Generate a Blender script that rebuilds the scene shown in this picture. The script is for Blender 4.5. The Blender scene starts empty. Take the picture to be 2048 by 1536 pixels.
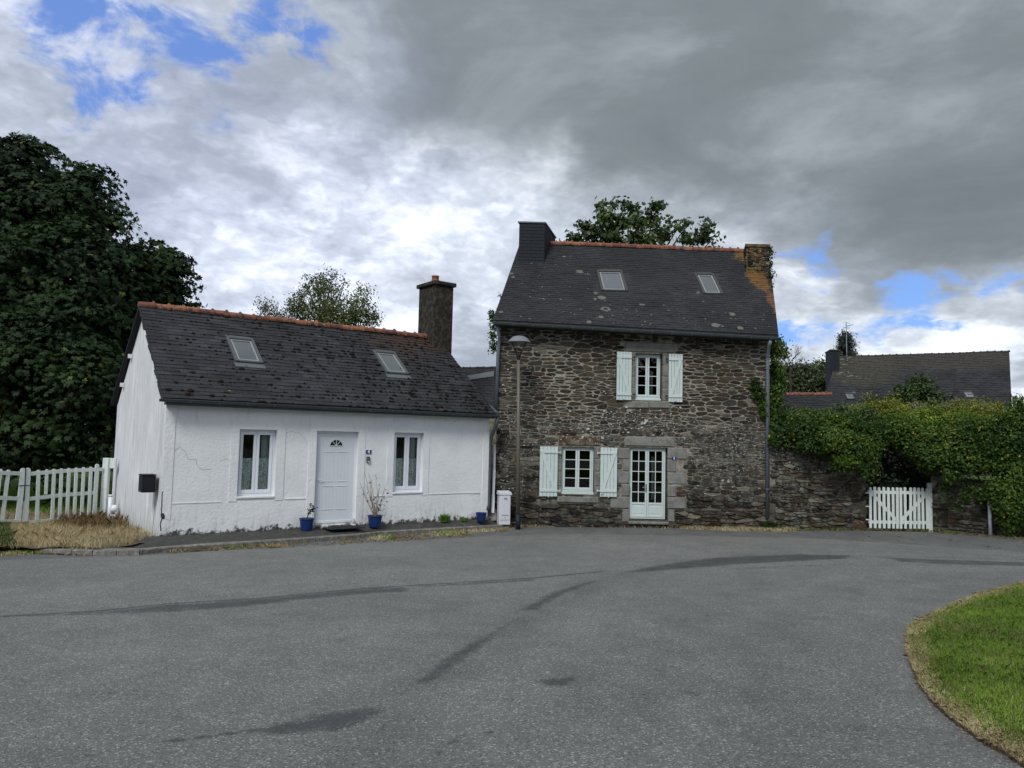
import bpy, math, random
import numpy as np
from mathutils import Vector, Matrix

random.seed(7)
RNG = np.random.default_rng(7)
SC = bpy.context.scene
COL = SC.collection
pi = math.pi

# ------------------------------------------------------------------ camera
FPX = 1490.0
PITCH = math.atan(106 / FPX)
ROLL = 0.024
F_ = Vector((0, math.cos(PITCH), math.sin(PITCH)))
U0 = Vector((0, -math.sin(PITCH), math.cos(PITCH)))
R0 = Vector((1, 0, 0))
R_ = R0 * math.cos(ROLL) + U0 * math.sin(ROLL)
U_ = -R0 * math.sin(ROLL) + U0 * math.cos(ROLL)
EYE = Vector((0, 0, 1.6))
cam_d = bpy.data.cameras.new('camera')
cam = bpy.data.objects.new('camera', cam_d)
COL.objects.link(cam)
cam_d.sensor_width = 36
cam_d.lens = 36 * FPX / 2048
cam_d.clip_start = 0.05
cam_d.clip_end = 3000
M = Matrix((R_, U_, -F_)).transposed().to_4x4()
M.translation = EYE
cam.matrix_world = M
SC.camera = cam

# ------------------------------------------------------------------ light
SUN_EL, SUN_AZ = math.radians(46), math.radians(200)   # azimuth clockwise from +Y
sd = bpy.data.lights.new('sun', 'SUN')
sd.energy = 1.5
sd.angle = math.radians(18)
sd.color = (1.0, 0.985, 0.96)
sun = bpy.data.objects.new('sun', sd)
COL.objects.link(sun)
sv = Vector((math.sin(SUN_AZ) * math.cos(SUN_EL), math.cos(SUN_AZ) * math.cos(SUN_EL), math.sin(SUN_EL)))
sun.rotation_euler = (-sv).to_track_quat('-Z', 'Y').to_euler()

SC.view_settings.view_transform = 'Standard'
SC.view_settings.look = 'None'
SC.view_settings.gamma = 1
SC.view_settings.exposure = 0.72
SC.view_settings.use_curve_mapping = False
SC.render.engine = 'CYCLES'


class NT:
    """small helper to wire shader nodes"""
    def __init__(s, tree):
        s.t = tree
        s.n = tree.nodes
        s.l = tree.links

    def new(s, typ, **kw):
        nd = s.n.new(typ)
        for k, v in kw.items():
            setattr(nd, k, v)
        return nd

    def put(s, sock, val):
        if isinstance(val, bpy.types.NodeSocket):
            s.l.new(val, sock)
        elif isinstance(val, (tuple, list)) and len(val) == 3 and sock.type == 'RGBA':
            sock.default_value = (*val, 1)
        else:
            sock.default_value = val

    def math(s, op, a, b=0.0, clamp=False):
        nd = s.new('ShaderNodeMath', operation=op, use_clamp=clamp)
        s.put(nd.inputs[0], a)
        s.put(nd.inputs[1], b)
        return nd.outputs[0]

    def vmath(s, op, a, b=(0, 0, 0)):
        nd = s.new('ShaderNodeVectorMath', operation=op)
        s.put(nd.inputs[0], a)
        s.put(nd.inputs[1], b)
        return nd.outputs[1] if op in ('DISTANCE', 'LENGTH', 'DOT_PRODUCT') else nd.outputs[0]

    def mix(s, fac, a, b, mode='MIX'):
        nd = s.new('ShaderNodeMix', data_type='RGBA', blend_type=mode)
        s.put(nd.inputs[0], fac)
        s.put(nd.inputs[6], a)
        s.put(nd.inputs[7], b)
        return nd.outputs[2]

    def range(s, v, a, b, c=0.0, d=1.0, smooth=True):
        nd = s.new('ShaderNodeMapRange', interpolation_type='SMOOTHSTEP' if smooth else 'LINEAR')
        s.put(nd.inputs[0], v)
        for i, q in enumerate((a, b, c, d)):
            s.put(nd.inputs[i + 1], q)
        return nd.outputs[0]

    def noise(s, vec, scale, detail=4, rough=0.55, dist=0.0, out=0):
        nd = s.new('ShaderNodeTexNoise')
        s.put(nd.inputs['Vector'], vec)
        nd.inputs['Scale'].default_value = scale
        nd.inputs['Detail'].default_value = detail
        nd.inputs['Roughness'].default_value = rough
        nd.inputs['Distortion'].default_value = dist
        return nd.outputs[out]

    def voro(s, vec, scale, feature='F1', out=0):
        nd = s.new('ShaderNodeTexVoronoi', feature=feature)
        s.put(nd.inputs['Vector'], vec)
        nd.inputs['Scale'].default_value = scale
        return nd.outputs[out]

    def ramp(s, fac, stops, interp='LINEAR'):
        nd = s.new('ShaderNodeValToRGB')
        nd.color_ramp.interpolation = interp
        el = nd.color_ramp.elements
        while len(el) < len(stops):
            el.new(0.5)
        for e, (p, c) in zip(el, stops):
            e.position = p
            e.color = (*c, 1) if len(c) == 3 else c
        s.put(nd.inputs[0], fac)
        return nd.outputs[0]

    def scale(s, vec, v):
        return s.vmath('MULTIPLY', vec, v)

    def bump(s, h, strength=0.5, dist=0.02, normal=None):
        nd = s.new('ShaderNodeBump')
        nd.inputs['Strength'].default_value = strength
        nd.inputs['Distance'].default_value = dist
        s.put(nd.inputs['Height'], h)
        if normal is not None:
            s.put(nd.inputs['Normal'], normal)
        return nd.outputs[0]


# ------------------------------------------------------------------ sky
world = bpy.data.worlds.new('World')
SC.world = world
world.use_nodes = True
wt = NT(world.node_tree)
wt.n.clear()
wo = wt.new('ShaderNodeOutputWorld')
bg = wt.new('ShaderNodeBackground')
bg.inputs['Strength'].default_value = 0.10
sky = wt.new('ShaderNodeTexSky', sky_type='NISHITA')
sky.sun_disc = False
sky.sun_elevation = SUN_EL
sky.sun_rotation = SUN_AZ
sky.altitude = 50
sky.air_density = 1.0
sky.dust_density = 0.6
D = wt.new('ShaderNodeTexCoord').outputs['Generated']
sep = wt.new('ShaderNodeSeparateXYZ')
wt.put(sep.inputs[0], D)
zc = wt.math('ADD', wt.math('MAXIMUM', sep.outputs[2], 0.0), 0.22)
cp = wt.new('ShaderNodeCombineXYZ')
wt.put(cp.inputs[0], wt.math('DIVIDE', sep.outputs[0], zc))
wt.put(cp.inputs[1], wt.math('DIVIDE', sep.outputs[1], zc))
P2 = cp.outputs[0]                      # where the view ray meets the cloud deck


def pdir(px, py):
    v = F_ + R_ * ((px - 1024) / FPX) + U_ * ((768 - py) / FPX)
    return v.normalized()


wob = wt.vmath('SUBTRACT', wt.noise(P2, 1.7, 5, 0.6, 0, 1), (0.5, 0.5, 0.5))
DW = wt.vmath('ADD', D, wt.scale(wob, (0.34, 0.34, 0.22)))     # ragged edges for the large cloud masses


def blob(px, py, r0, r1, an=(1, 1, 1), vec=None):
    c = pdir(px, py)
    c = Vector((c.x * an[0], c.y * an[1], c.z * an[2]))
    d = wt.vmath('DISTANCE', wt.scale(vec or DW, an), tuple(c))
    return wt.range(d, r0, r1, 1.0, 0.0)


def vmax(*a):
    r = a[0]
    for b in a[1:]:
        r = wt.math('MAXIMUM', r, b)
    return r


n_big = wt.noise(P2, 0.9, 6, 0.55, 0.3)
n_mid = wt.noise(P2, 2.2, 6, 0.58, 0.5)
n_soft = wt.noise(wt.scale(DW, (1, 1, 2.0)), 2.7, 7, 0.56, 0.35)
n_fine = wt.noise(wt.scale(D, (1, 1, 1.7)), 9.0, 7, 0.60, 0.3)
# dark cloud mass, upper right
mul = lambda k, v: wt.math('MULTIPLY', v, k)
dark = vmax(blob(1900, 80, 0.20, 0.36), blob(1450, 40, 0.18, 0.34), mul(0.95, blob(1060, -20, 0.12, 0.30)), blob(1700, 300, 0.06, 0.18), blob(2060, 310, 0.08, 0.19),
            mul(0.95, blob(1010, 200, 0.02, 0.14)), blob(1440, 250, 0.06, 0.20), mul(0.55, blob(640, -60, 0.05, 0.24)), mul(0.55, blob(1580, 420, 0.02, 0.09, (1, 1, 1.6))),
            mul(0.4, blob(1950, 450, 0.03, 0.12, (1, 1, 1.8))), blob(1700, -600, 0.35, 0.6), mul(0.38, blob(60, 220, 0.02, 0.13)), mul(0.25, blob(520, 290, 0.02, 0.13, (1, 1, 1.6))), mul(0.25, blob(900, 560, 0.0, 0.10, (1, 1, 2))))
rest = wt.range(n_big, 0.42, 0.62)
behind = wt.range(sep.outputs[1], 0.2, -0.2)
dark = vmax(dark, wt.math('MULTIPLY', rest, wt.math('MULTIPLY', behind, 0.45)))
dark = wt.math('ADD', dark, wt.math('ADD', mul(0.45, wt.math('SUBTRACT', n_mid, 0.5)), mul(0.55, wt.math('SUBTRACT', n_soft, 0.54))), True)
def billow(scale_v, sc, warp):
    nd = wt.new('ShaderNodeTexVoronoi', feature='F1')
    w = wt.vmath('SUBTRACT', wt.noise(wt.scale(D, scale_v), sc * 1.3, 3, 0.6, 0, 1), (0.5, 0.5, 0.5))
    wt.put(nd.inputs['Vector'], wt.vmath('ADD', wt.scale(D, scale_v), wt.scale(w, (warp, warp, warp))))
    nd.inputs['Scale'].default_value = sc
    nd.inputs['Detail'].default_value = 3
    nd.inputs['Roughness'].default_value = 0.55
    nd.normalize = True
    return nd.outputs[0]


bil = wt.range(billow((1, 1, 1.9), 6.5, 0.30), 0.12, 0.55, 1.0, 0.0, False)
bil2 = wt.range(billow((1, 1, 1.5), 13.0, 0.14), 0.12, 0.55, 1.0, 0.0, False)
lv = wt.math('ADD', wt.math('ADD', mul(0.66, n_soft), mul(0.12, n_fine)), wt.math('ADD', mul(0.16, bil), mul(0.07, bil2)))
hi = vmax(mul(1.2, blob(870, 500, 0.02, 0.36, (1, 1, 1.5))), mul(1.25, blob(1850, 640, 0.10, 0.26, (1, 1, 1.9))), mul(0.5, blob(300, 400, 0.02, 0.2)),
          mul(1.0, blob(1380, 560, 0.02, 0.22, (1, 1, 2.0))), mul(1.0, blob(1130, 320, 0.0, 0.12)), mul(0.6, behind))
lv = wt.math('ADD', wt.math('MULTIPLY', wt.math('SUBTRACT', lv, 0.5), 1.15), wt.math('ADD', mul(0.085, hi), 0.425))
light_v = wt.ramp(lv, [(0.36, (0.255, 0.285, 0.335)), (0.45, (0.33, 0.365, 0.42)), (0.53, (0.47, 0.51, 0.57)), (0.61, (0.70, 0.735, 0.785)), (0.72, (0.93, 0.945, 0.965))])
light_v = wt.mix(wt.math('MULTIPLY', blob(250, 150, 0.1, 0.75), 0.55), light_v, wt.scale(light_v, (0.97, 0.97, 1.12)))
dark_v = wt.ramp(wt.math('ADD', wt.math('MULTIPLY', n_mid, 0.7), wt.math('MULTIPLY', n_soft, 0.3)),
                 [(0.36, (0.105, 0.123, 0.132)), (0.50, (0.148, 0.171, 0.185)), (0.62, (0.235, 0.262, 0.288))])
cl = wt.mix(dark, light_v, dark_v)
# blue openings
hole = vmax(mul(0.8, blob(310, 45, 0.0, 0.12, (1, 1, 0.9))), mul(0.95, blob(395, 110, 0.0, 0.09)), wt.math('MULTIPLY', blob(180, 160, 0.0, 0.11), 0.85), wt.math('MULTIPLY', blob(480, 120, 0.0, 0.14), 0.55),
            blob(1620, 500, 0.0, 0.10, (1, 1, 1.5)), blob(1690, 530, 0.0, 0.10, (1, 1, 1.3)), blob(1810, 565, 0.0, 0.085, (1, 1, 1.4)), blob(1640, 665, 0.02, 0.12, (1, 1, 2.0)), blob(1590, 560, 0, .06),
            blob(1740, 692, 0.0, 0.09, (1, 1, 3)), wt.math('MULTIPLY', blob(1950, 605, 0, .06), .8), blob(978, 668, 0.0, 0.045), blob(-700, 250, 0.05, .3),
            wt.math('MULTIPLY', behind, wt.range(n_big, 0.46, 0.36)))
hole = wt.math('ADD', hole, wt.math('MULTIPLY', wt.range(hole, 0.0, 0.25), wt.math('ADD', mul(5.5, wt.math('SUBTRACT', n_fine, 0.5)), mul(2.6, wt.math('SUBTRACT', n_soft, 0.5)))))
hole = wt.math('MULTIPLY', wt.range(hole, 0.32, 1.25), 0.97)
skyc = wt.mix(0.65, wt.scale(sky.outputs[0], (0.10, 0.10, 0.10)), (0.085, 0.185, 0.53))
low = wt.range(sep.outputs[2], 0.30, 0.10)
skyc = wt.mix(wt.math('MULTIPLY', low, 0.6), skyc, (0.15, 0.33, 0.72))
cl = wt.mix(hole, cl, skyc)
wt.put(bg.inputs['Color'], wt.scale(cl, (9.3, 9.35, 9.4)))
wt.l.new(bg.outputs[0], wo.inputs[0])
world.cycles.sampling_method = 'MANUAL'
world.cycles.sample_map_resolution = 512


# ------------------------------------------------------------------ survey helpers
def at(px, py, Y):
    """photo pixel -> point of the place at distance Y"""
    v = F_ + R_ * ((px - 1024) / FPX) + U_ * ((768 - py) / FPX)
    return EYE + v * (Y / v.y)


def gz(x, y):
    """height of the ground"""
    return 0.015 * min(max(x, -10.0), 7.5) - 0.042 * min(max(y, -8.0), 20.6)


def onG(px, py, dz=0.0):
    v = F_ + R_ * ((px - 1024) / FPX) + U_ * ((768 - py) / FPX)
    t = 3.0
    for _ in range(60):
        p = EYE + v * t
        t += ((p.z - gz(p.x, p.y) - dz) / -v.z) * 0.7
    p = EYE + v * t
    return p


# ------------------------------------------------------------------ tagging
def tag(o, label=None, cat=None, group=None, kind=None):
    if label: o['label'] = label
    if cat: o['category'] = cat
    if group: o['group'] = group
    if kind: o['kind'] = kind
    return o


def thing(name, loc=(0, 0, 0), rz=0.0, label=None, cat=None, group=None):
    o = bpy.data.objects.new(name, None)
    o.empty_display_size = 0.2
    COL.objects.link(o)
    o.location = loc
    o.rotation_euler = (0, 0, rz)
    return tag(o, label, cat, group)


class MB:
    """collects faces, then links them as one mesh object"""
    def __init__(s):
        s.v = []
        s.f = []
        s.t = []

    def add(s, vs, fs, tint=0.5):
        b = len(s.v)
        s.v.extend([tuple(q) for q in vs])
        s.f.extend([tuple(i + b for i in f) for f in fs])
        s.t.extend([tint] * len(fs))
        return s

    def quad(s, a, b, c, d, tint=0.5):
        return s.add([a, b, c, d], [(0, 1, 2, 3)], tint)

    def box(s, x0, x1, y0, y1, z0, z1, tint=0.5, ch=0.0):
        if ch <= 0:
            vs = [(x, y, z) for x in (x0, x1) for y in (y0, y1) for z in (z0, z1)]
            fs = [(0, 1, 3, 2), (4, 6, 7, 5), (0, 4, 5, 1), (2, 3, 7, 6), (0, 2, 6, 4), (1, 5, 7, 3)]
            return s.add(vs, fs, tint)
        vs = []
        idx = {}
        for i, x in enumerate((x0, x1)):
            for j, y in enumerate((y0, y1)):
                for k, z in enumerate((z0, z1)):
                    sx, sy, sz = (1 - 2 * i) * ch, (1 - 2 * j) * ch, (1 - 2 * k) * ch
                    idx[i, j, k] = len(vs)
                    vs += [(x, y + sy, z + sz), (x + sx, y, z + sz), (x + sx, y + sy, z)]
        I = lambda i, j, k, a: idx[i, j, k] + a
        fs = [(I(0, 0, 0, 0), I(0, 0, 1, 0), I(0, 1, 1, 0), I(0, 1, 0, 0)), (I(1, 0, 0, 0), I(1, 1, 0, 0), I(1, 1, 1, 0), I(1, 0, 1, 0)),
              (I(0, 0, 0, 1), I(1, 0, 0, 1), I(1, 0, 1, 1), I(0, 0, 1, 1)), (I(0, 1, 0, 1), I(0, 1, 1, 1), I(1, 1, 1, 1), I(1, 1, 0, 1)),
              (I(0, 0, 0, 2), I(0, 1, 0, 2), I(1, 1, 0, 2), I(1, 0, 0, 2)), (I(0, 0, 1, 2), I(1, 0, 1, 2), I(1, 1, 1, 2), I(0, 1, 1, 2))]
        for a in (0, 1):
            for b in (0, 1):
                fs.append((I(a, b, 0, 0), I(a, b, 1, 0), I(a, b, 1, 1), I(a, b, 0, 1)))
                fs.append((I(a, 0, b, 0), I(a, 1, b, 0), I(a, 1, b, 2), I(a, 0, b, 2)))
                fs.append((I(0, a, b, 1), I(1, a, b, 1), I(1, a, b, 2), I(0, a, b, 2)))
                for c in (0, 1):
                    fs.append((I(a, b, c, 0), I(a, b, c, 1), I(a, b, c, 2)))
        return s.add(vs, fs, tint)

    def obox(s, p, q, w, t, up=(0, 0, 1), tint=0.5):
        """bar from p to q, w wide, t thick (t along up x dir)"""
        p, q = Vector(p), Vector(q)
        d = (q - p).normalized()
        a = d.cross(Vector(up))
        if a.length < 1e-4:
            a = d.cross(Vector((0, 1, 0)))
        a.normalize()
        b = a.cross(d)
        vs = []
        for e in (p, q):
            for i, j in ((-1, -1), (1, -1), (1, 1), (-1, 1)):
                vs.append(e + a * (i * w / 2) + b * (j * t / 2))
        return s.add(vs, [(3, 2, 1, 0), (4, 5, 6, 7), (0, 1, 5, 4), (1, 2, 6, 5), (2, 3, 7, 6), (3, 0, 4, 7)], tint)

    def tube(s, path, radii, seg=10, tint=0.5, caps=True):
        path = [Vector(p) for p in path]
        if not isinstance(radii, (list, tuple)):
            radii = [radii] * len(path)
        vs, fs = [], []
        prev = None
        for i, p in enumerate(path):
            d = (path[min(i + 1, len(path) - 1)] - path[max(i - 1, 0)]).normalized()
            a = prev - d * prev.dot(d) if prev is not None else d.cross(Vector((0.31, 0.2, 0.93)))
            if a.length < 1e-3:
                a = d.cross(Vector((1, 0, 0)))
            a.normalize()
            prev = a
            b = d.cross(a)
            for k in range(seg):
                t = 2 * pi * k / seg
                vs.append(p + (a * math.cos(t) + b * math.sin(t)) * radii[i])
        for i in range(len(path) - 1):
            for k in range(seg):
                k2 = (k + 1) % seg
                fs.append((i * seg + k, i * seg + k2, (i + 1) * seg + k2, (i + 1) * seg + k))
        if caps:
            fs.append(tuple(range(seg - 1, -1, -1)))
            fs.append(tuple((len(path) - 1) * seg + k for k in range(seg)))
        return s.add(vs, fs, tint)

    def lathe(s, prof, c=(0, 0, 0), seg=20, tint=0.5):
        vs, fs = [], []
        for r, z in prof:
            for k in range(seg):
                t = 2 * pi * k / seg
                vs.append((c[0] + r * math.cos(t), c[1] + r * math.sin(t), c[2] + z))
        for i in range(len(prof) - 1):
            for k in range(seg):
                k2 = (k + 1) % seg
                fs.append((i * seg + k, i * seg + k2, (i + 1) * seg + k2, (i + 1) * seg + k))
        return s.add(vs, fs, tint)

    def prism(s, poly, y0, y1, tint=0.5):
        """polygon in (x,z), thickness from y0 to y1"""
        n = len(poly)
        vs = [(x, y0, z) for x, z in poly] + [(x, y1, z) for x, z in poly]
        fs = [tuple(range(n)), tuple(range(2 * n - 1, n - 1, -1))]
        fs += [(i, i + n, (i + 1) % n + n, (i + 1) % n) for i in range(n)]
        return s.add(vs, fs, tint)

    def mesh(s, name, m=None, smooth=False):
        me = bpy.data.meshes.new(name)
        me.from_pydata(s.v, [], s.f)
        at_ = me.attributes.new('tint', 'FLOAT', 'FACE')
        at_.data.foreach_set('value', s.t)
        if m: me.materials.append(m)
        if smooth:
            me.polygons.foreach_set('use_smooth', [True] * len(me.polygons))
        me.update()
        return me

    def build(s, name, m, parent=None, loc=None, smooth=False, kind=None, bevel=0):
        o = bpy.data.objects.new(name, s.mesh(name, m, smooth))
        COL.objects.link(o)
        if parent: o.parent = parent
        if loc: o.location = loc
        if kind: o['kind'] = kind
        if bevel:
            b = o.modifiers.new('bevel', 'BEVEL')
            b.width = bevel
            b.segments = 2
            b.limit_method = 'ANGLE'
        return o


def np_mesh(name, verts, nper, m, tint=None, parent=None, smooth=False, kind=None):
    """verts (N*nper,3): N separate polygons of nper corners"""
    verts = np.asarray(verts, dtype=np.float32).reshape(-1, 3)
    n = len(verts) // nper
    me = bpy.data.meshes.new(name)
    me.vertices.add(len(verts))
    me.vertices.foreach_set('co', verts.ravel())
    me.loops.add(len(verts))
    me.loops.foreach_set('vertex_index', np.arange(len(verts), dtype=np.int32))
    me.polygons.add(n)
    me.polygons.foreach_set('loop_start', np.arange(0, len(verts), nper, dtype=np.int32))
    me.polygons.foreach_set('loop_total', np.full(n, nper, dtype=np.int32))
    if tint is not None:
        a = me.attributes.new('tint', 'FLOAT', 'FACE')
        a.data.foreach_set('value', np.asarray(tint, dtype=np.float32))
    me.materials.append(m)
    me.update(calc_edges=True)
    o = bpy.data.objects.new(name, me)
    COL.objects.link(o)
    if parent: o.parent = parent
    if kind: o['kind'] = kind
    return o


def put(me, name, parent, mat_local, kind=None):
    o = bpy.data.objects.new(name, me)
    COL.objects.link(o)
    o.parent = parent
    o.matrix_local = mat_local
    return o


# ------------------------------------------------------------------ materials
MATS = {}


def material(name, fn, rough=0.85, spec=0.35, **kw):
    m = bpy.data.materials.new(name)
    m.use_nodes = True
    t = NT(m.node_tree)
    b = t.n['Principled BSDF']
    b.inputs['Roughness'].default_value = rough
    b.inputs['Specular IOR Level'].default_value = spec
    for k, v in kw.items():
        b.inputs[k].default_value = v
    t.obj = t.new('ShaderNodeTexCoord').outputs['Object']
    t.pos = t.new('ShaderNodeNewGeometry').outputs['Position']
    a = t.new('ShaderNodeAttribute', attribute_name='tint')
    oi = t.new('ShaderNodeObjectInfo')
    t.tint = t.math('FRACT', t.math('ADD', a.outputs['Fac'], t.math('MULTIPLY', oi.outputs['Random'], 1.0)))
    t.face = a.outputs['Fac']
    r = fn(t)
    if isinstance(r, tuple) and len(r) >= 2 and not isinstance(r[0], (int, float)):
        t.put(b.inputs['Base Color'], r[0])
        if r[1] is not None: t.put(b.inputs['Normal'], r[1])
        if len(r) > 2: t.put(b.inputs['Roughness'], r[2])
    else:
        t.put(b.inputs['Base Color'], r)
    MATS[name] = m
    return m


def paint(name, col, rough=0.5, dirt=0.15, spec=0.4, scale=6.0, bump=0.15, **kw):
    def fn(t):
        n = t.noise(t.pos, scale, 6, 0.6)
        f = t.noise(t.pos, 60, 3, 0.6)
        dk = tuple(c * 0.45 for c in col)
        c = t.mix(t.math('MULTIPLY', t.range(n, 0.45, 0.8), dirt * 2), col, dk)
        c = t.mix(t.math('MULTIPLY', t.math('SUBTRACT', t.tint, 0.5), 0.12), c, (0, 0, 0))
        return c, t.bump(f, bump, 0.004)
    return material(name, fn, rough, spec, **kw)


def sepxyz(t, v):
    s = t.new('ShaderNodeSeparateXYZ')
    t.put(s.inputs[0], v)
    return s.outputs


def m_render(t):
    """roughcast white facade with mould at its foot"""
    n = t.noise(t.obj, 1.1, 6, 0.6)
    g = t.noise(t.obj, 38, 4, 0.6)
    big = t.noise(t.scale(t.obj, (1, 1, 2)), 9, 5, 0.65)
    c = t.ramp(n, [(0.25, (0.66, 0.685, 0.70)), (0.5, (0.745, 0.765, 0.775)), (0.75, (0.80, 0.815, 0.82))])
    z = sepxyz(t, t.obj)[2]
    foot = t.math('SUBTRACT', t.math('ADD', 0.03, t.math('MULTIPLY', t.math('SUBTRACT', t.noise(t.obj, 5.5, 8, 0.72), 0.42), 0.75)), z)
    c = t.mix(t.range(foot, 0.0, 0.10), c, (0.06, 0.06, 0.055))
    st = t.range(t.noise(t.scale(t.obj, (3, 3, 0.5)), 3, 5, 0.6), 0.56, 0.8)
    c = t.mix(t.math('MULTIPLY', st, 0.28), c, (0.38, 0.36, 0.33))
    gr_ = t.math('MULTIPLY', t.range(t.noise(t.scale(t.obj, (4, 4, 0.7)), 3.0, 6, 0.65), 0.50, 0.70), t.range(z, 0.75, 0.0))
    c = t.mix(t.math('MULTIPLY', gr_, 0.55), c, (0.30, 0.29, 0.25))
    run = t.math('MULTIPLY', t.range(t.noise(t.scale(t.obj, (7, 7, 0.35)), 2.0, 4, 0.6), 0.56, 0.70), t.range(z, 1.9, 2.7))
    c = t.mix(t.math('MULTIPLY', run, 0.35), c, (0.36, 0.36, 0.34))
    pit = t.range(t.noise(t.obj, 24, 3, 0.7), 0.70, 0.76)
    c = t.mix(t.math('MULTIPLY', pit, 0.35), c, (0.3, 0.29, 0.28))
    h = t.math('ADD', t.math('MULTIPLY', g, 0.6), t.math('ADD', t.math('MULTIPLY', t.noise(t.obj, 15, 4, 0.6), 0.8), t.math('MULTIPLY', t.noise(t.obj, 3.0, 3, 0.5), 0.9)))
    return c, t.bump(h, 0.42, 0.03)


def m_gable(t):
    s = t.noise(t.scale(t.obj, (5, 5, 0.35)), 2.2, 7, 0.65)
    n = t.noise(t.obj, 1.3, 5, 0.6)
    c = t.ramp(n, [(0.3, (0.56, 0.58, 0.60)), (0.7, (0.74, 0.755, 0.775))])
    c = t.mix(t.math('MULTIPLY', t.range(s, 0.46, 0.70), t.math('MULTIPLY', t.range(n, 0.35, 0.6), 0.8)), c, (0.33, 0.32, 0.33))
    z = sepxyz(t, t.obj)[2]
    foot = t.math('SUBTRACT', t.math('ADD', 0.35, t.math('MULTIPLY', t.math('SUBTRACT', s, 0.5), 2.4)), z)
    c = t.mix(t.math('MULTIPLY', t.range(foot, 0.0, 0.7), 0.7), c, (0.20, 0.195, 0.13))
    return c, t.bump(t.noise(t.obj, 9, 6, 0.6), 0.35, 0.02)


def m_slate(rust=None, mossy=0.0, var=1.0, gain=1.0):
    def fn(t):
        v = t.ramp(t.math('ADD', 0.42 * (1 - var), t.math('MULTIPLY', t.tint, var)), [(0.0, (0.013, 0.014, 0.016)), (0.35, (0.020, 0.021, 0.024)), (0.7, (0.027, 0.028, 0.032)), (0.93, (0.042, 0.043, 0.048)), (1.0, (0.070, 0.072, 0.075))])
        n = t.noise(t.pos, 0.75, 5, 0.6, 0.5)
        v = t.mix(t.range(n, 0.35, 0.7), t.scale(v, (0.78 * gain, 0.78 * gain, 0.78 * gain)), t.scale(v, (1.2 * gain, 1.2 * gain, 1.18 * gain)))
        sp = t.range(t.noise(t.pos, 13, 5, 0.75), 0.635, 0.70)
        v = t.mix(t.math('MULTIPLY', sp, 0.55), v, (0.20, 0.20, 0.18))
        sp2 = t.range(t.noise(t.scale(t.pos, (1, 1, 1)), 34, 2, 0.5), 0.70, 0.74)
        v = t.mix(t.math('MULTIPLY', sp2, 0.5), v, (0.30, 0.30, 0.27))
        if mossy:
            mo = t.range(t.noise(t.pos, 6, 6, 0.7), 0.58, 0.68)
            v = t.mix(t.math('MULTIPLY', mo, mossy), v, (0.030, 0.022, 0.018))
        if rust:
            for (c, an, r, amt, colr) in rust:
                w = t.vmath('ADD', t.pos, t.scale(t.vmath('SUBTRACT', t.noise(t.pos, 2.6, 6, 0.7, 0, 1), (0.5, 0.5, 0.5)), (1.1, 1.1, 1.1)))
                d = t.vmath('DISTANCE', t.scale(w, an), tuple(c[i] * an[i] for i in range(3)))
                f = t.math('MULTIPLY', t.range(d, r * 0.55, r, 1, 0), t.range(t.noise(t.pos, 9, 5, 0.7), 0.36, 0.5))
                v = t.mix(t.math('MULTIPLY', f, amt), v, colr)
        return v, t.bump(t.noise(t.pos, 55, 4, 0.6), 0.35, 0.01)
    return fn


def m_stone(t, orange=0.0, gain=1.0):
    v = t.ramp(t.tint, [(0.0, (0.014, 0.012, 0.010)), (0.2, (0.030, 0.021, 0.015)), (0.40, (0.046, 0.036, 0.026)), (0.55, (0.040, 0.040, 0.036)),
                        (0.70, (0.072, 0.060, 0.043)), (0.82, (0.038, 0.029, 0.021)), (0.88, (0.058, 0.032, 0.018)), (0.93, (0.085, 0.074, 0.055)), (1.0, (0.17, 0.155, 0.12))])
    n = t.noise(t.scale(t.pos, (1, 1, 2.2)), 9, 8, 0.68)
    v = t.mix(t.range(n, 0.3, 0.7), t.scale(v, (0.62, 0.60, 0.58)), t.scale(v, (1.35, 1.33, 1.3)))
    z = sepxyz(t, t.pos)[2]
    # pale lichen, thickest in the middle band and towards the left corner
    mid = t.math('MULTIPLY', t.range(z, 0.3, 1.1), t.range(z, 2.9, 1.9))
    lich = t.noise(t.pos, 15, 6, 0.72)
    big = t.noise(t.pos, 1.1, 4, 0.6)
    amt = t.math('ADD', t.math('MULTIPLY', mid, 0.08), t.math('MULTIPLY', t.math('SUBTRACT', big, 0.5), 0.22))
    sp = t.range(t.math('ADD', lich, amt), 0.65, 0.70)
    v = t.mix(t.math('MULTIPLY', sp, 0.9), v, (0.40, 0.395, 0.36))
    v = t.mix(t.math('MULTIPLY', t.range(t.noise(t.pos, 38, 4, 0.7), 0.62, 0.72), 0.45), v, (0.20, 0.19, 0.165))
    gr = t.range(t.math('ADD', t.noise(t.pos, 5, 7, 0.7), t.math('MULTIPLY', mid, 0.05)), 0.48, 0.66)
    low_ = t.range(z, 2.4, 0.9)
    v = t.mix(t.math('MULTIPLY', gr, t.math('ADD', 0.10, t.math('MULTIPLY', low_, 0.6))), v, (0.165, 0.162, 0.128))
    if orange:
        v = t.mix(t.math('MULTIPLY', t.range(t.noise(t.pos, 5, 6, 0.7), 0.45, 0.6), orange), v, (0.22, 0.13, 0.035))
    v = t.scale(v, (1.0 * gain, 1.05 * gain, 1.09 * gain))
    h = t.math('ADD', t.noise(t.scale(t.pos, (1, 1, 2.5)), 22, 6, 0.7), t.math('MULTIPLY', lich, 0.4))
    return v, t.bump(h, 0.9, 0.03)


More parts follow.
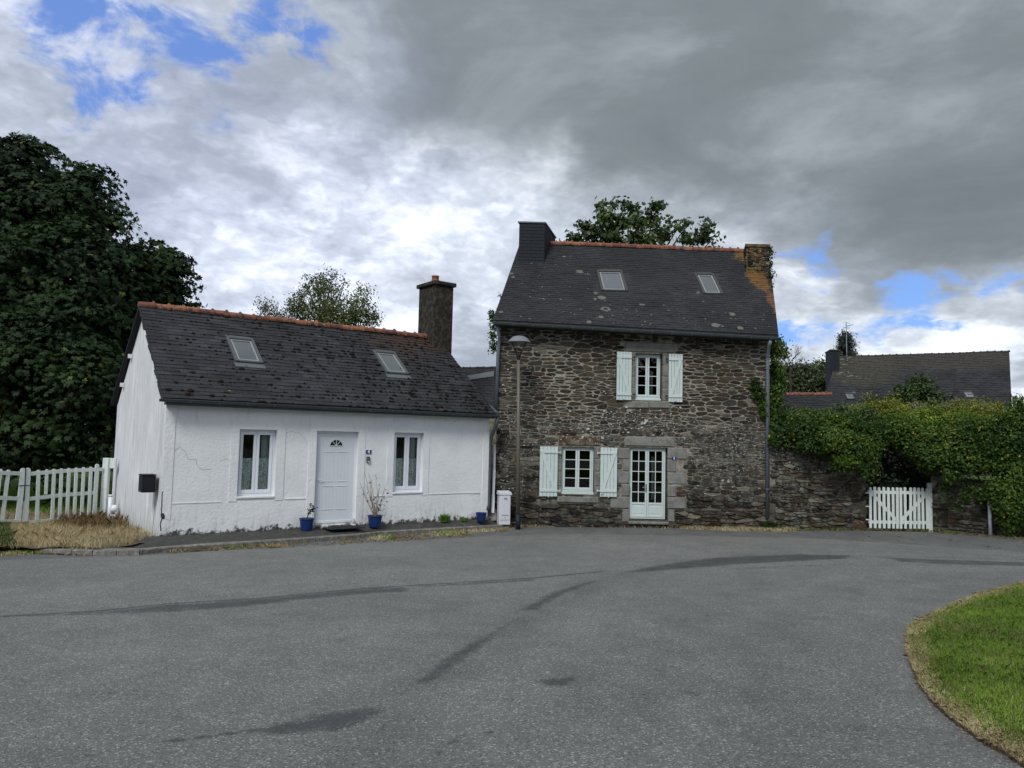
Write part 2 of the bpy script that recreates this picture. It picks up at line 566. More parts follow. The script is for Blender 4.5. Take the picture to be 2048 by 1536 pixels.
def m_mortar(t):
    n = t.noise(t.pos, 6, 8, 0.7)
    z = sepxyz(t, t.pos)[2]
    c = t.ramp(n, [(0.32, (0.085, 0.076, 0.060)), (0.47, (0.20, 0.183, 0.15)), (0.66, (0.36, 0.34, 0.285))])
    c = t.mix(t.math('MULTIPLY', t.range(t.math('ADD', z, t.math('MULTIPLY', n, 1.6)), 1.5, 0.2), 0.8), c, (0.045, 0.041, 0.035))
    lich = t.range(t.noise(t.pos, 15, 6, 0.72), 0.66, 0.70)
    c = t.mix(lich, c, (0.36, 0.35, 0.31))
    return c, t.bump(t.noise(t.pos, 30, 6, 0.7), 0.9, 0.03)


def m_granite(t):
    s = t.noise(t.pos, 70, 3, 0.8)
    n = t.noise(t.pos, 4, 6, 0.7)
    c = t.ramp(s, [(0.30, (0.07, 0.065, 0.062)), (0.5, (0.205, 0.21, 0.192)), (0.68, (0.34, 0.35, 0.32))])
    c = t.mix(t.math('MULTIPLY', t.range(n, 0.38, 0.66), 0.7), c, (0.10, 0.095, 0.08))
    c = t.mix(t.math('MULTIPLY', t.range(t.noise(t.pos, 16, 4, 0.7), 0.66, 0.71), 0.7), c, (0.42, 0.41, 0.37))
    c = t.mix(t.math('MULTIPLY', t.math('SUBTRACT', t.tint, 0.3), 0.35), c, (0.16, 0.15, 0.14))
    return c, t.bump(s, 0.6, 0.01)


def m_asphalt(t):
    st = t.new('ShaderNodeAttribute', attribute_name='stain').outputs['Fac']
    big = t.noise(t.pos, 0.35, 5, 0.6)
    med = t.noise(t.pos, 2.4, 6, 0.65)
    f1 = t.voro(t.pos, 95, 'F1', 1)
    gs = sepxyz(t, f1)[0]
    f2 = t.noise(t.pos, 160, 3, 0.7)
    c = t.ramp(big, [(0.3, (0.136, 0.138, 0.132)), (0.7, (0.178, 0.180, 0.170))])
    c = t.mix(t.range(med, 0.3, 0.7), t.scale(c, (0.89, 0.89, 0.90)), t.scale(c, (1.10, 1.10, 1.08)))
    c = t.mix(t.range(gs, 0.82, 1.0), c, t.scale(c, (2.4, 2.4, 2.3)))
    c = t.mix(t.range(gs, 0.22, 0.0), c, t.scale(c, (0.45, 0.45, 0.46)))
    c = t.mix(t.range(f2, 0.35, 0.65), t.scale(c, (0.72, 0.72, 0.73)), t.scale(c, (1.26, 1.26, 1.25)))
    wr = t.new('ShaderNodeAttribute', attribute_name='wear').outputs['Fac']
    c = t.mix(wr, c, t.scale(c, (0.70, 0.71, 0.72)))
    e = t.math('ADD', st, t.math('ADD', t.math('MULTIPLY', t.math('SUBTRACT', t.noise(t.pos, 4, 8, 0.8), 0.5), 1.3), t.math('MULTIPLY', t.math('SUBTRACT', t.noise(t.pos, 45, 3, 0.8), 0.5), 1.3)))
    m = t.math('MULTIPLY', t.range(e, 0.15, 0.62), t.range(st, 0.02, 0.2))
    c = t.mix(t.math('MULTIPLY', m, 0.78), c, (0.036, 0.039, 0.040))
    h = t.math('ADD', t.math('MULTIPLY', t.voro(t.pos, 95), 0.8), f2)
    return c, t.bump(h, 0.75, 0.01), t.math('ADD', 0.72, t.math('MULTIPLY', st, -0.1))


def leafmat(name, dark, mid, bright, yellow=None, yf=0.06, trans=0.25, rough=0.5, spec=0.35, noise_scale=0.5):
    m = bpy.data.materials.new(name)
    m.use_nodes = True
    t = NT(m.node_tree)
    t.n.clear()
    out = t.new('ShaderNodeOutputMaterial')
    a = t.new('ShaderNodeAttribute', attribute_name='tint').outputs['Fac']
    pos = t.new('ShaderNodeNewGeometry').outputs['Position']
    n = t.noise(pos, noise_scale, 4, 0.6)
    f = t.math('ADD', t.math('MULTIPLY', a, 0.5), t.math('MULTIPLY', t.range(n, 0.36, 0.64), 0.5))
    stops = [(0.0, dark), (0.5, mid), (1.0, bright)]
    c = t.ramp(f, stops)
    if yellow:
        c = t.mix(t.range(a, 1 - yf, 1 - yf * 0.6), c, yellow)
    b = t.new('ShaderNodeBsdfPrincipled')
    b.inputs['Roughness'].default_value = rough
    b.inputs['Specular IOR Level'].default_value = spec
    t.put(b.inputs['Base Color'], c)
    tr = t.new('ShaderNodeBsdfTranslucent')
    t.put(tr.inputs[0], t.scale(c, (1.3, 1.5, 0.7)))
    mx = t.new('ShaderNodeMixShader')
    mx.inputs[0].default_value = trans
    t.l.new(b.outputs[0], mx.inputs[1])
    t.l.new(tr.outputs[0], mx.inputs[2])
    t.l.new(mx.outputs[0], out.inputs[0])
    MATS[name] = m
    return m


def glassmat(name, refl, tint=(0.9, 0.95, 0.93)):
    m = bpy.data.materials.new(name)
    m.use_nodes = True
    t = NT(m.node_tree)
    t.n.clear()
    out = t.new('ShaderNodeOutputMaterial')
    g = t.new('ShaderNodeBsdfGlossy')
    g.inputs['Roughness'].default_value = 0.015
    tr = t.new('ShaderNodeBsdfTransparent')
    t.put(tr.inputs[0], tint)
    fr = t.new('ShaderNodeFresnel')
    fr.inputs[0].default_value = 1.5
    nn = t.new('ShaderNodeTexCoord').outputs['Object']
    t.put(g.inputs['Normal'], t.bump(t.noise(nn, 1.2, 1, 0.5), 0.03, 0.01))
    mx = t.new('ShaderNodeMixShader')
    t.put(mx.inputs[0], t.math('MULTIPLY', fr.outputs[0], refl, True))
    t.l.new(tr.outputs[0], mx.inputs[1])
    t.l.new(g.outputs[0], mx.inputs[2])
    t.l.new(mx.outputs[0], out.inputs[0])
    MATS[name] = m
    return m


def m_ridge(t):
    n = t.noise(t.pos, 7, 6, 0.7)
    c = t.ramp(t.tint, [(0.0, (0.15, 0.052, 0.034)), (0.5, (0.23, 0.088, 0.050)), (1.0, (0.29, 0.125, 0.065))])
    c = t.mix(t.range(n, 0.47, 0.60), c, (0.075, 0.050, 0.040))
    c = t.mix(t.math('MULTIPLY', t.range(t.noise(t.pos, 12, 5, 0.7), 0.60, 0.66), 0.8), c, (0.30, 0.29, 0.24))
    return c, t.bump(n, 0.5, 0.02)


def m_soil(t):
    n = t.noise(t.pos, 3.0, 8, 0.7)
    c = t.ramp(n, [(0.3, (0.08, 0.058, 0.038)), (0.5, (0.15, 0.112, 0.068)), (0.7, (0.24, 0.185, 0.11))])
    return c, t.bump(t.noise(t.pos, 30, 6, 0.7), 1.0, 0.05)


def m_lawn(t):
    n = t.noise(t.pos, 1.3, 8, 0.7)
    c = t.ramp(n, [(0.3, (0.035, 0.055, 0.014)), (0.5, (0.060, 0.095, 0.020)), (0.7, (0.10, 0.135, 0.035))])
    return c, t.bump(t.noise(t.scale(t.pos, (1, 1, 1)), 60, 4, 0.8), 1.0, 0.05)


def m_pave(t):
    n = t.noise(t.pos, 5, 8, 0.7)
    c = t.ramp(n, [(0.3, (0.028, 0.028, 0.026)), (0.5, (0.050, 0.049, 0.046)), (0.7, (0.085, 0.082, 0.075))])
    c = t.mix(t.range(t.noise(t.pos, 11, 5, 0.7), 0.62, 0.68), c, (0.19, 0.18, 0.16))
    c = t.mix(t.math('MULTIPLY', t.range(t.noise(t.pos, 2.2, 6, 0.7), 0.55, 0.68), 0.6), c, (0.045, 0.05, 0.02))
    return c, t.bump(t.noise(t.pos, 60, 5, 0.7), 0.8, 0.02)


def m_kerb(t):
    n = t.noise(t.pos, 9, 7, 0.7)
    c = t.ramp(n, [(0.3, (0.08, 0.078, 0.07)), (0.55, (0.18, 0.172, 0.155)), (0.7, (0.32, 0.31, 0.28))])
    return c, t.bump(n, 0.8, 0.02)


def m_chim(t):
    n = t.noise(t.pos, 8, 8, 0.75)
    s = t.noise(t.scale(t.pos, (4, 4, 0.6)), 2.5, 5, 0.6)
    c = t.ramp(n, [(0.3, (0.014, 0.013, 0.011)), (0.5, (0.042, 0.037, 0.030)), (0.68, (0.11, 0.10, 0.085))])
    c = t.mix(t.math('MULTIPLY', t.range(s, 0.55, 0.75), 0.4), c, (0.12, 0.11, 0.095))
    return c, t.bump(t.noise(t.pos, 45, 5, 0.75), 1.0, 0.04)


def m_bark(t):
    n = t.noise(t.scale(t.pos, (4, 4, 1)), 5, 6, 0.7)
    c = t.ramp(n, [(0.3, (0.022, 0.018, 0.014)), (0.7, (0.085, 0.070, 0.052))])
    return c, t.bump(n, 1.0, 0.05)


def m_lace(t):
    pass


RND = material('roughcast', m_render, 0.9, 0.2)
GAB = material('gable_render', m_gable, 0.9, 0.2)
GSTONE = material('garden_wall_stone', lambda t: m_stone(t, 0.0, 1.45), 0.9, 0.2)
TWIG = paint('dry_twig', (0.21, 0.155, 0.10), 0.9, 0.2, 0.1)
STONE_O = material('lichened_stone', lambda t: m_stone(t, 0.7), 0.9, 0.2)
STONE = material('rubble_stone', m_stone, 0.9, 0.25)
WLICH = paint('white_lichen', (0.44, 0.44, 0.41), 0.95, 0.25, 0.1, 20, 0.8)
MORT = material('lime_mortar', m_mortar, 0.95, 0.15)
GRAN = material('granite', m_granite, 0.85, 0.3)
ASPH = material('asphalt', m_asphalt, 0.75, 0.35)
RIDGE = material('clay_ridge', m_ridge, 0.85, 0.3)
SOIL = material('soil', m_soil, 0.95, 0.1)
LAWN = material('lawn_soil', m_lawn, 0.95, 0.1)
PAVE = material('pavement_tar', m_pave, 0.85, 0.3)
KERB = material('kerb_stone', m_kerb, 0.85, 0.3)
CHIM = material('sooty_render', m_chim, 0.95, 0.15)
BARK = material('bark', m_bark, 0.9, 0.2)
SLATE_W = material('slate_cottage', m_slate(rust=[(tuple(at(850, 675, 21.5)), (0.35, 0.6, 1.0), 0.55, 0.75, (0.055, 0.028, 0.016)),
                                                  (tuple(at(790, 690, 20.8)), (0.35, 0.6, 1.0), 0.5, 0.5, (0.045, 0.022, 0.014))], mossy=0.30, var=0.65, gain=1.15), 0.75, 0.3)
SLATE_S = material('slate_house', m_slate(rust=[(tuple(at(1515, 560, 22.6)), (1.2, 0.5, 0.8), 0.50, 0.85, (0.17, 0.085, 0.020)),
                                                (tuple(at(1545, 605, 21.8)), (3.0, 0.35, 0.45), 0.45, 0.8, (0.17, 0.075, 0.03)),
                                                (tuple(at(1488, 512, 23.6)), (0.9, 0.4, 1.6), 0.36, 0.85, (0.20, 0.115, 0.03))], var=0.45), 0.78, 0.28)
SLATE_B = material('slate_far', m_slate(rust=[(tuple(at(1715, 735, 42.5)), (0.30, 0.2, 0.55), 0.85, 0.7, (0.062, 0.058, 0.040)), (tuple(at(1860, 716, 43)), (0.10, 0.2, 0.75), 0.75, 0.65, (0.060, 0.052, 0.040))], var=0.5, gain=1.2), 0.8, 0.25)
SLATE_N = paint('slate_new', (0.013, 0.016, 0.021), 0.75, 0.1, 0.25, 5, 0.3)
WHITE = paint('white_plastic', (0.72, 0.75, 0.80), 0.35, 0.05)
DOORW = paint('door_white', (0.66, 0.69, 0.73), 0.35, 0.04)
MINT = paint('mint_paint', (0.50, 0.58, 0.56), 0.55, 0.10, 0.35, 9)
GATEP = paint('old_mint_paint', (0.63, 0.69, 0.66), 0.65, 0.22, 0.3, 14, 0.5)
ZINC = paint('zinc', (0.115, 0.14, 0.165), 0.45, 0.2, 0.5, 8, 0.2)
ZINCD = paint('gutter_zinc', (0.055, 0.067, 0.072), 0.5, 0.2, 0.5, 8, 0.2)
FLASH = paint('lead_flashing', (0.11, 0.12, 0.125), 0.6, 0.3, 0.4, 9, 0.3)
GREYM = paint('grey_frame', (0.075, 0.085, 0.085), 0.45, 0.15, 0.5)
BROWNM = paint('brown_frame', (0.055, 0.053, 0.048), 0.5, 0.25, 0.4)
PALEF = paint('pale_frame', (0.24, 0.26, 0.25), 0.5, 0.1)
BLACKM = paint('black_metal', (0.008, 0.010, 0.014), 0.6, 0.05, 0.3)
IRON = paint('old_iron', (0.02, 0.018, 0.016), 0.7, 0.3)
BLUE = paint('blue_glaze', (0.007, 0.028, 0.12), 0.35, 0.12, 0.4)
SIGNB = paint('enamel_blue', (0.012, 0.030, 0.19), 0.25, 0.03, 0.5)
SIGNW = paint('enamel_white', (0.75, 0.77, 0.80), 0.3, 0.03)
POLE = paint('pole_brown', (0.115, 0.102, 0.080), 0.5, 0.15, 0.45)
LAMPG = paint('lamp_grey', (0.17, 0.18, 0.20), 0.4, 0.08, 0.5)
CABIN = paint('cabinet_white', (0.62, 0.65, 0.69), 0.5, 0.1)
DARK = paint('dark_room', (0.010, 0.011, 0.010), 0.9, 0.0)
WOODD = paint('dark_wood', (0.045, 0.04, 0.034), 0.8, 0.3, 0.2)
MATR = paint('rubber_mat', (0.012, 0.016, 0.020), 0.9, 0.1, 0.2, 30, 0.8)
TERRA = paint('terracotta', (0.36, 0.13, 0.06), 0.7, 0.2)
FABR = paint('curtain_cloth', (0.55, 0.60, 0.58), 0.8, 0.1, 0.1)
MOSS = paint('moss', (0.012, 0.009, 0.007), 0.95, 0.3, 0.1, 25, 1.0)
LICH = paint('pale_lichen', (0.13, 0.13, 0.11), 0.95, 0.3, 0.1, 25, 0.8)
OLICH = paint('orange_lichen', (0.40, 0.20, 0.05), 0.95, 0.3, 0.1, 25, 0.8)
CRACK = paint('crack_dust', (0.42, 0.41, 0.40), 0.95, 0.1, 0.1)
STEEL = paint('steel', (0.4, 0.4, 0.4), 0.3, 0.05, 0.5, Metallic=0.9)
GLASS = glassmat('window_glass', 1.0)
GLASSR = glassmat('roof_glass', 7.0, (0.6, 0.65, 0.66))

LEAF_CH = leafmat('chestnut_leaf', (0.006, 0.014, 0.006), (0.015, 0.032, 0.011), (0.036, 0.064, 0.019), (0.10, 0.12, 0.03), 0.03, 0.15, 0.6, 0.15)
LEAF_TR = leafmat('orchard_leaf', (0.035, 0.050, 0.016), (0.075, 0.098, 0.028), (0.14, 0.165, 0.05), (0.16, 0.12, 0.06), 0.06, 0.22)
LEAF_OAK = leafmat('oak_leaf', (0.020, 0.036, 0.010), (0.045, 0.075, 0.020), (0.090, 0.130, 0.035), None, 0.05, 0.22)
LEAF_IVY = leafmat('ivy_leaf', (0.012, 0.030, 0.008), (0.040, 0.080, 0.015), (0.115, 0.175, 0.028), (0.28, 0.26, 0.04), 0.02, 0.25, 0.55, 0.18, 1.2)
LEAF_YEL = leafmat('yellow_shrub_leaf', (0.06, 0.08, 0.012), (0.16, 0.18, 0.025), (0.30, 0.30, 0.045), (0.36, 0.30, 0.05), 0.10, 0.25, 0.6, 0.15, 1.0)
LEAF_BRT = leafmat('fresh_shrub_leaf', (0.030, 0.055, 0.010), (0.085, 0.14, 0.018), (0.20, 0.26, 0.035), (0.33, 0.30, 0.05), 0.015, 0.25, 0.55, 0.2, 1.0)
LEAF_OLV = leafmat('olive_shrub_leaf', (0.06, 0.07, 0.032), (0.13, 0.14, 0.065), (0.22, 0.225, 0.115), None, 0.1, 0.2, 0.6, 0.25, 1.0)
LEAF_CON = leafmat('conifer_leaf', (0.005, 0.011, 0.008), (0.011, 0.022, 0.014), (0.022, 0.038, 0.022), None, 0.1, 0.1)
LEAF_FAR = leafmat('far_leaf', (0.022, 0.035, 0.014), (0.045, 0.064, 0.024), (0.080, 0.100, 0.038), None, 0.1, 0.2)
GRASS = leafmat('grass_blade', (0.065, 0.13, 0.014), (0.15, 0.26, 0.030), (0.28, 0.40, 0.065), (0.34, 0.30, 0.15), 0.06, 0.25, 0.6, 0.2, 0.9)
STRAW = leafmat('dry_grass', (0.26, 0.19, 0.11), (0.48, 0.385, 0.24), (0.68, 0.58, 0.40), None, 0.1, 0.2, 0.8, 0.1, 1.6)
RUSTW = leafmat('rusty_weed', (0.09, 0.055, 0.030), (0.16, 0.10, 0.055), (0.24, 0.17, 0.09), None, 0.1, 0.15, 0.8, 0.1, 1.6)
LITTER = leafmat('fallen_leaf', (0.07, 0.045, 0.022), (0.15, 0.10, 0.04), (0.33, 0.26, 0.10), None, 0.1, 0.1, 0.8, 0.1, 3)


def m_curtain():
    m = bpy.data.materials.new('lace')
    m.use_nodes = True
    t = NT(m.node_tree)
    b = t.n['Principled BSDF']
    o = t.new('ShaderNodeTexCoord').outputs['Object']
    b.inputs['Base Color'].default_value = (0.80, 0.86, 0.84, 1)
    b.inputs['Roughness'].default_value = 0.9
    n = t.noise(t.scale(o, (1, 1, 0.7)), 24, 3, 0.6, 1.2)
    fold = t.noise(t.scale(o, (1, 1, 0.02)), 16, 2, 0.5)
    z = sepxyz(t, o)[2]
    a = t.math('ADD', t.range(n, 0.46, 0.56, 0.50, 1.0), t.math('MULTIPLY', t.range(fold, 0.5, 0.65), 0.4), True)
    t.put(b.inputs['Alpha'], a)
    return m


LACE = m_curtain()
# ================================================================== GROUND
def pip(px, py, poly):
    inside = np.zeros(px.shape, bool)
    n = len(poly)
    for i in range(n):
        x1, y1 = poly[i]
        x2, y2 = poly[(i + 1) % n]
        if y1 == y2: continue
        c = ((y1 > py) != (y2 > py)) & (px < (x2 - x1) * (py - y1) / (y2 - y1) + x1)
        inside ^= c
    return inside


def segdist(px, py, pts):
    d = np.full(px.shape, 1e9)
    for (x1, y1), (x2, y2) in zip(pts[:-1], pts[1:]):
        dx, dy = x2 - x1, y2 - y1
        t = np.clip(((px - x1) * dx + (py - y1) * dy) / (dx * dx + dy * dy + 1e-9), 0, 1)
        d = np.minimum(d, np.hypot(px - x1 - t * dx, py - y1 - t * dy))
    return d


def gxy(pts):
    return [tuple(onG(x, y)[:2]) for x, y in pts]


def gz_np(x, y):
    return 0.015 * np.clip(x, -10.0, 7.5) - 0.042 * np.clip(y, -8.0, 20.6)


def grid(name, xs, ys, zf, m, kind='structure'):
    X, Y = np.meshgrid(xs, ys, indexing='ij')
    Z = zf(X, Y)
    nx, ny = len(xs), len(ys)
    me = bpy.data.meshes.new(name)
    co = np.stack([X, Y, Z], -1).reshape(-1, 3).astype(np.float32)
    i, j = np.meshgrid(np.arange(nx - 1), np.arange(ny - 1), indexing='ij')
    a = (i * ny + j).ravel()
    q = np.stack([a, a + ny, a + ny + 1, a + 1], 1).astype(np.int32)
    me.vertices.add(len(co))
    me.vertices.foreach_set('co', co.ravel())
    me.loops.add(q.size)
    me.loops.foreach_set('vertex_index', q.ravel())
    me.polygons.add(len(q))
    me.polygons.foreach_set('loop_start', np.arange(0, q.size, 4, dtype=np.int32))
    me.polygons.foreach_set('loop_total', np.full(len(q), 4, dtype=np.int32))
    me.polygons.foreach_set('use_smooth', [True] * len(q))
    me.materials.append(m)
    me.update(calc_edges=True)
    o = bpy.data.objects.new(name, me)
    COL.objects.link(o)
    if kind: o['kind'] = kind
    return o, X, Y


g_, _, _ = grid('ground', [-700, -120, -40, -16, -10, -4, 2, 7.5, 14, 24, 60, 150, 700],
                [-700, -100, -30, -8, 0, 8, 14, 20.6, 24, 40, 80, 200, 900], lambda X, Y: gz_np(X, Y) - 0.12, LAWN)
tag(g_, 'green grassy ground spreading behind the houses and gardens')

road, RX, RY = grid('road', np.concatenate([np.arange(-60, -14, 2.0), np.arange(-14, 16, 0.055), np.arange(16, 60, 2.0)]),
                    np.concatenate([np.arange(-5, 3, 1.0), np.arange(3, 20.9, 0.06)]), gz_np, ASPH)
st = np.zeros(RX.shape)
noi = np.sin(RX * 7.1 + np.sin(RY * 5)) * 0.5 + np.sin(RX * 17 + RY * 3) * 0.3


def poly_stain(pts, v):
    global st
    g = gxy(pts)
    m = pip(RX, RY, g)
    d = segdist(RX[m], RY[m], g + g[:1])
    st[m] = np.maximum(st[m], v * np.clip(0.30 + d / 0.24, 0, 1))


def line_stain(pts, w, v):
    global st
    d = segdist(RX, RY, gxy(pts))
    st = np.maximum(st, v * np.clip(1.25 - d / w, 0, 1))


poly_stain([(0, 1232), (205, 1221), (342, 1207), (513, 1197), (700, 1179), (820, 1172), (822, 1184), (700, 1191), (513, 1212), (400, 1222), (342, 1226), (205, 1230), (0, 1236)], 0.62)
poly_stain([(820, 1172), (1075, 1155), (1070, 1163), (950, 1170), (850, 1176)], 0.6)
line_stain([(0, 1233), (205, 1221), (342, 1207), (513, 1197), (700, 1179), (820, 1171), (1075, 1155), (1206, 1143)], 0.05, 0.75)
poly_stain([(1222, 1148), (1320, 1128), (1420, 1115), (1600, 1108), (1710, 1110), (1700, 1118), (1500, 1128), (1300, 1144)], 0.60)
poly_stain([(1750, 1114), (1900, 1119), (2100, 1124), (2100, 1134), (1900, 1130), (1800, 1124)], 0.55)
poly_stain([(1440, 1137), (1620, 1128), (1760, 1126), (1640, 1133), (1480, 1141)], 0.38)
poly_stain([(821, 1371), (862, 1371), (905, 1340), (960, 1302), (1010, 1258), (1042, 1238), (1010, 1248), (946, 1280), (895, 1310), (850, 1345)], 0.85)
poly_stain([(1034, 1221), (1078, 1221), (1130, 1190), (1210, 1158), (1180, 1162), (1110, 1180)], 0.75)
poly_stain([(1085, 1228), (1130, 1212), (1120, 1224)], 0.30)
poly_stain([(470, 1468), (547, 1445), (620, 1428), (720, 1414), (778, 1418), (760, 1436), (690, 1462), (600, 1470), (530, 1475)], 0.75)
line_stain([(300, 1486), (380, 1478), (478, 1464), (600, 1450), (740, 1425)], 0.028, 0.8)
poly_stain([(1062, 1364), (1085, 1356), (1130, 1352), (1176, 1345), (1150, 1364), (1130, 1376), (1085, 1372)], 1.0)
poly_stain([(1340, 1380), (1385, 1380), (1410, 1390), (1385, 1394)], 0.85)
poly_stain([(1600, 1292), (1640, 1290), (1640, 1298), (1610, 1299)], 0.3)
line_stain([(1306, 1246), (1345, 1241)], 0.02, 0.6)
for c_ in ([(860, 1536), (880, 1500), (930, 1470), (1000, 1462)], [(1306, 1247), (1340, 1241), (1400, 1238), (1420, 1230)], [(1230, 1150), (1180, 1146), (1075, 1156)],
           [(120, 1400), (260, 1380), (330, 1386)], [(1500, 1180), (1620, 1172), (1700, 1175)], [(980, 1083), (1150, 1078), (1320, 1082), (1500, 1090)], [(1460, 1082), (1640, 1084), (1800, 1092), (2040, 1108)]):
    line_stain(c_, 0.018, 0.55)
line_stain([(560, 1096), (700, 1087), (890, 1078)], 0.03, 0.4)
# darker margin along the kerb and the wall foot
margin = [(-300, 1128), (0, 1121), (150, 1116), (300, 1111), (450, 1101), (600, 1092), (760, 1083), (960, 1074), (1150, 1068), (1400, 1072), (1600, 1076), (1800, 1088), (2048, 1106), (2400, 1140)]
mg = gxy(margin)
far = mg + [(30, 30), (-30, 30)]
m = pip(RX, RY, far)
d = segdist(RX, RY, mg)
margin_mask, margin_d = m, d
# worn wheel tracks round the bend
wear = np.where(margin_mask, 0.95 * np.clip(0.45 + margin_d / 0.25, 0.3, 1), 0.0)
for tr_px, w_, v in (([(700, 1536), (860, 1370), (1040, 1240), (1240, 1150), (1500, 1112), (2100, 1120)], 0.30, 0.55), ([(1180, 1536), (1240, 1380), (1350, 1240), (1550, 1150), (1800, 1125), (2100, 1135)], 0.5, 0.35),
                     ([(1560, 1536), (1540, 1380), (1590, 1240), (1720, 1170), (2100, 1140)], 0.45, 0.40), ([(1690, 1536), (1700, 1330), (1760, 1240), (1900, 1180), (2100, 1155)], 0.35, 0.35),
                     ([(-200, 1290), (300, 1262), (700, 1228), (1000, 1190)], 0.5, 0.22), ([(-200, 1165), (400, 1148), (900, 1118), (1400, 1095), (2100, 1115)], 0.6, 0.20)):
    wear = np.maximum(wear, v * np.exp(-(segdist(RX, RY, gxy(tr_px)) / w_) ** 2))
wear = np.clip(wear * (1 + 0.5 * noi), 0, 1)
w_at = road.data.attributes.new('wear', 'FLOAT', 'POINT')
w_at.data.foreach_set('value', wear.ravel().astype(np.float32))
a_ = road.data.attributes.new('stain', 'FLOAT', 'POINT')
a_.data.foreach_set('value', st.ravel().astype(np.float32))
tag(road, 'grey tarmac road with dark worn patches curving past the houses')


def blades(name, pts, h, w, m, lean=0.35, tint=None, parent=None, kind='stuff', droop=0.3, up=None):
    """grass: each blade a bent triangle pair"""
    n = len(pts)
    ang = RNG.uniform(0, 2 * pi, n)
    hh = h * RNG.uniform(0.5, 1.25, n)
    ww = w * RNG.uniform(0.6, 1.3, n)
    la = RNG.uniform(0, 2 * pi, n)
    lm = lean * RNG.uniform(0.1, 1.4, n) * hh
    side = np.stack([np.cos(ang), np.sin(ang), np.zeros(n)], 1) * (ww / 2)[:, None]
    ln = np.stack([np.cos(la) * lm, np.sin(la) * lm, np.zeros(n)], 1)
    midp = pts + ln * 0.35 + np.array([0, 0, 1.0]) * (hh * 0.6)[:, None]
    top = pts + ln + np.array([0, 0, 1.0]) * (hh * (1 - droop * RNG.uniform(0, 1, n)))[:, None]
    v = np.stack([pts - side, pts + side, midp + side * 0.7, top, midp - side * 0.7], 1)
    return np_mesh(name, v.reshape(-1, 3), 5, m, RNG.uniform(0, 1, n) if tint is None else tint, parent, kind=kind)


def scatter(poly, n, dens=None):
    xs = [p[0] for p in poly]
    ys = [p[1] for p in poly]
    out = np.zeros((0, 2))
    while len(out) < n:
        q = np.stack([RNG.uniform(min(xs), max(xs), n * 2), RNG.uniform(min(ys), max(ys), n * 2)], 1)
        q = q[pip(q[:, 0], q[:, 1], poly)]
        if dens is not None:
            q = q[RNG.uniform(0, 1, len(q)) < dens(q)]
        out = np.concatenate([out, q])
    return out[:n]


def flat_poly(name, poly, dz, m, kind='structure', thick=0.0, zf=None, sub=1):
    mb = MB()
    zf = zf or gz
    top = [(x, y, zf(x, y) + dz) for x, y in poly]
    n = len(top)
    mb.add(top, [tuple(range(n))])
    if thick:
        bot = [(x, y, z - thick) for x, y, z in top]
        mb.add(top + bot, [(i, i + n, (i + 1) % n + n, (i + 1) % n) for i in range(n)])
    return mb.build(name, m, kind=kind)


# --- grass island, lower right
isl_px = [(2700, 1150), (2300, 1148), (2048, 1168), (1960, 1190), (1900, 1214), (1868, 1230), (1835, 1245), (1816, 1259), (1812, 1275), (1813, 1300), (1822, 1335), (1840, 1375),
          (1862, 1405), (1900, 1440), (1960, 1484), (2010, 1512), (2060, 1545), (2130, 1620)]
isl = gxy(isl_px)
isl += [(isl[-1][0] + 1.2, 2.2), (16, 1.0), (22, 12)]
_n = []
for i in range(len(isl)):
    a, b = isl[i], isl[(i + 1) % len(isl)]
    k = 14 if 1 < i < 18 else 1
    for j in range(k):
        t = j / k
        w_ = 0.0 if k == 1 else random.gauss(0, 0.007)
        _n.append((a[0] + (b[0] - a[0]) * t + w_, a[1] + (b[1] - a[1]) * t + w_))
edge = isl[2:18]
isl = _n
flat_poly('grass_island', isl, 0.022, SOIL, thick=0.05)
tag(COL.objects['grass_island'], 'rounded grass verge with a straw-coloured edge inside the bend')
near = [p for p in isl if p[0] < 10]
vis = gxy([(2300, 1148), (2048, 1168), (1960, 1190), (1900, 1214), (1868, 1230), (1835, 1245), (1816, 1259), (1812, 1275), (1813, 1300), (1822, 1335), (1840, 1375),
           (1862, 1405), (1900, 1440), (1960, 1484), (2010, 1512), (2060, 1545), (2110, 1600)]) + [(4.6, 3.0), (9.5, 5.0), (14, 12)]


def ed(q):
    return segdist(q[:, 0], q[:, 1], edge)


def pnoise(x, y, s):
    return (np.sin(x * s + 1.7 * np.sin(y * s * 0.7 + 1)) + np.sin(y * s * 1.3 + 1.3 * np.sin(x * s * 0.9)) + np.sin((x + y) * s * 2.1)) / 3


q = scatter(vis, 270000, lambda q: np.clip(0.05 + ed(q) / 0.28, 0, 1) * np.clip(1.4 - np.hypot(q[:, 0] - 4, q[:, 1] - 5) / 9, 0.12, 1))
pts = np.column_stack([q, gz_np(q[:, 0], q[:, 1]) + 0.03])
worn = np.clip(pnoise(q[:, 0], q[:, 1], 1.5) - 0.15, 0, 1)
tn = np.clip(RNG.uniform(0, 0.97, len(q)) - worn * 0.5, 0.0, 1)
tn = np.where(RNG.uniform(0, 1, len(q)) < worn * 0.35, 1.0, tn)
blades('island_grass', pts, 0.040, 0.0038, GRASS, 0.8, tn)
tag(COL.objects['island_grass'], 'short bright green grass growing on the rounded verge')
q = scatter(vis, 60000, lambda q: np.clip(1.0 - np.abs(ed(q) - 0.05 - 0.05 * pnoise(q[:, 0], q[:, 1], 6)) / (0.15 + 0.08 * pnoise(q[:, 0], q[:, 1], 3.1)), 0, 1) ** 1.2 + 0.012)
pts = np.column_stack([q, gz_np(q[:, 0], q[:, 1]) + 0.022])
blades('straw_edge', pts, 0.032, 0.0035, STRAW, 1.6, droop=0.7)
tag(COL.objects['straw_edge'], 'dry straw lying along the rim of the grass verge')
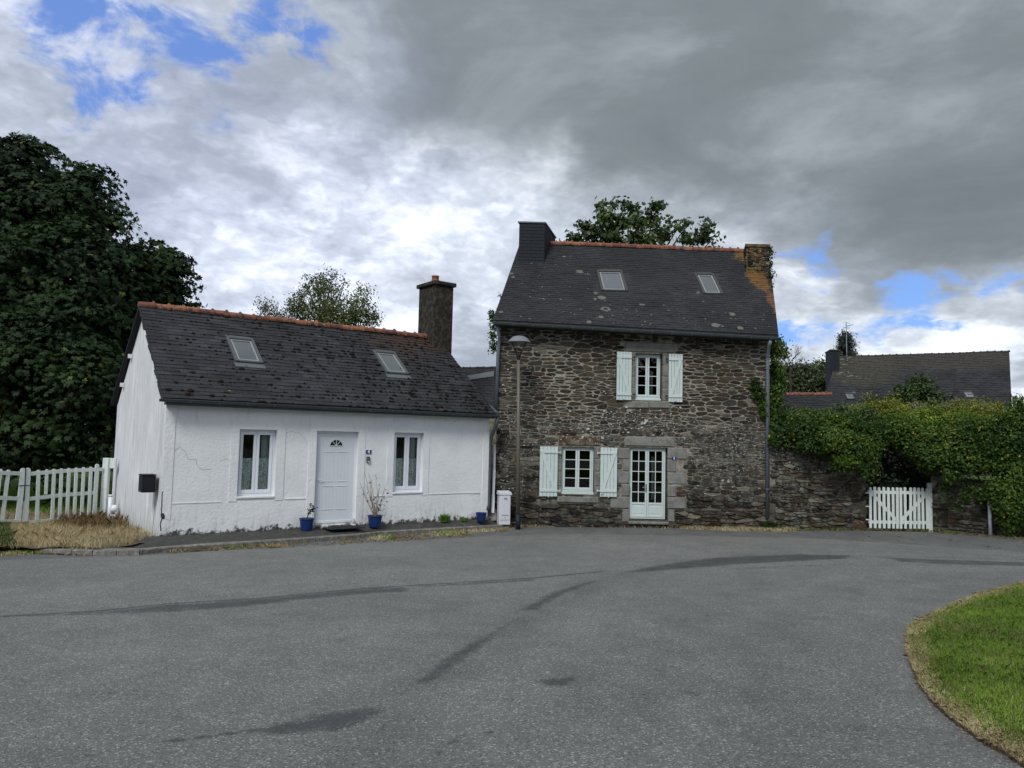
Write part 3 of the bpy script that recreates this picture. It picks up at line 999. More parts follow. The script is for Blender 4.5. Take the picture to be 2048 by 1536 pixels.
q = scatter(vis, 2600, lambda q: np.clip(0.3 + pnoise(q[:, 0], q[:, 1], 2.4), 0, 1))
pts = np.column_stack([q, gz_np(q[:, 0], q[:, 1]) + 0.03])
blades('tall_grass', pts, 0.065, 0.004, GRASS, 0.7, RNG.uniform(0.3, 0.9, len(q)))
tag(COL.objects['tall_grass'], 'longer grass blades standing out of the mown verge')
# dandelions and daisies
q = scatter(vis, 26)
mb = MB()
for x, y in q:
    z = gz(x, y) + 0.05
    mb.lathe([(0.0, 0.004), (0.012, 0.002), (0.0, -0.002)], (x, y, z), 6, random.random())
tag(mb.build('daisy', SIGNW, kind='stuff'), 'tiny white daisies dotted in the grass verge')

# --- left bank of dry grass between kerb and picket gate
kerb_px = [(-500, 1118), (-200, 1104), (20, 1099), (71, 1097), (167, 1101), (271, 1101), (312, 1097), (400, 1090), (470, 1086), (580, 1079), (703, 1070), (773, 1063), (920, 1055), (1012, 1050)]
KZ = 0.085
kxy = [tuple(onG(x, y, KZ)[:2]) for x, y in kerb_px]
HA = math.atan2(0.6044, 0.7967)          # bearing of the cottage front
W0 = Vector((-7.08, 15.3, -0.57))
WM = Matrix.Translation(W0) @ Matrix.Rotation(HA, 4, 'Z')


def wl(u, v, z=0.0):
    return WM @ Vector((u, v, z))


def bz(x, y):
    return -0.62 - 0.012 * (y - 15) if y > 14 else -0.62


# bank polygon
bank = [kxy[0], kxy[1], kxy[2], kxy[3], kxy[4], tuple(onG(250, 1096, KZ)[:2]), tuple(wl(-0.25, -0.12)[:2]), tuple(wl(-0.02, 0.1)[:2]), tuple(wl(-0.02, 5.5)[:2]), (-11.4, 21.0), (-24, 18.0), (-24, 13.0)]


def bankz(x, y):
    return gz(x, y) + 0.12 + 0.05 * max(0, min(1, (y - 15) / 3)) + 0.09 * max(0, min(1, (y - 17.5) / 2))


mb = MB()
bxs = np.linspace(-24, -6.5, 44)
bys = np.linspace(13, 21.2, 30)
for i in range(43):
    for j in range(29):
        cx_, cy_ = (bxs[i] + bxs[i + 1]) / 2, (bys[j] + bys[j + 1]) / 2
        if pip(np.array([cx_]), np.array([cy_]), bank)[0]:
            mb.quad(*[(x, y, bankz(x, y) + 0.03 * math.sin(x * 5 + y * 3)) for x, y in ((bxs[i], bys[j]), (bxs[i + 1], bys[j]), (bxs[i + 1], bys[j + 1]), (bxs[i], bys[j + 1]))])
tag(mb.build('bank', SOIL, kind='structure', smooth=True), 'bare brown bank of earth below the leaning picket gates')
q = scatter(bank, 80000, lambda q: (pnoise(q[:, 0], q[:, 1], 2.2) * 0.35 + 0.65) * np.where(q[:, 1] > 18.6, 0.15, 1))
pts = np.array([(x, y, bankz(x, y) - 0.02) for x, y in q])
blades('dry_bank_grass', pts, 0.17, 0.0045, STRAW, 0.8, droop=0.25)
tag(COL.objects['dry_bank_grass'], 'pale dry grass covering the bank in front of the picket gates')
q = scatter([(-10.6, 17.6), (-8.9, 16.6), (-8.2, 17.0), (-10.3, 19.3), (-11.4, 18.6)], 1500, lambda q: pnoise(q[:, 0], q[:, 1], 3) * 0.5 + 0.5)
pts = np.array([(x, y, bankz(x, y)) for x, y in q])
blades('rusty_weeds', pts, 0.28, 0.010, RUSTW, 0.7)
tag(COL.objects['rusty_weeds'], 'rust-brown seeding weeds at the foot of the gate post')
q = scatter(gxy([(-60, 1112), (-40, 1060), (18, 1062), (26, 1108)]), 2600)
pts = np.array([(x, y, bankz(x, y) - 0.02) for x, y in q])
blades('green_tuft', pts, 0.22, 0.008, LEAF_IVY, 0.6, RNG.uniform(0, 0.8, len(q)))
tag(COL.objects['green_tuft'], 'dark green grass tuft at the left end of the kerb')

# --- lawn behind the picket gates
lw = [(-60, 20.5), (-11.2, 20.2), (-9.8, 24), (-14, 60), (-60, 90)]
q = scatter([(-22, 19.5), (-10.5, 19.9), (-10.5, 22), (-18, 34), (-30, 34)], 34000, lambda q: np.clip(1.5 - (q[:, 1] - 19.5) / 13, 0.15, 1))
pts = np.column_stack([q, gz_np(q[:, 0], q[:, 1]) - 0.12])
blades('lawn_grass', pts, 0.12, 0.02, GRASS, 0.5, RNG.uniform(0, 0.9, len(q)))
tag(COL.objects['lawn_grass'], 'green lawn growing behind the picket gates under the chestnut')

# --- pavement in front of the cottage
pv = kxy[3:]
mb = MB()
wallside = [tuple(wl(u, 0.05)[:2]) for u in np.linspace(-0.25, 8.35, 12)]
endp = [tuple(onG(1018, 1040, KZ)[:2])]
top = pv + [tuple(onG(1024, 1046, KZ)[:2])] + endp + wallside[::-1]


def pz(x, y):
    # pavement falls with the road but meets the wall foot level
    return gz(x, y) + KZ


poly = [(x, y, pz(x, y)) for x, y in pv] + [(x, y, pz(x, y)) for x, y in (top[len(pv)], top[len(pv) + 1])] + [(x, y, -0.57 + 0.0) for x, y in wallside[::-1]]
# triangulate as strips between kerb and wall
kp = [Vector((x, y, pz(x, y))) for x, y in pv] + [Vector((top[len(pv)][0], top[len(pv)][1], pz(*top[len(pv)])))]


def along(pl, t):
    L = [0]
    for a, b in zip(pl[:-1], pl[1:]): L.append(L[-1] + (b - a).length)
    s = t * L[-1]
    for i in range(len(pl) - 1):
        if s <= L[i + 1] + 1e-9:
            return pl[i].lerp(pl[i + 1], (s - L[i]) / max(1e-9, L[i + 1] - L[i]))
    return pl[-1]


wp = [wl(-0.9, 0.35), wl(-0.25, 0.0)] + [wl(u, 0.02) for u in np.linspace(0, 8.3, 10)] + [Vector((*endp[0], 0))]
for p_ in wp: p_.z = gz(p_.x, p_.y) + KZ if p_ is wp[-1] else -0.575 - 0.004 * (p_ - W0).length
N = 60
rows = []
for i in range(N + 1):
    a, b = along(kp, i / N), along(wp, i / N)
    rows.append([a + Vector((0, 0, -0.16)), a, a.lerp(b, 0.13), a.lerp(b, 0.14), a.lerp(b, 0.5), b])
mbk, mbp = MB(), MB()
for i in range(N):
    for j in range(5):
        (mbk if j < 2 else mbp).quad(rows[i][j], rows[i + 1][j], rows[i + 1][j + 1], rows[i][j + 1])
tag(mbp.build('pavement', PAVE, kind='structure', smooth=False), 'narrow dark pavement running along the white cottage')
kerb = tag(mbk.build('kerb', KERB, kind='structure'), 'worn pale kerb edging the pavement by the white cottage')
for i in range(0, N, 2):
    mb = MB()
    a, b = along(kp, (i + 0.03) / N), along(kp, (i + 1.97) / N)
    dr = (b - a).normalized()
    nn = Vector((dr.y, -dr.x, 0))
    h = random.uniform(0.0, 0.012)
    vs = []
    for p in (a, b):
        for o_ in (0.03, 0.028):
            pass
    A0, B0 = a + nn * 0.03, b + nn * 0.03
    A1, B1 = a - nn * 0.10, b - nn * 0.10
    up = Vector((0, 0, 1))
    vs = [A0 - up * 0.15, B0 - up * 0.15, B0 + up * (h - 0.012), A0 + up * (h - 0.012), A0 + up * (h + 0.004) - nn * 0.018, B0 + up * (h + 0.004) - nn * 0.018, B1 + up * (h + 0.004), A1 + up * (h + 0.004)]
    mb.add(vs, [(0, 1, 2, 3), (3, 2, 5, 4), (4, 5, 6, 7), (0, 3, 4, 7), (1, 6, 5, 2)], random.random())
    mb.build('kerb_stone', KERB, kerb)


def leafbits(name, pts, size, m, label, flat=0.5, cat=None):
    """small fallen leaves / debris"""
    n = len(pts)
    an = RNG.uniform(0, 2 * pi, n)
    s = size * RNG.uniform(0.5, 1.4, n)
    t1 = np.stack([np.cos(an), np.sin(an), RNG.uniform(-flat, flat, n)], 1) * s[:, None]
    t2 = np.stack([-np.sin(an), np.cos(an), RNG.uniform(-flat, flat, n)], 1) * (s * 0.6)[:, None]
    v = np.stack([pts - t1, pts + t2, pts + t1, pts - t2], 1)
    o = np_mesh(name, v.reshape(-1, 3), 4, m, RNG.uniform(0, 1, n), kind='stuff')
    return tag(o, label)


def strip(pxa, pxb, n, zoff=0.02):
    """random ground points between two pixel polylines"""
    A = [onG(x, y) for x, y in pxa]
    B = [onG(x, y) for x, y in pxb]
    out = []
    for _ in range(n):
        t = random.random()
        a, b = along(A, t), along(B, t)
        p = a.lerp(b, random.random())
        out.append((p.x, p.y, gz(p.x, p.y) + zoff * random.random()))
    return np.array(out)


# weedy gutter strip between kerb and tarmac
ga = [(60, 1104), (167, 1107), (300, 1104), (400, 1096), (600, 1084), (780, 1070), (920, 1062), (1015, 1056)]
gb = [(60, 1108), (167, 1112), (300, 1109), (400, 1103), (600, 1094), (780, 1085), (920, 1076), (1015, 1064)]
P_ = strip(ga, gb, 5200, 0.03)
keep = (np.sin(P_[:, 0] * 2.1) + np.sin(P_[:, 0] * 5.3 + 1) + RNG.uniform(-1, 1.4, len(P_))) > -0.1
leafbits('leaf_litter', P_[keep], 0.026, LITTER, 'dead leaves and crumbs gathered in the gutter below the kerb')
leafbits('gravel', strip(ga, gb, 4500, 0.012), 0.012, KERB, 'loose dark grit lying between kerb and tarmac', 0.9)
Q = []
for cx, w, n in ((300, 14, 350), (350, 22, 200), (560, 35, 160), (760, 25, 240), (895, 45, 450), (960, 40, 500), (1008, 14, 300), (160, 22, 160), (20, 30, 400)):
    for _ in range(n):
        x = random.gauss(cx, w * 0.5)
        p = onG(x, np.interp(x, [0, 300, 400, 600, 780, 920, 1015], [1108, 1104, 1097, 1088, 1075, 1066, 1056]) + random.uniform(-4, 4))
        Q.append((p.x, p.y, gz(p.x, p.y)))
blades('gutter_weeds', np.array(Q), 0.07, 0.010, STRAW, 0.9, RNG.uniform(0.2, 1, len(Q)))
tag(COL.objects['gutter_weeds'], 'dry tufts of weed sprouting along the gutter')
Q = []
for cx, w, n in ((305, 18, 260), (352, 20, 90), (470, 40, 140), (770, 22, 120), (893, 26, 260), (30, 50, 300)):
    for _ in range(n):
        x = random.gauss(cx, w * 0.5)
        p = onG(x, np.interp(x, [0, 300, 400, 600, 780, 920, 1015], [1108, 1104, 1097, 1088, 1075, 1066, 1056]) + random.uniform(-5, 3))
        Q.append((p.x, p.y, gz(p.x, p.y)))
blades('green_weeds', np.array(Q), 0.075, 0.014, GRASS, 0.8, RNG.uniform(0.3, 0.99, len(Q)))
tag(COL.objects['green_weeds'], 'small green weeds growing out of the gutter')
# ================================================================== BUILDING HELPERS
def wall_face(mb, x0, x1, zlo, zhi, holes, y=0.0, reveal=0.22, outward=-1, zl=None, zr=None):
    """front face in the plane y, with holes (x0,x1,z0,z1) and their reveals going to y+reveal"""
    xs = sorted({x0, x1, *[h[0] for h in holes], *[h[1] for h in holes]})
    zs = sorted({zlo, zhi, *[h[2] for h in holes], *[h[3] for h in holes]})
    zs = [z for z in zs if zlo <= z <= zhi]
    top = lambda x: zhi if zl is None else zl + (zr - zl) * (x - x0) / (x1 - x0)
    for a, b in zip(xs[:-1], xs[1:]):
        for c, d in zip(zs[:-1], zs[1:]):
            if any(h[0] < (a + b) / 2 < h[1] and h[2] < (c + d) / 2 < h[3] for h in holes): continue
            da, db = (top(a), top(b)) if d == zhi else (d, d)
            mb.quad((a, y, c), (b, y, c), (b, y, db), (a, y, da))
    for h in holes:
        a, b, c, d = h[:4]
        r = y + reveal
        mb.quad((a, y, c), (a, r, c), (a, r, d), (a, y, d))
        mb.quad((b, y, c), (b, y, d), (b, r, d), (b, r, c))
        mb.quad((a, y, d), (a, r, d), (b, r, d), (b, y, d))
        mb.quad((a, y, c), (b, y, c), (b, r, c), (a, r, c))


def box_frame(mb, x0, x1, z0, z1, y0, y1, w, wb=None, ch=0.004):
    wb = wb or w
    mb.box(x0, x0 + w, y0, y1, z0, z1, ch=ch)
    mb.box(x1 - w, x1, y0, y1, z0, z1, ch=ch)
    mb.box(x0 + w, x1 - w, y0 + 0.002, y1 - 0.002, z1 - w, z1, ch=ch)
    mb.box(x0 + w, x1 - w, y0 + 0.002, y1 - 0.002, z0, z0 + wb, ch=ch)


def window(parent, x0, x1, z0, z1, y, m, rows=1, cols=2, fw=0.05, sash=0.055, bar=0.02, sub=1, bottom=0.06, zb=None, name='window'):
    """casement: outer frame, two sashes, glazing bars; one pane object per light"""
    mb = MB()
    box_frame(mb, x0, x1, z0, z1, y, y + 0.06, fw)
    o = mb.build(name, m, parent)
    xi0, xi1, zi0, zi1 = x0 + fw, x1 - fw, z0 + fw, z1 - fw
    sw = (xi1 - xi0) / cols
    for c in range(cols):
        a, b = xi0 + c * sw + 0.003, xi0 + (c + 1) * sw - 0.003
        sm = MB()
        box_frame(sm, a, b, zi0, zi1, y - 0.012, y + 0.045, sash, bottom)
        ga, gb, gc, gd = a + sash, b - sash, (zi0 + bottom if zb is None else zb), zi1 - sash
        rh = (gd - gc) / rows
        cw = (gb - ga) / sub
        for r in range(1, rows):
            sm.box(ga - 0.002, gb + 0.002, y - 0.004, y + 0.03, gc + r * rh - bar / 2, gc + r * rh + bar / 2, ch=0.003)
        for k in range(1, sub):
            sm.box(ga + k * cw - bar / 2, ga + k * cw + bar / 2, y - 0.006, y + 0.032, gc, gd, ch=0.003)
        if zb is not None:      # solid lower panel
            sm.box(ga, gb, y + 0.005, y + 0.03, zi0 + bottom, zb - 0.05)
            sm.box(ga - 0.002, gb + 0.002, y - 0.008, y + 0.04, zb - 0.055, zb, ch=0.004)
            sm.box(ga + 0.04, gb - 0.04, y - 0.001, y + 0.02, zi0 + bottom + 0.04, zb - 0.10, ch=0.006)
        sm.build('sash', m, o)
        for r in range(rows):
            for k in range(sub):
                g = MB()
                g.quad((ga + k * cw + 0.002, 0, gc + r * rh + 0.002), (ga + (k + 1) * cw - 0.002, 0, gc + r * rh + 0.002), (ga + (k + 1) * cw - 0.002, 0, gc + (r + 1) * rh - 0.002), (ga + k * cw + 0.002, 0, gc + (r + 1) * rh - 0.002))
                g.build('pane', GLASS, o, (0, y + 0.012, 0))
    return o


def curtain(parent, x0, x1, z0, z1, y, m=None, folds=9, amp=0.025):
    mb = MB()
    n = 60
    for i in range(n):
        a, b = i / n, (i + 1) / n
        f = lambda t: (x0 + (x1 - x0) * t, y + amp * math.sin(t * folds * 2 * pi) + amp * 0.5 * math.sin(t * folds * 5.1))
        (xa, ya), (xb, yb) = f(a), f(b)
        mb.quad((xa, ya, z0), (xb, yb, z0), (xb, yb, z1), (xa, ya, z1))
    return mb.build('curtain', m or LACE, parent, smooth=True)


def slates(parent, BL, BR, TR, TL, rows, cols, m, me_name, nind, skip=(), right_cut=None, lift=0.012, jit=0.01, cam_local=None, tail=1.7):
    """roof covering laid slate by slate on the bilinear sheet BL..TL (local points)"""
    BL, BR, TR, TL = map(Vector, (BL, BR, TR, TL))

    def S(u, v):
        return BL * (1 - u) * (1 - v) + BR * u * (1 - v) + TR * u * v + TL * (1 - u) * v
    unit = MB()
    unit.add([(-.5, 0, 0), (.5, 0, 0), (.5, 1, 0), (-.5, 1, 0), (-.5, 0, 1), (.5, 0, 1), (.5, 1, 0.4), (-.5, 1, 0.4)],
             [(4, 5, 6, 7), (0, 1, 5, 4), (1, 2, 6, 5), (0, 4, 7, 3), (0, 3, 2, 1)])
    ume = unit.mesh(me_name, m)
    lst = []
    for r in range(rows):
        v0 = r / rows
        shift = 0.5 if r % 2 else 0.0
        for c in range(-1, cols + 1):
            u0 = (c + shift) / cols
            u1 = u0 + 1 / cols
            u0, u1 = max(u0, 0), min(u1, 1)
            if u1 - u0 < 0.2 / cols: continue
            uc = (u0 + u1) / 2
            vc = v0 + 0.5 / rows
            if any(a < uc < b and e < vc < f for a, b, e, f in skip): continue
            w = (S(u1, v0) - S(u0, v0)).length
            p = S(uc, v0)
            ax = (S(min(uc + .01, 1), v0) - S(max(uc - .01, 0), v0)).normalized()
            ay = (S(uc, min(v0 + .01 + 1 / rows, 1)) - p).normalized()
            az = ax.cross(ay).normalized()
            L = min((S(uc, v0 + 1 / rows) - p).length * tail, (S(uc, 1) - p).length)
            h = lift * random.uniform(0.7, 1.5)
            drop = random.uniform(-jit, jit)
            rot = random.gauss(0, 0.012)
            ax2 = (ax + ay * rot).normalized()
            ay2 = (ay - ax * rot - az * (lift / (L + 1e-6)) * 0.9).normalized()
            p = p + ay * drop + az * 0.014
            Mx = Matrix((ax2 * (w - 0.004), ay2 * L, az * h)).transposed().to_4x4()
            Mx.translation = p
            lst.append((Mx, p))
    if cam_local is not None:
        lst.sort(key=lambda q: (q[1] - cam_local).length)
    me_u = [Vector(q) for q in unit.v]
    for Mx, p in lst[:nind]:
        put(ume, 'slate', parent, Mx)
    rest = MB()
    for Mx, p in lst[nind:]:
        rest.add([Mx @ q for q in me_u], unit.f, random.random())
    if rest.v:
        rest.build('slate_covering', m, parent, kind='stuff')
    return S


def skylight(parent, corners, m, frame_t=0.07, flash=True):
    """corners tl,tr,br,bl on the roof sheet (local)"""
    tl, tr, br, bl = map(Vector, corners)
    ax = (br - bl).normalized()
    ay = (tl - bl).normalized()
    n = ax.cross(ay).normalized()
    W, H = (br - bl).length, (tl - bl).length
    Mx = Matrix((ax, ay, n)).transposed().to_4x4()
    Mx.translation = bl
    o = bpy.data.objects.new('skylight', None)
    COL.objects.link(o)
    o.parent = parent
    o.matrix_local = Mx
    mb = MB()
    t = frame_t
    mb.box(0, t, 0, H, 0.0, 0.085, ch=0.008)
    mb.box(W - t, W, 0, H, 0.0, 0.085, ch=0.008)
    mb.box(t, W - t, H - t * 1.7, H - 0.002, 0.0, 0.105, ch=0.01)
    mb.box(t, W - t, 0.002, t * 0.8, 0.0, 0.075, ch=0.008)
    mb.build('frame', m, o)
    s = MB()
    box = (t + 0.01, W - t - 0.01, t * 0.8 + 0.01, H - t * 1.7 - 0.01)
    x0, x1, y0, y1 = box
    q = 0.035
    s.box(x0, x0 + q, y0, y1, 0.02, 0.07)
    s.box(x1 - q, x1, y0, y1, 0.02, 0.07)
    s.box(x0 + q, x1 - q, y1 - q, y1, 0.02, 0.068)
    s.box(x0 + q, x1 - q, y0, y0 + q, 0.02, 0.068)
    s.build('sash', PALEF, o)
    g = MB()
    g.quad((x0 + q, y0 + q, 0), (x1 - q, y0 + q, 0), (x1 - q, y1 - q, 0), (x0 + q, y1 - q, 0))
    g.build('pane', GLASSR, o, (0, 0, 0.055))
    b = MB()
    b.quad((x0, y0, -0.02), (x1, y0, -0.02), (x1, y1, -0.02), (x0, y1, -0.02))
    b.build('blind', FABR, o)
    if flash:
        f = MB()
        f.box(-0.02, W + 0.02, -0.17, -0.003, 0.018, 0.030)
        f.build('flashing', FLASH, o)
    return o


def ridge_tiles(parent, a, b, n, r=0.13, name='ridge_tile', m=None):
    a, b = Vector(a), Vector(b)
    L = (b - a).length / n
    d = (b - a).normalized()
    mb = MB()
    prof = []
    k = 8
    vs, fs = [], []
    for x, rr in ((0.0, r * 0.92), (L * 0.86, r * 0.92), (L * 0.88, r * 1.12), (L * 1.03, r * 1.16), (L * 1.03, r * 0.8)):
        for i in range(k + 1):
            t = pi * (-0.12 + 1.24 * i / k)
            vs.append((x, math.cos(t) * rr * 1.1, math.sin(t) * rr))
    for s_ in range(4):
        for i in range(k):
            q = s_ * (k + 1) + i
            fs.append((q, q + 1, q + k + 2, q + k + 1))
    vs.append((L * 0.95, 0, r * 1.35))
    ti = len(vs) - 1
    c0 = 2 * (k + 1) + k // 2
    fs += [(c0 - 1, c0 + 1, ti), (c0 + k + 2, c0 + k, ti), (c0 + 1, c0 + k + 2, ti), (c0 + k, c0 - 1, ti)]
    fs += [tuple(range(k + 1))[::-1]]
    mb.add(vs, fs)
    me = mb.mesh(name, m or RIDGE)
    rz = d.to_track_quat('X', 'Z').to_matrix().to_4x4()
    for i in range(n):
        Mx = Matrix.Translation(a + d * (L * i) + Vector((0, 0, random.uniform(-0.008, 0.008)))) @ rz @ Matrix.Rotation(random.gauss(0, 0.02), 4, 'Y')
        put(me, name, parent, Mx)


def gutter(parent, a, b, r=0.065, m=None, brackets=0.9, name='gutter'):
    a, b = Vector(a), Vector(b)
    d = (b - a).normalized()
    L = (b - a).length
    fr = Vector((0, -1, 0))
    up = d.cross(fr) * -1
    if up.z < 0: up = -up
    mb = MB()
    k = 10

    def ring(x, rr, y0=0):
        out = []
        for i in range(k + 1):
            t = pi * i / k
            out.append(a + d * x + fr * (-math.cos(t) * rr) + up * (-math.sin(t) * rr + y0))
        return out
    o1, o2 = ring(0, r), ring(L, r)
    i1, i2 = ring(0, r * 0.93), ring(L, r * 0.93)
    vs = o1 + o2 + i1 + i2
    n = k + 1
    fs = []
    for i in range(k):
        fs += [(i, i + 1, n + i + 1, n + i), (2 * n + i + 1, 2 * n + i, 3 * n + i, 3 * n + i + 1)]
    fs += [(0, n, 3 * n, 2 * n), (n - 1, 3 * n - 1, 4 * n - 1, 2 * n - 1)]
    fs += [tuple(range(n))[::-1], tuple(range(n, 2 * n))]
    mb.add(vs, fs)
    mb.tube([a + fr * r, b + fr * r], r * 0.14, 6)
    g = mb.build(name, m or ZINCD, parent, smooth=False)
    c = int(L / brackets)
    br = MB()
    for i in range(1, c + 1):
        x = L * i / (c + 0.5)
        p1, p2 = ring(x - 0.012, r * 1.06), ring(x + 0.012, r * 1.06)
        br.add(p1 + p2, [(j, j + 1, n + j + 1, n + j) for j in range(k)], random.random())
    br.build('gutter_bracket', ZINC, g, kind='stuff')
    return g


# ================================================================== THE WHITE COTTAGE
cot = thing('cottage', W0, HA, 'single-storey white rendered cottage with mossy slate roof and orange ridge tiles', 'house')
LW, DW_ = 8.15, 5.5
EZ, RZ, RV = 2.80, 5.06, 2.75
w1 = (1.50, 2.33, 0.70, 2.20)
w2 = (5.27, 6.11, 0.70, 2.215)
dr_ = (3.26, 4.31, 0.03, 2.205)
mb = MB()
wall_face(mb, 0, LW, -0.5, EZ - 0.05, [w1, w2, dr_], 0.0, 0.16)
mb.build('front_wall', RND, cot)
mb = MB()
mb.add([(0, 0.001, -0.5), (0, DW_, -0.5), (0, DW_, EZ - 0.06), (0, RV, RZ - 0.06), (0, 0.001, EZ - 0.06 + 0.16)], [(4, 3, 2, 1, 0)])
mb.build('gable_wall', GAB, cot)
mb = MB()
mb.add([(LW, 0.001, -0.5), (LW, DW_, -0.5), (LW, DW_, EZ - 0.06), (LW, RV, RZ - 0.06), (LW, 0.001, EZ + 0.1)], [(0, 1, 2, 3, 4)])
mb.quad((LW, DW_, -0.5), (0, DW_, -0.5), (0, DW_, EZ - 0.05), (LW, DW_, EZ - 0.05))
mb.quad((LW - 0.01, 3.5, -0.5), (0.01, 3.5, -0.5), (0.01, 3.5, EZ), (LW - 0.01, 3.5, EZ))
mb.build('wall', RND, cot)
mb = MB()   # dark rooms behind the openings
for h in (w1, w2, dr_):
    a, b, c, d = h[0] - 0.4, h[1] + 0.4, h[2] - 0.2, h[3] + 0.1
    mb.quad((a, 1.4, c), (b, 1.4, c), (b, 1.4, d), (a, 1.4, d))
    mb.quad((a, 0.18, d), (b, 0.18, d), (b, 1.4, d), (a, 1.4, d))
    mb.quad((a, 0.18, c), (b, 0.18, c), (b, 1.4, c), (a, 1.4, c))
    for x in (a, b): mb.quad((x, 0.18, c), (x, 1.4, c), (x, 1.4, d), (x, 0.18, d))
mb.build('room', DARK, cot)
# raised render bands
P = 0.014
for a, b in ((0.0, 0.19), (LW - 0.19, LW)):
    mb = MB()
    mb.box(a, b, -P, 0.0, -0.3, EZ - 0.06)
    mb.build('corner_band', RND, cot)
for (a, b, c, d), (e, f, g) in ((w1, (1.33, 2.52, 2.36)), (w2, (5.09, 6.28, 2.39)), (dr_, (3.08, 4.49, 2.375))):
    mb = MB()
    zb_ = c if c > 0.3 else -0.3
    if c > 0.3: zb_ = 0.64
    mb.box(e, a, -P, 0.0, zb_, g)
    mb.box(b, f, -P, 0.0, zb_, g)
    mb.box(a, b, -P + 0.001, 0.0, d, g)
    mb.build('surround', RND, cot)
for a, b in ((0.19, 3.08), (4.49, LW - 0.19)):
    for y_, c, d in ((-0.011, -0.3, 0.30), (-0.005, 0.305, 0.635)):
        mb = MB()
        mb.box(a, b, y_, 0.0, c, d)
        mb.build('plinth', RND, cot)
# ledge remains
for a, b, z, t in ((2.55, 3.06, 0.65, 0.02), (4.75, 5.07, 0.655, 0.012), (6.3, 7.9, 0.665, 0.009), (0.2, 1.2, 0.64, 0.006)):
    mb = MB()
    mb.box(a, b, -0.018, -0.003, z, z + t, ch=0.003)
    mb.build('ledge', RND, cot)


def crack(parent, pts, w, y, m=CRACK):
    mb = MB()
    P3 = []
    for (x0, z0), (x1, z1) in zip(pts[:-1], pts[1:]):
        n = max(2, int(math.hypot(x1 - x0, z1 - z0) / 0.05))
        for i in range(n):
            P3.append((x0 + (x1 - x0) * i / n + random.gauss(0, 0.006), z0 + (z1 - z0) * i / n + random.gauss(0, 0.006)))
    P3.append(pts[-1])
    for (x0, z0), (x1, z1) in zip(P3[:-1], P3[1:]):
        L = math.hypot(x1 - x0, z1 - z0) + 1e-6
        nx, nz = -(z1 - z0) / L * w / 2, (x1 - x0) / L * w / 2
        mb.quad((x0 - nx, y, z0 - nz), (x1 - nx, y, z1 - nz), (x1 + nx, y, z1 + nz), (x0 + nx, y, z0 + nz))
    return mb.build('crack', m, parent)


crack(cot, [(0.20, 1.72), (0.30, 1.80), (0.42, 1.72), (0.47, 1.55), (0.62, 1.54), (0.66, 1.42), (0.78, 1.33), (0.95, 1.34)], 0.007, -0.004)
crack(cot, [(1.12, 1.52), (1.2, 1.53), (1.28, 1.56)], 0.006, -0.004)
crack(cot, [(2.53, 2.14), (2.65, 2.18), (2.85, 2.14), (2.98, 2.0), (3.05, 1.88)], 0.005, -0.004)
crack(cot, [(0.05, 0.35), (0.12, 0.33), (0.18, 0.30)], 0.008, -P - 0.003)
crack(cot, [(0.01, 0.9), (0.012, 0.5), (0.02, 0.1)], 0.018, -P - 0.004, IRON)
crack(cot, [(0.02, 0.44), (0.06, 0.42), (0.05, 0.34)], 0.05, -P - 0.005, IRON)
crack(cot, [(6.9, 2.45), (7.05, 2.55), (7.15, 2.62)], 0.005, -0.004)
crack(cot, [(7.6, 0.62), (7.9, 0.64)], 0.008, -0.013)
# gable cracks and pipe chase, in the gable plane (x = 0)
for v0, z0, v1, z1, w in ((0.62, -0.1, 0.50, 1.05, 0.035), (0.45, 1.3, 0.40, 2.9, 0.012), (0.20, 1.6, 0.33, 2.0, 0.015), (0.33, 2.0, 0.2, 2.6, 0.012), (1.4, 0.62, 1.9, 0.55, 0.01)):
    gm = MB()
    n = 8
    for i in range(n):
        a, b = i / n, (i + 1) / n
        ya, yb = v0 + (v1 - v0) * a, v0 + (v1 - v0) * b
        za, zb_ = z0 + (z1 - z0) * a, z0 + (z1 - z0) * b
        gm.quad((-0.004, ya - w / 2, za), (-0.004, ya + w / 2, za), (-0.004, yb + w / 2, zb_), (-0.004, yb - w / 2, zb_))
    gm.build('crack', CRACK, cot)

for h in (w1, w2):
    a, b, c, d = h
    sl = MB()
    sl.box(a, b, -0.028, 0.16, c, c + 0.045, ch=0.006)
    wd = window(cot, a, b, c + 0.047, d, 0.10, WHITE, rows=1, cols=2, fw=0.055, sash=0.062, bottom=0.08)
    sl.build('sill', RND, wd)
    mid = (a + b) / 2
    curtain(wd, a + 0.1, mid - 0.05, c + 0.1, c + 0.87, 0.165, None, 5, 0.012)
    curtain(wd, mid + 0.05, b - 0.08, c + 0.1, c + 0.87, 0.165, None, 5, 0.012)
    curtain(wd, b - 0.26, b - 0.09, c + 0.1, d - 0.1, 0.24, FABR, 3, 0.02)
# door
a, b, c, d = dr_
df = MB()
box_frame(df, a, b, c, d, 0.09, 0.15, 0.06, 0.03)
dfo = df.build('door_frame', WHITE, cot)
dl = MB()
y = 0.085
x0, x1, z0, z1 = a + 0.062, b - 0.062, c + 0.035, d - 0.062
dl.box(x0, x1, y, y + 0.05, z0, z1, ch=0.004)
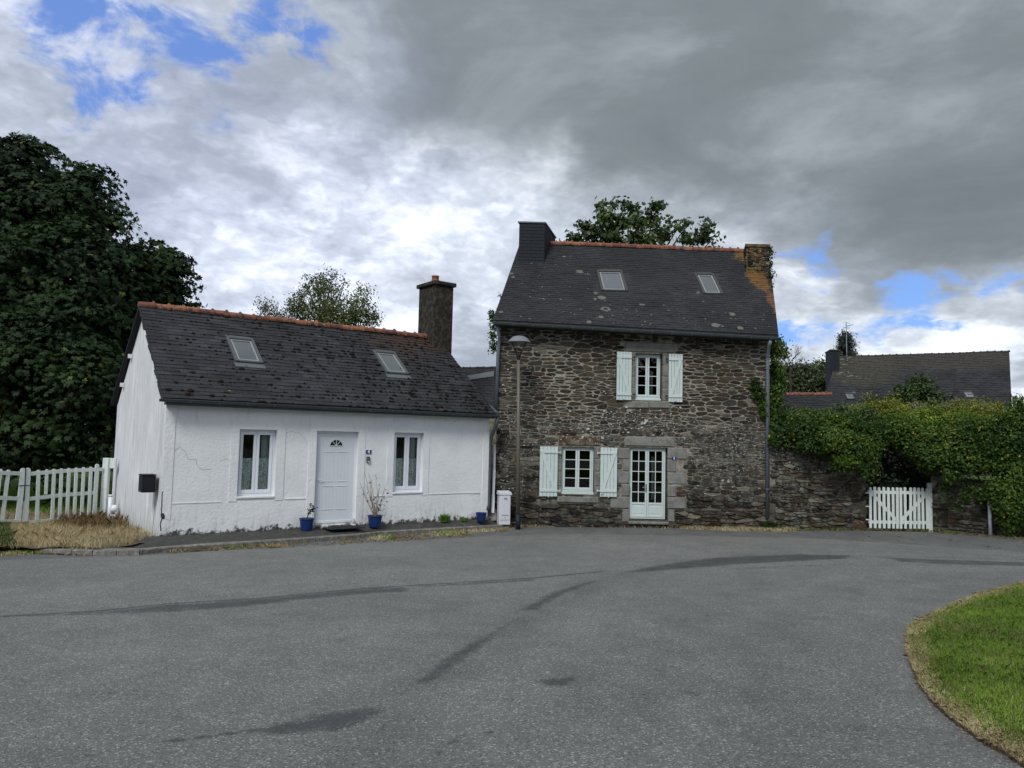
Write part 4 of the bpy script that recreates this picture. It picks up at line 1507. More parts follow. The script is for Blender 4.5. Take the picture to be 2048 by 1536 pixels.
# moulded panels: thin raised ribs
cx = (x0 + x1) / 2
for (pa, pb) in ((x0 + 0.14, cx - 0.035), (cx + 0.035, x1 - 0.14)):
    for (za, zb_) in ((0.40, 0.92), (1.05, 1.72)):
        t = 0.012
        dl.box(pa, pb, y - 0.009, y + 0.01, za + z0 - 0.09, za + z0 - 0.09 + t, ch=0.003)
        dl.box(pa, pb, y - 0.009, y + 0.01, zb_ + z0 - 0.07, zb_ + z0 - 0.07 + t, ch=0.003)
    for x in np.linspace(pa + 0.02, pb - 0.02, 4):
        dl.box(x - 0.003, x + 0.003, y - 0.004, y + 0.01, z0 + 0.34, z0 + 0.82)
        dl.box(x - 0.003, x + 0.003, y - 0.004, y + 0.01, z0 + 1.0, z0 + 1.62)
dl.box(x0, x1, y - 0.012, y + 0.02, z0, z0 + 0.06, ch=0.005)
door = dl.build('door', DOORW, cot)
fan = MB()
R = 0.165
fz = z0 + 1.80
arc = [(cx + R * math.cos(pi * i / 16), fz + R * 0.88 * math.sin(pi * i / 16)) for i in range(17)]
fan.prism(arc, y - 0.003, y + 0.02)
fan.build('fanlight', material('fan_glass', lambda t: (0.015, 0.025, 0.012), 0.05, 0.6), door)
fb = MB()
for k in (0.28, 0.5, 0.72):
    an = pi * k
    fb.obox((cx, y - 0.008, fz), (cx + R * math.cos(an), y - 0.008, fz + R * 0.88 * math.sin(an)), 0.012, 0.012, (0, -1, 0))
for i in range(16):
    fb.obox((arc[i][0], y - 0.006, arc[i][1]), (arc[i + 1][0], y - 0.006, arc[i + 1][1]), 0.016, 0.014, (0, -1, 0))
fb.obox((cx - R, y - 0.006, fz), (cx + R, y - 0.006, fz), 0.014, 0.014, (0, -1, 0))
fb.build('fanlight_bar', DOORW, door)
hd = MB()
hd.box(x0 + 0.015, x0 + 0.045, y - 0.012, y, 0.95, 1.13, ch=0.004)
hd.tube([(x0 + 0.03, y - 0.01, 1.08), (x0 + 0.03, y - 0.05, 1.08), (x0 + 0.14, y - 0.052, 1.082)], 0.009, 8)
hd.build('handle', WHITE, door)
ds = MB()
ds.box(a - 0.06, b + 0.04, -0.10, 0.10, -0.06, 0.028, ch=0.008)
ds.build('doorstep', RND, cot)

# roof
OV = -0.24
camL = WM.inverted() @ EYE
BLw, BRw, TRw, TLw = (-0.13, OV, EZ - 0.02), (8.17, OV, EZ - 0.03), (8.17, RV, RZ), (-0.11, RV, RZ)
mb = MB()
th = 0.05
for A, B, C_, D_ in ((BLw, BRw, TRw, TLw),):
    v = [Vector(q) for q in (A, B, C_, D_)]
    mb.add([*v, *[q - Vector((0, 0, th)) for q in v]], [(0, 1, 2, 3), (7, 6, 5, 4), (0, 4, 5, 1), (1, 5, 6, 2), (3, 7, 4, 0)])
back = [(-0.11, DW_ + 0.16, EZ - 0.02), (8.17, DW_ + 0.16, EZ - 0.02)]
v = [Vector(q) for q in (TLw, TRw, back[1], back[0])]
mb.add([*v, *[q - Vector((0, 0, th)) for q in v]], [(0, 1, 2, 3), (7, 6, 5, 4), (1, 5, 6, 2), (2, 6, 7, 3), (3, 7, 4, 0)])
roof = mb.build('roof', SLATE_W, cot)


def rf(u, v):
    """point of the front slope, u along, v depth from eave line"""
    t = (v - OV) / (RV - OV)
    return Vector((u, v, EZ - 0.02 + (RZ - EZ + 0.02) * t))


sk = [(1.62, 2.27, 0.98, 1.84), (5.50, 6.17, 1.00, 1.86)]
span = 8.3
skip = [((a + 0.13) / span, (b + 0.13) / span, (c - OV) / (RV - OV), (d - OV) / (RV - OV)) for a, b, c, d in sk]
skip.append(((7.65 + 0.13) / span, 1.0, (2.3 - OV) / (RV - OV), 1.1))
slates(roof, BLw, BRw, TRw, TLw, 27, 28, SLATE_W, 'slate', 300, skip, lift=0.014, cam_local=camL)
for a, b, c, d in sk:
    skylight(roof, (rf(a, d), rf(b, d), rf(b, c), rf(a, c)), GREYM)
ridge_tiles(roof, (-0.14, RV, RZ + 0.0), (7.66, RV, RZ + 0.03), 23, 0.10)
# battered verge: thin dark edge slates hanging over the gable
ve = MB()
nrm = Vector((0, -(RZ - EZ), RV - OV)).normalized()
for i in range(27):
    t0, t1 = i / 27, (i + 1.35) / 27
    y0, y1 = OV + (RV - OV) * t0, OV + (RV - OV) * min(1, t1)
    o_ = random.uniform(0.02, 0.05)
    if i in (8, 9, 17, 18): o_ = -0.02
    a, b = rf(-0.12, y0), rf(-0.12, y1)
    ve.add([a + Vector((-o_, 0, -0.01)), a + Vector((0.05, 0, -0.01)), b + Vector((0.05, 0, -0.01)), b + Vector((-o_, 0, -0.01)),
            a + Vector((-o_, 0, 0.012)), a + Vector((0.05, 0, 0.012)), b + Vector((0.05, 0, 0.004)), b + Vector((-o_, 0, 0.004))], [(4, 5, 6, 7), (0, 4, 7, 3), (0, 1, 5, 4), (3, 2, 1, 0)], random.random())
ve.build('verge', SLATE_W, roof, kind='stuff')
# rear verge rafter seen past the gable
rv_ = MB()
rv_.obox((-0.10, RV, RZ - 0.03), (-0.10, DW_ + 0.20, EZ - 0.02), 0.07, 0.06, (1, 0, 0))
rv_.build('rear_verge', SLATE_N, roof)
rb = MB()
for t in (0.42, 0.72):
    y_ = RV + (DW_ - RV) * t
    rb.box(-0.09, -0.01, y_ - 0.05, y_ + 0.05, RZ - (RZ - EZ) * t - 0.22, RZ - (RZ - EZ) * t - 0.12)
rb.build('batten_end', WHITE, roof)
# moss cushions caught on the slate tails
mo = MB()
ico = []
for i in range(5):
    ico.append((math.cos(2 * pi * i / 5), math.sin(2 * pi * i / 5), 0.0))
for i in range(5):
    ico.append((0.72 * math.cos(2 * pi * (i + .5) / 5), 0.72 * math.sin(2 * pi * (i + .5) / 5), 0.5))
ico.append((0, 0, 0.72))
icf = [(i, (i + 1) % 5, 5 + i) for i in range(5)] + [((i + 1) % 5, 5 + (i + 1) % 5, 5 + i) for i in range(5)] + [(5 + i, 5 + (i + 1) % 5, 10) for i in range(5)]
ayw = Vector((0, RV - OV, RZ - EZ)).normalized()
ol = MB()
for k in range(1000):
    u = random.uniform(0, 8.1) if random.random() < 0.42 else 8.1 * max(random.random(), random.random())
    v = random.uniform(OV, RV)
    if 5.9 < u < 6.9 and random.random() < .3: v = random.uniform(0.3, 2.4)
    v = OV + (RV - OV) * (int((v - OV) / (RV - OV) * 27) + random.uniform(0.0, 0.12)) / 27
    p = rf(u, v) + nrm * 0.018
    if any(a - 0.03 < u < b + 0.03 and c - 0.1 < v < d + 0.05 for a, b, c, d in sk): continue
    if u > 7.6 and v > 2.2: continue
    s1 = random.uniform(0.022, 0.055) * (1.5 if random.random() < 0.14 else 1)
    s2 = s1 * random.uniform(0.6, 1.0)
    an = random.uniform(-0.4, 0.4)
    vs = []
    for q in ico:
        x, y_ = q[0] * s1 * random.uniform(.8, 1.25), q[1] * s2 * random.uniform(.8, 1.2)
        vs.append(p + Vector((1, 0, 0)) * (x * math.cos(an) - y_ * math.sin(an)) + ayw * (x * math.sin(an) + y_ * math.cos(an)) + nrm * (q[2] * s2 * 0.9))
    mo.add(vs, icf, random.random())
for u, v, s in ((1.66, 1.93, .025), (1.45, 1.35, .02), (1.25, 0.05, .03)):
    p = rf(u, v) + nrm * 0.02
    ol.add([p + Vector((1, 0, 0)) * q[0] * s * 1.3 + ayw * q[1] * s * 0.7 + nrm * q[2] * s * 0.5 for q in ico], icf, random.random())
mo.build('moss', MOSS, roof, kind='stuff', smooth=False)
ol.build('lichen', OLICH, roof, kind='stuff')
gutter(roof, (-0.20, OV - 0.05, EZ - 0.035), (8.22, OV - 0.05, EZ - 0.06), 0.055, brackets=0.6)
fs_ = MB()
fs_.box(-0.05, LW, -0.20, -0.005, EZ - 0.14, EZ - 0.075)
fs_.box(-0.05, LW + 0.02, -0.225, -0.20, EZ - 0.15, EZ - 0.03)
fs_.build('fascia', ZINCD, roof)
# chimney
ch = MB()
c0, c1, cv0, cv1 = 7.70, 8.34, 2.30, 3.25
ch.box(c0, c1, cv0, cv1, 4.1, 6.62, ch=0.012)
chim = ch.build('chimney', CHIM, roof)
cc = MB()
cc.box(c0 - 0.07, c1 + 0.07, cv0 - 0.07, cv1 + 0.07, 6.622, 6.74, ch=0.02)
cc.build('chimney_cap', CHIM, chim)
pt = MB()
pt.lathe([(0.13, 6.742), (0.125, 6.80), (0.10, 6.95), (0.115, 6.955), (0.118, 6.99), (0.09, 6.99), (0.085, 6.8)], (7.98, 2.78, 0), 18)
pt.build('chimney_pot', TERRA, chim, smooth=True)
# dark downpipe at the right corner
dp = MB()
dp.tube([(8.22, -0.28, EZ - 0.10), (8.22, -0.20, EZ - 0.35), (8.20, -0.04, EZ - 0.62), (8.20, 0.0, EZ - 0.8), (8.20, 0.02, 0.35), (8.16, -0.03, 0.20)], 0.05, 12)
dp.build('downpipe', ZINCD, cot, smooth=True)
fl = MB()
fl.quad((8.13, -0.26, EZ + 0.03), (8.30, -0.26, EZ + 0.0), (8.36, 0.5, EZ + 0.35), (8.13, 0.5, EZ + 0.60))
fl.build('flashing', FLASH, roof)
# ================================================================== RUBBLE WALLS
def clip(poly, a, b, c):
    """keep a*x + b*z <= c"""
    out = []
    n = len(poly)
    for i in range(n):
        p, q = poly[i], poly[(i + 1) % n]
        dp_, dq = a * p[0] + b * p[1] - c, a * q[0] + b * q[1] - c
        if dp_ <= 0: out.append(p)
        if (dp_ < 0 < dq) or (dq < 0 < dp_):
            t = dp_ / (dp_ - dq)
            out.append((p[0] + (q[0] - p[0]) * t, p[1] + (q[1] - p[1]) * t))
    return out


def rubble_cells(x0, x1, z0, z1, rh=(0.07, 0.15), rw=(0.12, 0.42), seed=1, holes=(), planes=(), K=2.6):
    rnd = random.Random(seed)
    sites = []
    z = z0 - 0.05
    while z < z1 + 0.1:
        h = rnd.uniform(*rh)
        x = x0 - rnd.uniform(0, 0.4)
        while x < x1 + 0.3:
            w = rnd.uniform(*rw) * (0.7 + h / rh[1] * 0.6)
            s = (x + w / 2, (z + h / 2 + rnd.gauss(0, 0.016)))
            if rnd.random() < 0.15:
                pass
            elif rnd.random() < 0.14 and h > 0.075:
                sites.append((s[0], s[1] - h * 0.25, 0))
                sites.append((s[0] + 0.02, s[1] + h * 0.27, 0))
            else:
                sites.append((*s, 0))
            x += w
        z += h
    bins = {}
    for i, s in enumerate(sites):
        bins.setdefault((int(s[0] // 0.5), int(s[1] // 0.25)), []).append(i)
    cells = []
    for i, (sx, sz, _) in enumerate(sites):
        if not (x0 < sx < x1 and z0 < sz < z1): continue
        if any(h[0] < sx < h[1] and h[2] < sz < h[3] for h in holes): continue
        if any(a * sx + b * sz > c for a, b, c in planes): continue
        poly = [(sx - .5, (sz - .22) * K), (sx + .5, (sz - .22) * K), (sx + .5, (sz + .22) * K), (sx - .5, (sz + .22) * K)]
        bi, bj = int(sx // 0.5), int(sz // 0.25)
        for di in (-1, 0, 1, -2, 2):
            for dj in (-1, 0, 1):
                for j in bins.get((bi + di, bj + dj), ()):
                    if j == i: continue
                    tx, tz = sites[j][0], sites[j][1]
                    ax, az = tx - sx, (tz - sz) * K
                    c = ax * (tx + sx) / 2 + az * (tz + sz) * K / 2
                    if len(poly) > 2: poly = clip(poly, ax, az, c)
        poly = [(x, z_ / K) for x, z_ in poly]
        for a, b, c in ((-1, 0, -x0), (1, 0, x1), (0, -1, -z0), (0, 1, z1), *planes):
            poly = clip(poly, a, b, c)
        for h in holes:
            if not poly: break
            mx, Mx_ = min(p[0] for p in poly), max(p[0] for p in poly)
            mz, Mz_ = min(p[1] for p in poly), max(p[1] for p in poly)
            if Mx_ < h[0] or mx > h[1] or Mz_ < h[2] or mz > h[3]: continue
            opts = [(h[0] - sx, (1, 0, h[0])), (sx - h[1], (-1, 0, -h[1])), ((h[2] - sz) * K, (0, 1, h[2])), ((sz - h[3]) * K, (0, -1, -h[3]))]
            opts.sort(reverse=True)
            poly = clip(poly, *opts[0][1])
        if len(poly) < 3: continue
        A = abs(sum(poly[k][0] * poly[(k + 1) % len(poly)][1] - poly[(k + 1) % len(poly)][0] * poly[k][1] for k in range(len(poly)))) / 2
        if A > 0.0022: cells.append((A, poly))
    return cells


def stone_geom(poly, gap, depth, y, rnd):
    """returns verts, faces of one rough stone; poly in x,z; face towards -y"""
    n = len(poly)
    ar = sum(poly[k][0] * poly[(k + 1) % n][1] - poly[(k + 1) % n][0] * poly[k][1] for k in range(n))
    if ar < 0: poly = poly[::-1]
    # drop very short edges
    q = []
    for p in poly:
        if not q or math.hypot(p[0] - q[-1][0], p[1] - q[-1][1]) > 0.02: q.append(p)
    poly = q
    n = len(poly)
    if n < 3: return None
    cx = sum(p[0] for p in poly) / n
    cz = sum(p[1] for p in poly) / n
    hx = (max(p[0] for p in poly) - min(p[0] for p in poly)) / 2
    hz = (max(p[1] for p in poly) - min(p[1] for p in poly)) / 2
    if hx < gap * 1.6 or hz < gap * 1.6: return None
    fx, fz = (hx - gap) / hx, (hz - gap) / hz
    ring = []
    for k in range(n):
        a, b, c = poly[k - 1], poly[k], poly[(k + 1) % n]
        r1, r2 = 0.22 * rnd.uniform(0.7, 1.4), 0.22 * rnd.uniform(0.7, 1.4)
        ring.append((b[0] + (a[0] - b[0]) * r1, b[1] + (a[1] - b[1]) * r1))
        ring.append((b[0] + (c[0] - b[0]) * r2, b[1] + (c[1] - b[1]) * r2))
    m = len(ring)
    j = lambda s: rnd.uniform(-s, s)
    base = [(cx + (x - cx) * fx, y + 0.03, cz + (z - cz) * fz) for x, z in ring]
    ins = 0.010
    gx, gz_2 = max(0.4, (hx - gap - ins) / hx), max(0.4, (hz - gap - ins) / hz)
    tilt, tilt2 = j(0.25) * depth / hx, j(0.3) * depth / hz
    mid = [(cx + (x - cx) * fx, y - depth * 0.45 + (x - cx) * tilt * 0.6, cz + (z - cz) * fz) for x, z in ring]
    top = [(cx + (x - cx) * gx + j(0.004), y - depth * rnd.uniform(0.85, 1.15) + (x - cx) * tilt + (z - cz) * tilt2, cz + (z - cz) * gz_2 + j(0.003)) for x, z in ring]
    vs = base + mid + top
    fs = []
    for r in (0, 1):
        for k in range(m):
            k2 = (k + 1) % m
            fs.append((r * m + k, r * m + k2, (r + 1) * m + k2, (r + 1) * m + k))
    fs.append(tuple(range(2 * m, 3 * m)))
    return vs, fs, (cx, cz)


def rubble(parent, cells, y, nind, gapf, depthf, seed=3, m=STONE, tintf=None):
    rnd = random.Random(seed)
    cells = sorted(cells, key=lambda c: -c[0])
    rest = MB()
    made = 0
    for A, poly in cells:
        cx = sum(p[0] for p in poly) / len(poly)
        cz = sum(p[1] for p in poly) / len(poly)
        g = stone_geom(poly, gapf(cx, cz) * rnd.uniform(0.6, 1.4), depthf(cx, cz) * rnd.uniform(0.45, 1.5), y, rnd)
        if not g: continue
        vs, fs, c = g
        tint = rnd.random()
        if made < nind:
            mb = MB()
            mb.add([(x - c[0], yy - y, z - c[1]) for x, yy, z in vs], fs, tint)
            mb.build('stone', m, parent, (c[0], y, c[1]))
            made += 1
        else:
            rest.add(vs, fs, tint)
    if rest.v: rest.build('rubble', m, parent, kind='stuff')


def granite(parent, x0, x1, z0, z1, y, proud, name='granite_block', ch=0.018, jit=0.012, m=None):
    mb = MB()
    j = lambda: random.uniform(-jit, jit)
    mb.box(x0 + 0.004, x1 - 0.004, y - proud, y + 0.20, z0 + 0.004, z1 - 0.004, random.random(), ch)
    mb.v = [(x + j() * (1 if abs(yy - (y + 0.20)) > .05 else 0), yy + j() * 0.6, z + j() * 0.5) for x, yy, z in mb.v]
    return mb.build(name, m or GRAN, parent)


# ================================================================== THE STONE HOUSE
YS = 20.8
S0 = at(988, 1045, YS)
SX, SZ = S0.x, S0.z


def sp(px, py):
    p = at(px, py, YS)
    return p.x - SX, p.z - SZ


def rect(a, b):
    """photo corners tl, br -> x0,x1,z0,z1 on the facade"""
    p, q = sp(*a), sp(*b)
    return (p[0], q[0], q[1], p[1])


hou = thing('stone_house', S0, 0, 'tall dark rubble-stone house with slate roof and pale mint shutters', 'house')
HL = sp(1539, 900)[0]
GS = math.tan(math.radians(13.5))          # the gables run back askew
zlS, zrS = at(986, 655, YS).z - SZ, at(1558, 683, YS).z - SZ
wu = rect((1270.6, 706.5), (1325, 802.5))
wg = rect((1123.5, 893), (1188, 990.5))
fd = rect((1259, 894), (1335, 1041))
holes = [wu, wg, fd]
mb = MB()
wall_face(mb, 0, HL, -0.6, zrS - 0.01, holes, 0.0, 0.24, zl=zlS, zr=zrS)
dd = 6.4
for x, zt in ((0, zlS), (HL, zrS)):
    s = 1 if x else -1
    b = (x + GS * dd, dd)
    pk = (x + GS * dd / 2, dd / 2)
    mb.add([(x, 0.001, -0.6), (b[0], b[1], -0.6), (b[0], b[1], zt), (pk[0], pk[1], zt + 2.9), (x, 0.001, zt)], [(0, 1, 2, 3, 4)])
mb.quad((GS * dd, dd, -0.6), (HL + GS * dd, dd, -0.6), (HL + GS * dd, dd, zrS), (GS * dd, dd, zlS))
mb.build('wall', MORT, hou)
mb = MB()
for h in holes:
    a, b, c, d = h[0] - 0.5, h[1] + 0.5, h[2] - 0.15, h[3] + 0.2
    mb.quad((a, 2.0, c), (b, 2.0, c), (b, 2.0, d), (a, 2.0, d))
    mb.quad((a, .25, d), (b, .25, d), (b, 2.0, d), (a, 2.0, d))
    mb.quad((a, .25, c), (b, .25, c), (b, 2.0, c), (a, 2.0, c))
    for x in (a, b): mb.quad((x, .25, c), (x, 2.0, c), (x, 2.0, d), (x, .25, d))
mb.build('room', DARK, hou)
# dressed granite
blocks = []


def gb(a, b, name='granite_block', proud=0.022, m=None):
    r = rect(a, b)
    blocks.append(r)
    granite(hou, *r, 0.0, proud, name, m=m)


gb((1249.8, 683.8), (1348, 705.6), 'lintel', 0.03)
gb((1254.5, 802.8), (1298, 817), 'sill', 0.05)
gb((1298, 802.8), (1340.5, 817), 'sill', 0.045)
for y0, y1 in ((706.5, 729), (729.5, 753), (753.5, 777), (777.5, 802)):
    gb((1262.6, y0), (1270.4, y1), 'jamb_stone', 0.015)
    gb((1325.2, y0), (1336.5, y1), 'jamb_stone', 0.015)
gb((1117, 871), (1201, 892), 'lintel', 0.028, GSTONE)
gb((1113, 991.5), (1197.5, 1006.5), 'sill', 0.04)
for y0, y1 in ((893, 918), (918.5, 943), (943.5, 972), (972.5, 990.5)):
    gb((1114.5, y0), (1123.3, y1), 'jamb_stone', 0.015)
    gb((1188.3, y0), (1200.5, y1), 'jamb_stone', 0.015)
gb((1249.5, 872.3), (1349, 893.6), 'lintel', 0.032)
for (x0, y0, y1) in ((1233.5, 896, 918.5), (1246, 919, 942), (1233.5, 942.5, 967), (1243.5, 967.5, 992.3), (1220.5, 993, 1017), (1244.5, 1017.5, 1044)):
    gb((x0, y0), (1258.8, y1), 'quoin', 0.025)
for (x1, y0, y1) in ((1373, 895, 919), (1352.5, 919.5, 944), (1373, 944.5, 969), (1352, 969.5, 993.5), (1371.5, 994, 1018), (1349, 1018.5, 1044)):
    gb((1335.4, y0), (x1, y1), 'quoin', 0.025)
gb((1256, 1041.6), (1337, 1050), 'doorstep', 0.10)
allh = [(h[0] - 0.005, h[1] + 0.005, h[2] - 0.005, h[3] + 0.005) for h in holes + blocks]
# upper part: stones in pale mortar; lower: dry joints and bolder stones
hz = zlS
slope = (zrS - zlS) / HL
topcut = (-slope, 1.0, zlS - 0.015)
cells = rubble_cells(0.0, HL, 0.55, zlS, (0.05, 0.145), (0.11, 0.44), 5, allh, [topcut])
cells2 = rubble_cells(0.0, HL, -0.25, 0.55, (0.055, 0.14), (0.18, 0.62), 9, allh, K=3.2)


def gapf(x, z):
    if z > 2.7: return 0.0145 + 0.006 * math.sin(x * 2 + z)
    if z > 0.9: return 0.0095 + 0.004 * math.sin(x * 3 + z * 2)
    return 0.006


rubble(hou, cells2 + cells, 0.0, 300, gapf, lambda x, z: 0.011 if z > 2.6 else (0.020 if z > 0.9 else 0.050))
# rafter feet and wall-plate timbers under the eaves
for i, px in enumerate((1002, 1040, 1068, 1112, 1155, 1185, 1222, 1262, 1305, 1350, 1392, 1430, 1468, 1505)):
    mb = MB()
    x, z = sp(px, 650 + (px - 988) * 0.056)
    w = random.uniform(0.10, 0.17)
    h = random.uniform(0.13, 0.30)
    mb.box(x, x + w, -0.09, 0.02, z - h + 0.03, z + 0.02, random.random(), 0.008)
    mb.build('rafter_foot', WOODD, hou)
# windows
wuo = window(hou, wu[0] + 0.005, wu[1] - 0.045, wu[2] + 0.075, wu[3] - 0.01, 0.13, MINT, rows=4, cols=2, fw=0.045, sash=0.052, bottom=0.06)
mb = MB()
mb.box(wu[0] + 0.01, wu[1] - 0.04, 0.02, 0.20, wu[2] + 0.01, wu[2] + 0.07, ch=0.008)
mb.build('sill_board', MINT, wuo)
curtain(wuo, wu[0] + 0.5, wu[0] + 0.58, wu[2] + 0.1, wu[3] - 0.5, 0.42, FABR, 2, 0.02)
wgo = window(hou, wg[0] + 0.01, wg[1] - 0.02, wg[2] + 0.085, wg[3] - 0.01, 0.10, MINT, rows=4, cols=2, fw=0.045, sash=0.052, bottom=0.07)
mb = MB()
mb.box(wg[0] + 0.005, wg[1] - 0.01, -0.01, 0.18, wg[2] + 0.01, wg[2] + 0.08, ch=0.008)
mb.build('sill_board', MINT, wgo)
fdo = window(hou, fd[0] + 0.0, fd[1] - 0.05, fd[2] + 0.02, fd[3] - 0.01, 0.10, MINT, rows=5, cols=2, fw=0.045, sash=0.05, bar=0.022, sub=2, bottom=0.05, zb=fd[2] + 0.47, name='french_door')
fc = (fd[0] + fd[1] - 0.05) / 2
mb = MB()
mb.box(fc - 0.042, fc - 0.012, 0.068, 0.085, 0.93, 1.15, ch=0.004)
mb.tube([(fc - 0.027, 0.07, 1.06), (fc - 0.027, 0.02, 1.06), (fc - 0.14, 0.02, 1.062)], 0.009, 8)
mb.build('handle', STEEL, fdo)
curtain(fdo, fc + 0.18, fc + 0.25, 0.7, 1.9, 0.42, FABR, 2, 0.02)


# shutters: boards, two ledges and a brace
def shutter(px_tl, px_br, brace, hinge, label=None):
    x0, x1, z0, z1 = rect(px_tl, px_br)
    W, H = x1 - x0, z1 - z0
    o = bpy.data.objects.new('shutter', None)
    COL.objects.link(o)
    o.parent = hou
    ang = random.uniform(0.01, 0.05) * (1 if hinge == 'r' else -1)
    o.location = (x0, -0.055 - (0.03 if hinge == 'r' else 0), z0)
    o.rotation_euler = (0, 0, ang)
    n = 5
    for i in range(n):
        mb = MB()
        a, b = W * i / n, W * (i + 1) / n
        mb.box(a + 0.003, b - 0.003, -0.014, 0.014, random.uniform(0, 0.006), H - random.uniform(0, 0.006), random.random(), 0.004)
        mb.build('board', MINT, o)
    for z in (0.13, H - 0.19):
        mb = MB()
        mb.box(0.01 if hinge == 'r' else 0.0, W if hinge == 'r' else W - 0.01, -0.036, -0.0145, z, z + 0.075, ch=0.004)
        mb.build('ledge', MINT, o)
    mb = MB()
    lo, hi = 0.207, H - 0.192
    if brace == 'L':      # falls to the right
        q = [(0.03, hi), (0.12, hi), (W - 0.03, lo), (W - 0.12, lo)]
    else:
        q = [(W - 0.03, hi), (W - 0.12, hi), (0.03, lo), (0.12, lo)]
        q = [q[1], q[0], q[3], q[2]]
    mb.prism(q, -0.034, -0.0145)
    mb.build('brace', MINT, o)
    mb = MB()
    hx = W if hinge == 'r' else 0
    s = 1 if hinge == 'r' else -1
    for z in (0.165, H - 0.155):
        mb.box(min(hx, hx + s * 0.09), max(hx, hx + s * 0.09), -0.03, -0.012, z - 0.014, z + 0.014)
        mb.tube([(hx + s * 0.075, -0.022, z - 0.035), (hx + s * 0.075, -0.022, z + 0.045)], 0.012, 8)
    mb.box(W * 0.5 - 0.012, W * 0.5 + 0.012, -0.03, -0.015, -0.02, 0.03)
    mb.build('hinge', IRON if hinge and py_is_upper(z0) else MINT, o)
    return o


def py_is_upper(z): return z > 2


shutter((1233, 703.5), (1261.8, 801), 'L', 'r')
shutter((1336.8, 708), (1363.8, 805), 'R', 'l')
shutter((1080, 892.3), (1114, 993), 'L', 'r')
shutter((1200.8, 894.5), (1232.8, 994), 'R', 'l')
# roof
L_ = lambda px, py, Y: at(px, py, Y) - S0
BLs, BRs, TLs, TRs = L_(986, 641, 20.45), L_(1557, 671, 20.45), L_(1040, 486, 23.9), L_(1537, 505, 23.9)
mb = MB()
v = [BLs, BRs, TRs, TLs]
dn = Vector((0, 0, 0.07))
mb.add([*v, *[q - dn for q in v]], [(0, 1, 2, 3), (7, 6, 5, 4), (0, 4, 5, 1), (1, 5, 6, 2), (3, 7, 4, 0)])
bk = [2 * TLs - BLs, 2 * TRs - BRs]
for q, z in ((bk[0], BLs.z), (bk[1], BRs.z)): q.z = z
v = [TLs, TRs, bk[1], bk[0]]
mb.add([*v, *[q - dn for q in v]], [(0, 1, 2, 3), (7, 6, 5, 4), (1, 5, 6, 2), (2, 6, 7, 3), (3, 7, 4, 0)])
sroof = mb.build('roof', SLATE_S, hou)
nS = (BRs - BLs).cross(TLs - BLs).normalized()


def onroof(px, py):
    """photo pixel -> local point on the front slope"""
    v_ = F_ + R_ * ((px - 1024) / FPX) + U_ * ((768 - py) / FPX)
    o_ = EYE - S0
    t = nS.dot(BLs - o_) / nS.dot(v_)
    return o_ + v_ * t


def uvroof(p):
    best = None
    u, w = 0.5, 0.5
    for _ in range(12):
        S = BLs * (1 - u) * (1 - w) + BRs * u * (1 - w) + TRs * u * w + TLs * (1 - u) * w
        du = (BRs - BLs) * (1 - w) + (TRs - TLs) * w
        dw = (TLs - BLs) * (1 - u) + (TRs - BRs) * u
        r = p - S
        a, b, c = du.dot(du), du.dot(dw), dw.dot(dw)
        e, f = du.dot(r), dw.dot(r)
        det = a * c - b * b
        u += (e * c - f * b) / det
        w += (a * f - b * e) / det
    return u, w


sks = [((1188.5, 543.5), (1241, 545.5), (1255.5, 585.5), (1202, 584.5)), ((1389.5, 549.5), (1428, 550), (1446, 591.5), (1406, 590.8))]
skip = []
for c in sks:
    U = [uvroof(onroof(*q)) for q in c]
    skip.append((min(q[0] for q in U) + .004, max(q[0] for q in U) - .004, min(q[1] for q in U), max(q[1] for q in U)))
slates(sroof, BLs, BRs, TRs, TLs, 42, 42, SLATE_S, 'slate', 300, skip, lift=0.010, jit=0.006, cam_local=EYE - S0, tail=1.8)
for c in sks:
    P4 = [onroof(*q) for q in c]
    # square it up on the slope
    bl, br, tl = P4[3], P4[2], P4[0]
    ax = (br - bl).normalized()
    ay = nS.cross(ax).normalized()
    H = (tl - bl).dot(ay)
    skylight(sroof, (bl + ay * H, br + ay * H, br, bl), BROWNM)
ridge_tiles(sroof, L_(1097, 487.5, 23.9), L_(1492, 503.5, 23.9), 25, 0.11)
gA, gB = L_(987, 645, 20.36), L_(1561, 676, 20.36)
gutter(sroof, gA, gB, 0.075, brackets=0.55)
mb = MB()
mb.add([gA + Vector((0.05, 0.10, 0.03)), gB + Vector((-0.1, 0.10, 0.03)), gB + Vector((-0.1, 0.10, -0.10)), gA + Vector((0.05, 0.10, -0.10)),
        gA + Vector((0.05, 0.13, 0.03)), gB + Vector((-0.1, 0.13, 0.03)), gB + Vector((-0.1, 0.13, -0.10)), gA + Vector((0.05, 0.13, -0.10))],
       [(0, 1, 2, 3), (3, 2, 6, 7), (7, 6, 5, 4), (0, 3, 7, 4), (1, 5, 6, 2)])
mb.build('fascia', WOODD, sroof)
# lichen roundels on the slates
mb = MB()


def roundel(px, py, r, tint=0.5):
    p = onroof(px, py) + nS * 0.034
    ax = (BRs - BLs).normalized()
    ay = nS.cross(ax).normalized()
    n = 14
    ro = [(r * random.uniform(0.82, 1.15)) for _ in range(n)]
    outer = [p + ax * math.cos(2 * pi * i / n) * ro[i] + ay * math.sin(2 * pi * i / n) * ro[i] * 0.9 for i in range(n)]
    inner = [p + (q - p) * 0.45 + nS * 0.004 for q in outer]
    mb.add(outer + inner, [(i, (i + 1) % n, n + (i + 1) % n, n + i) for i in range(n)] + ([tuple(range(n, 2 * n))] if tint > 0.3 else []), tint)


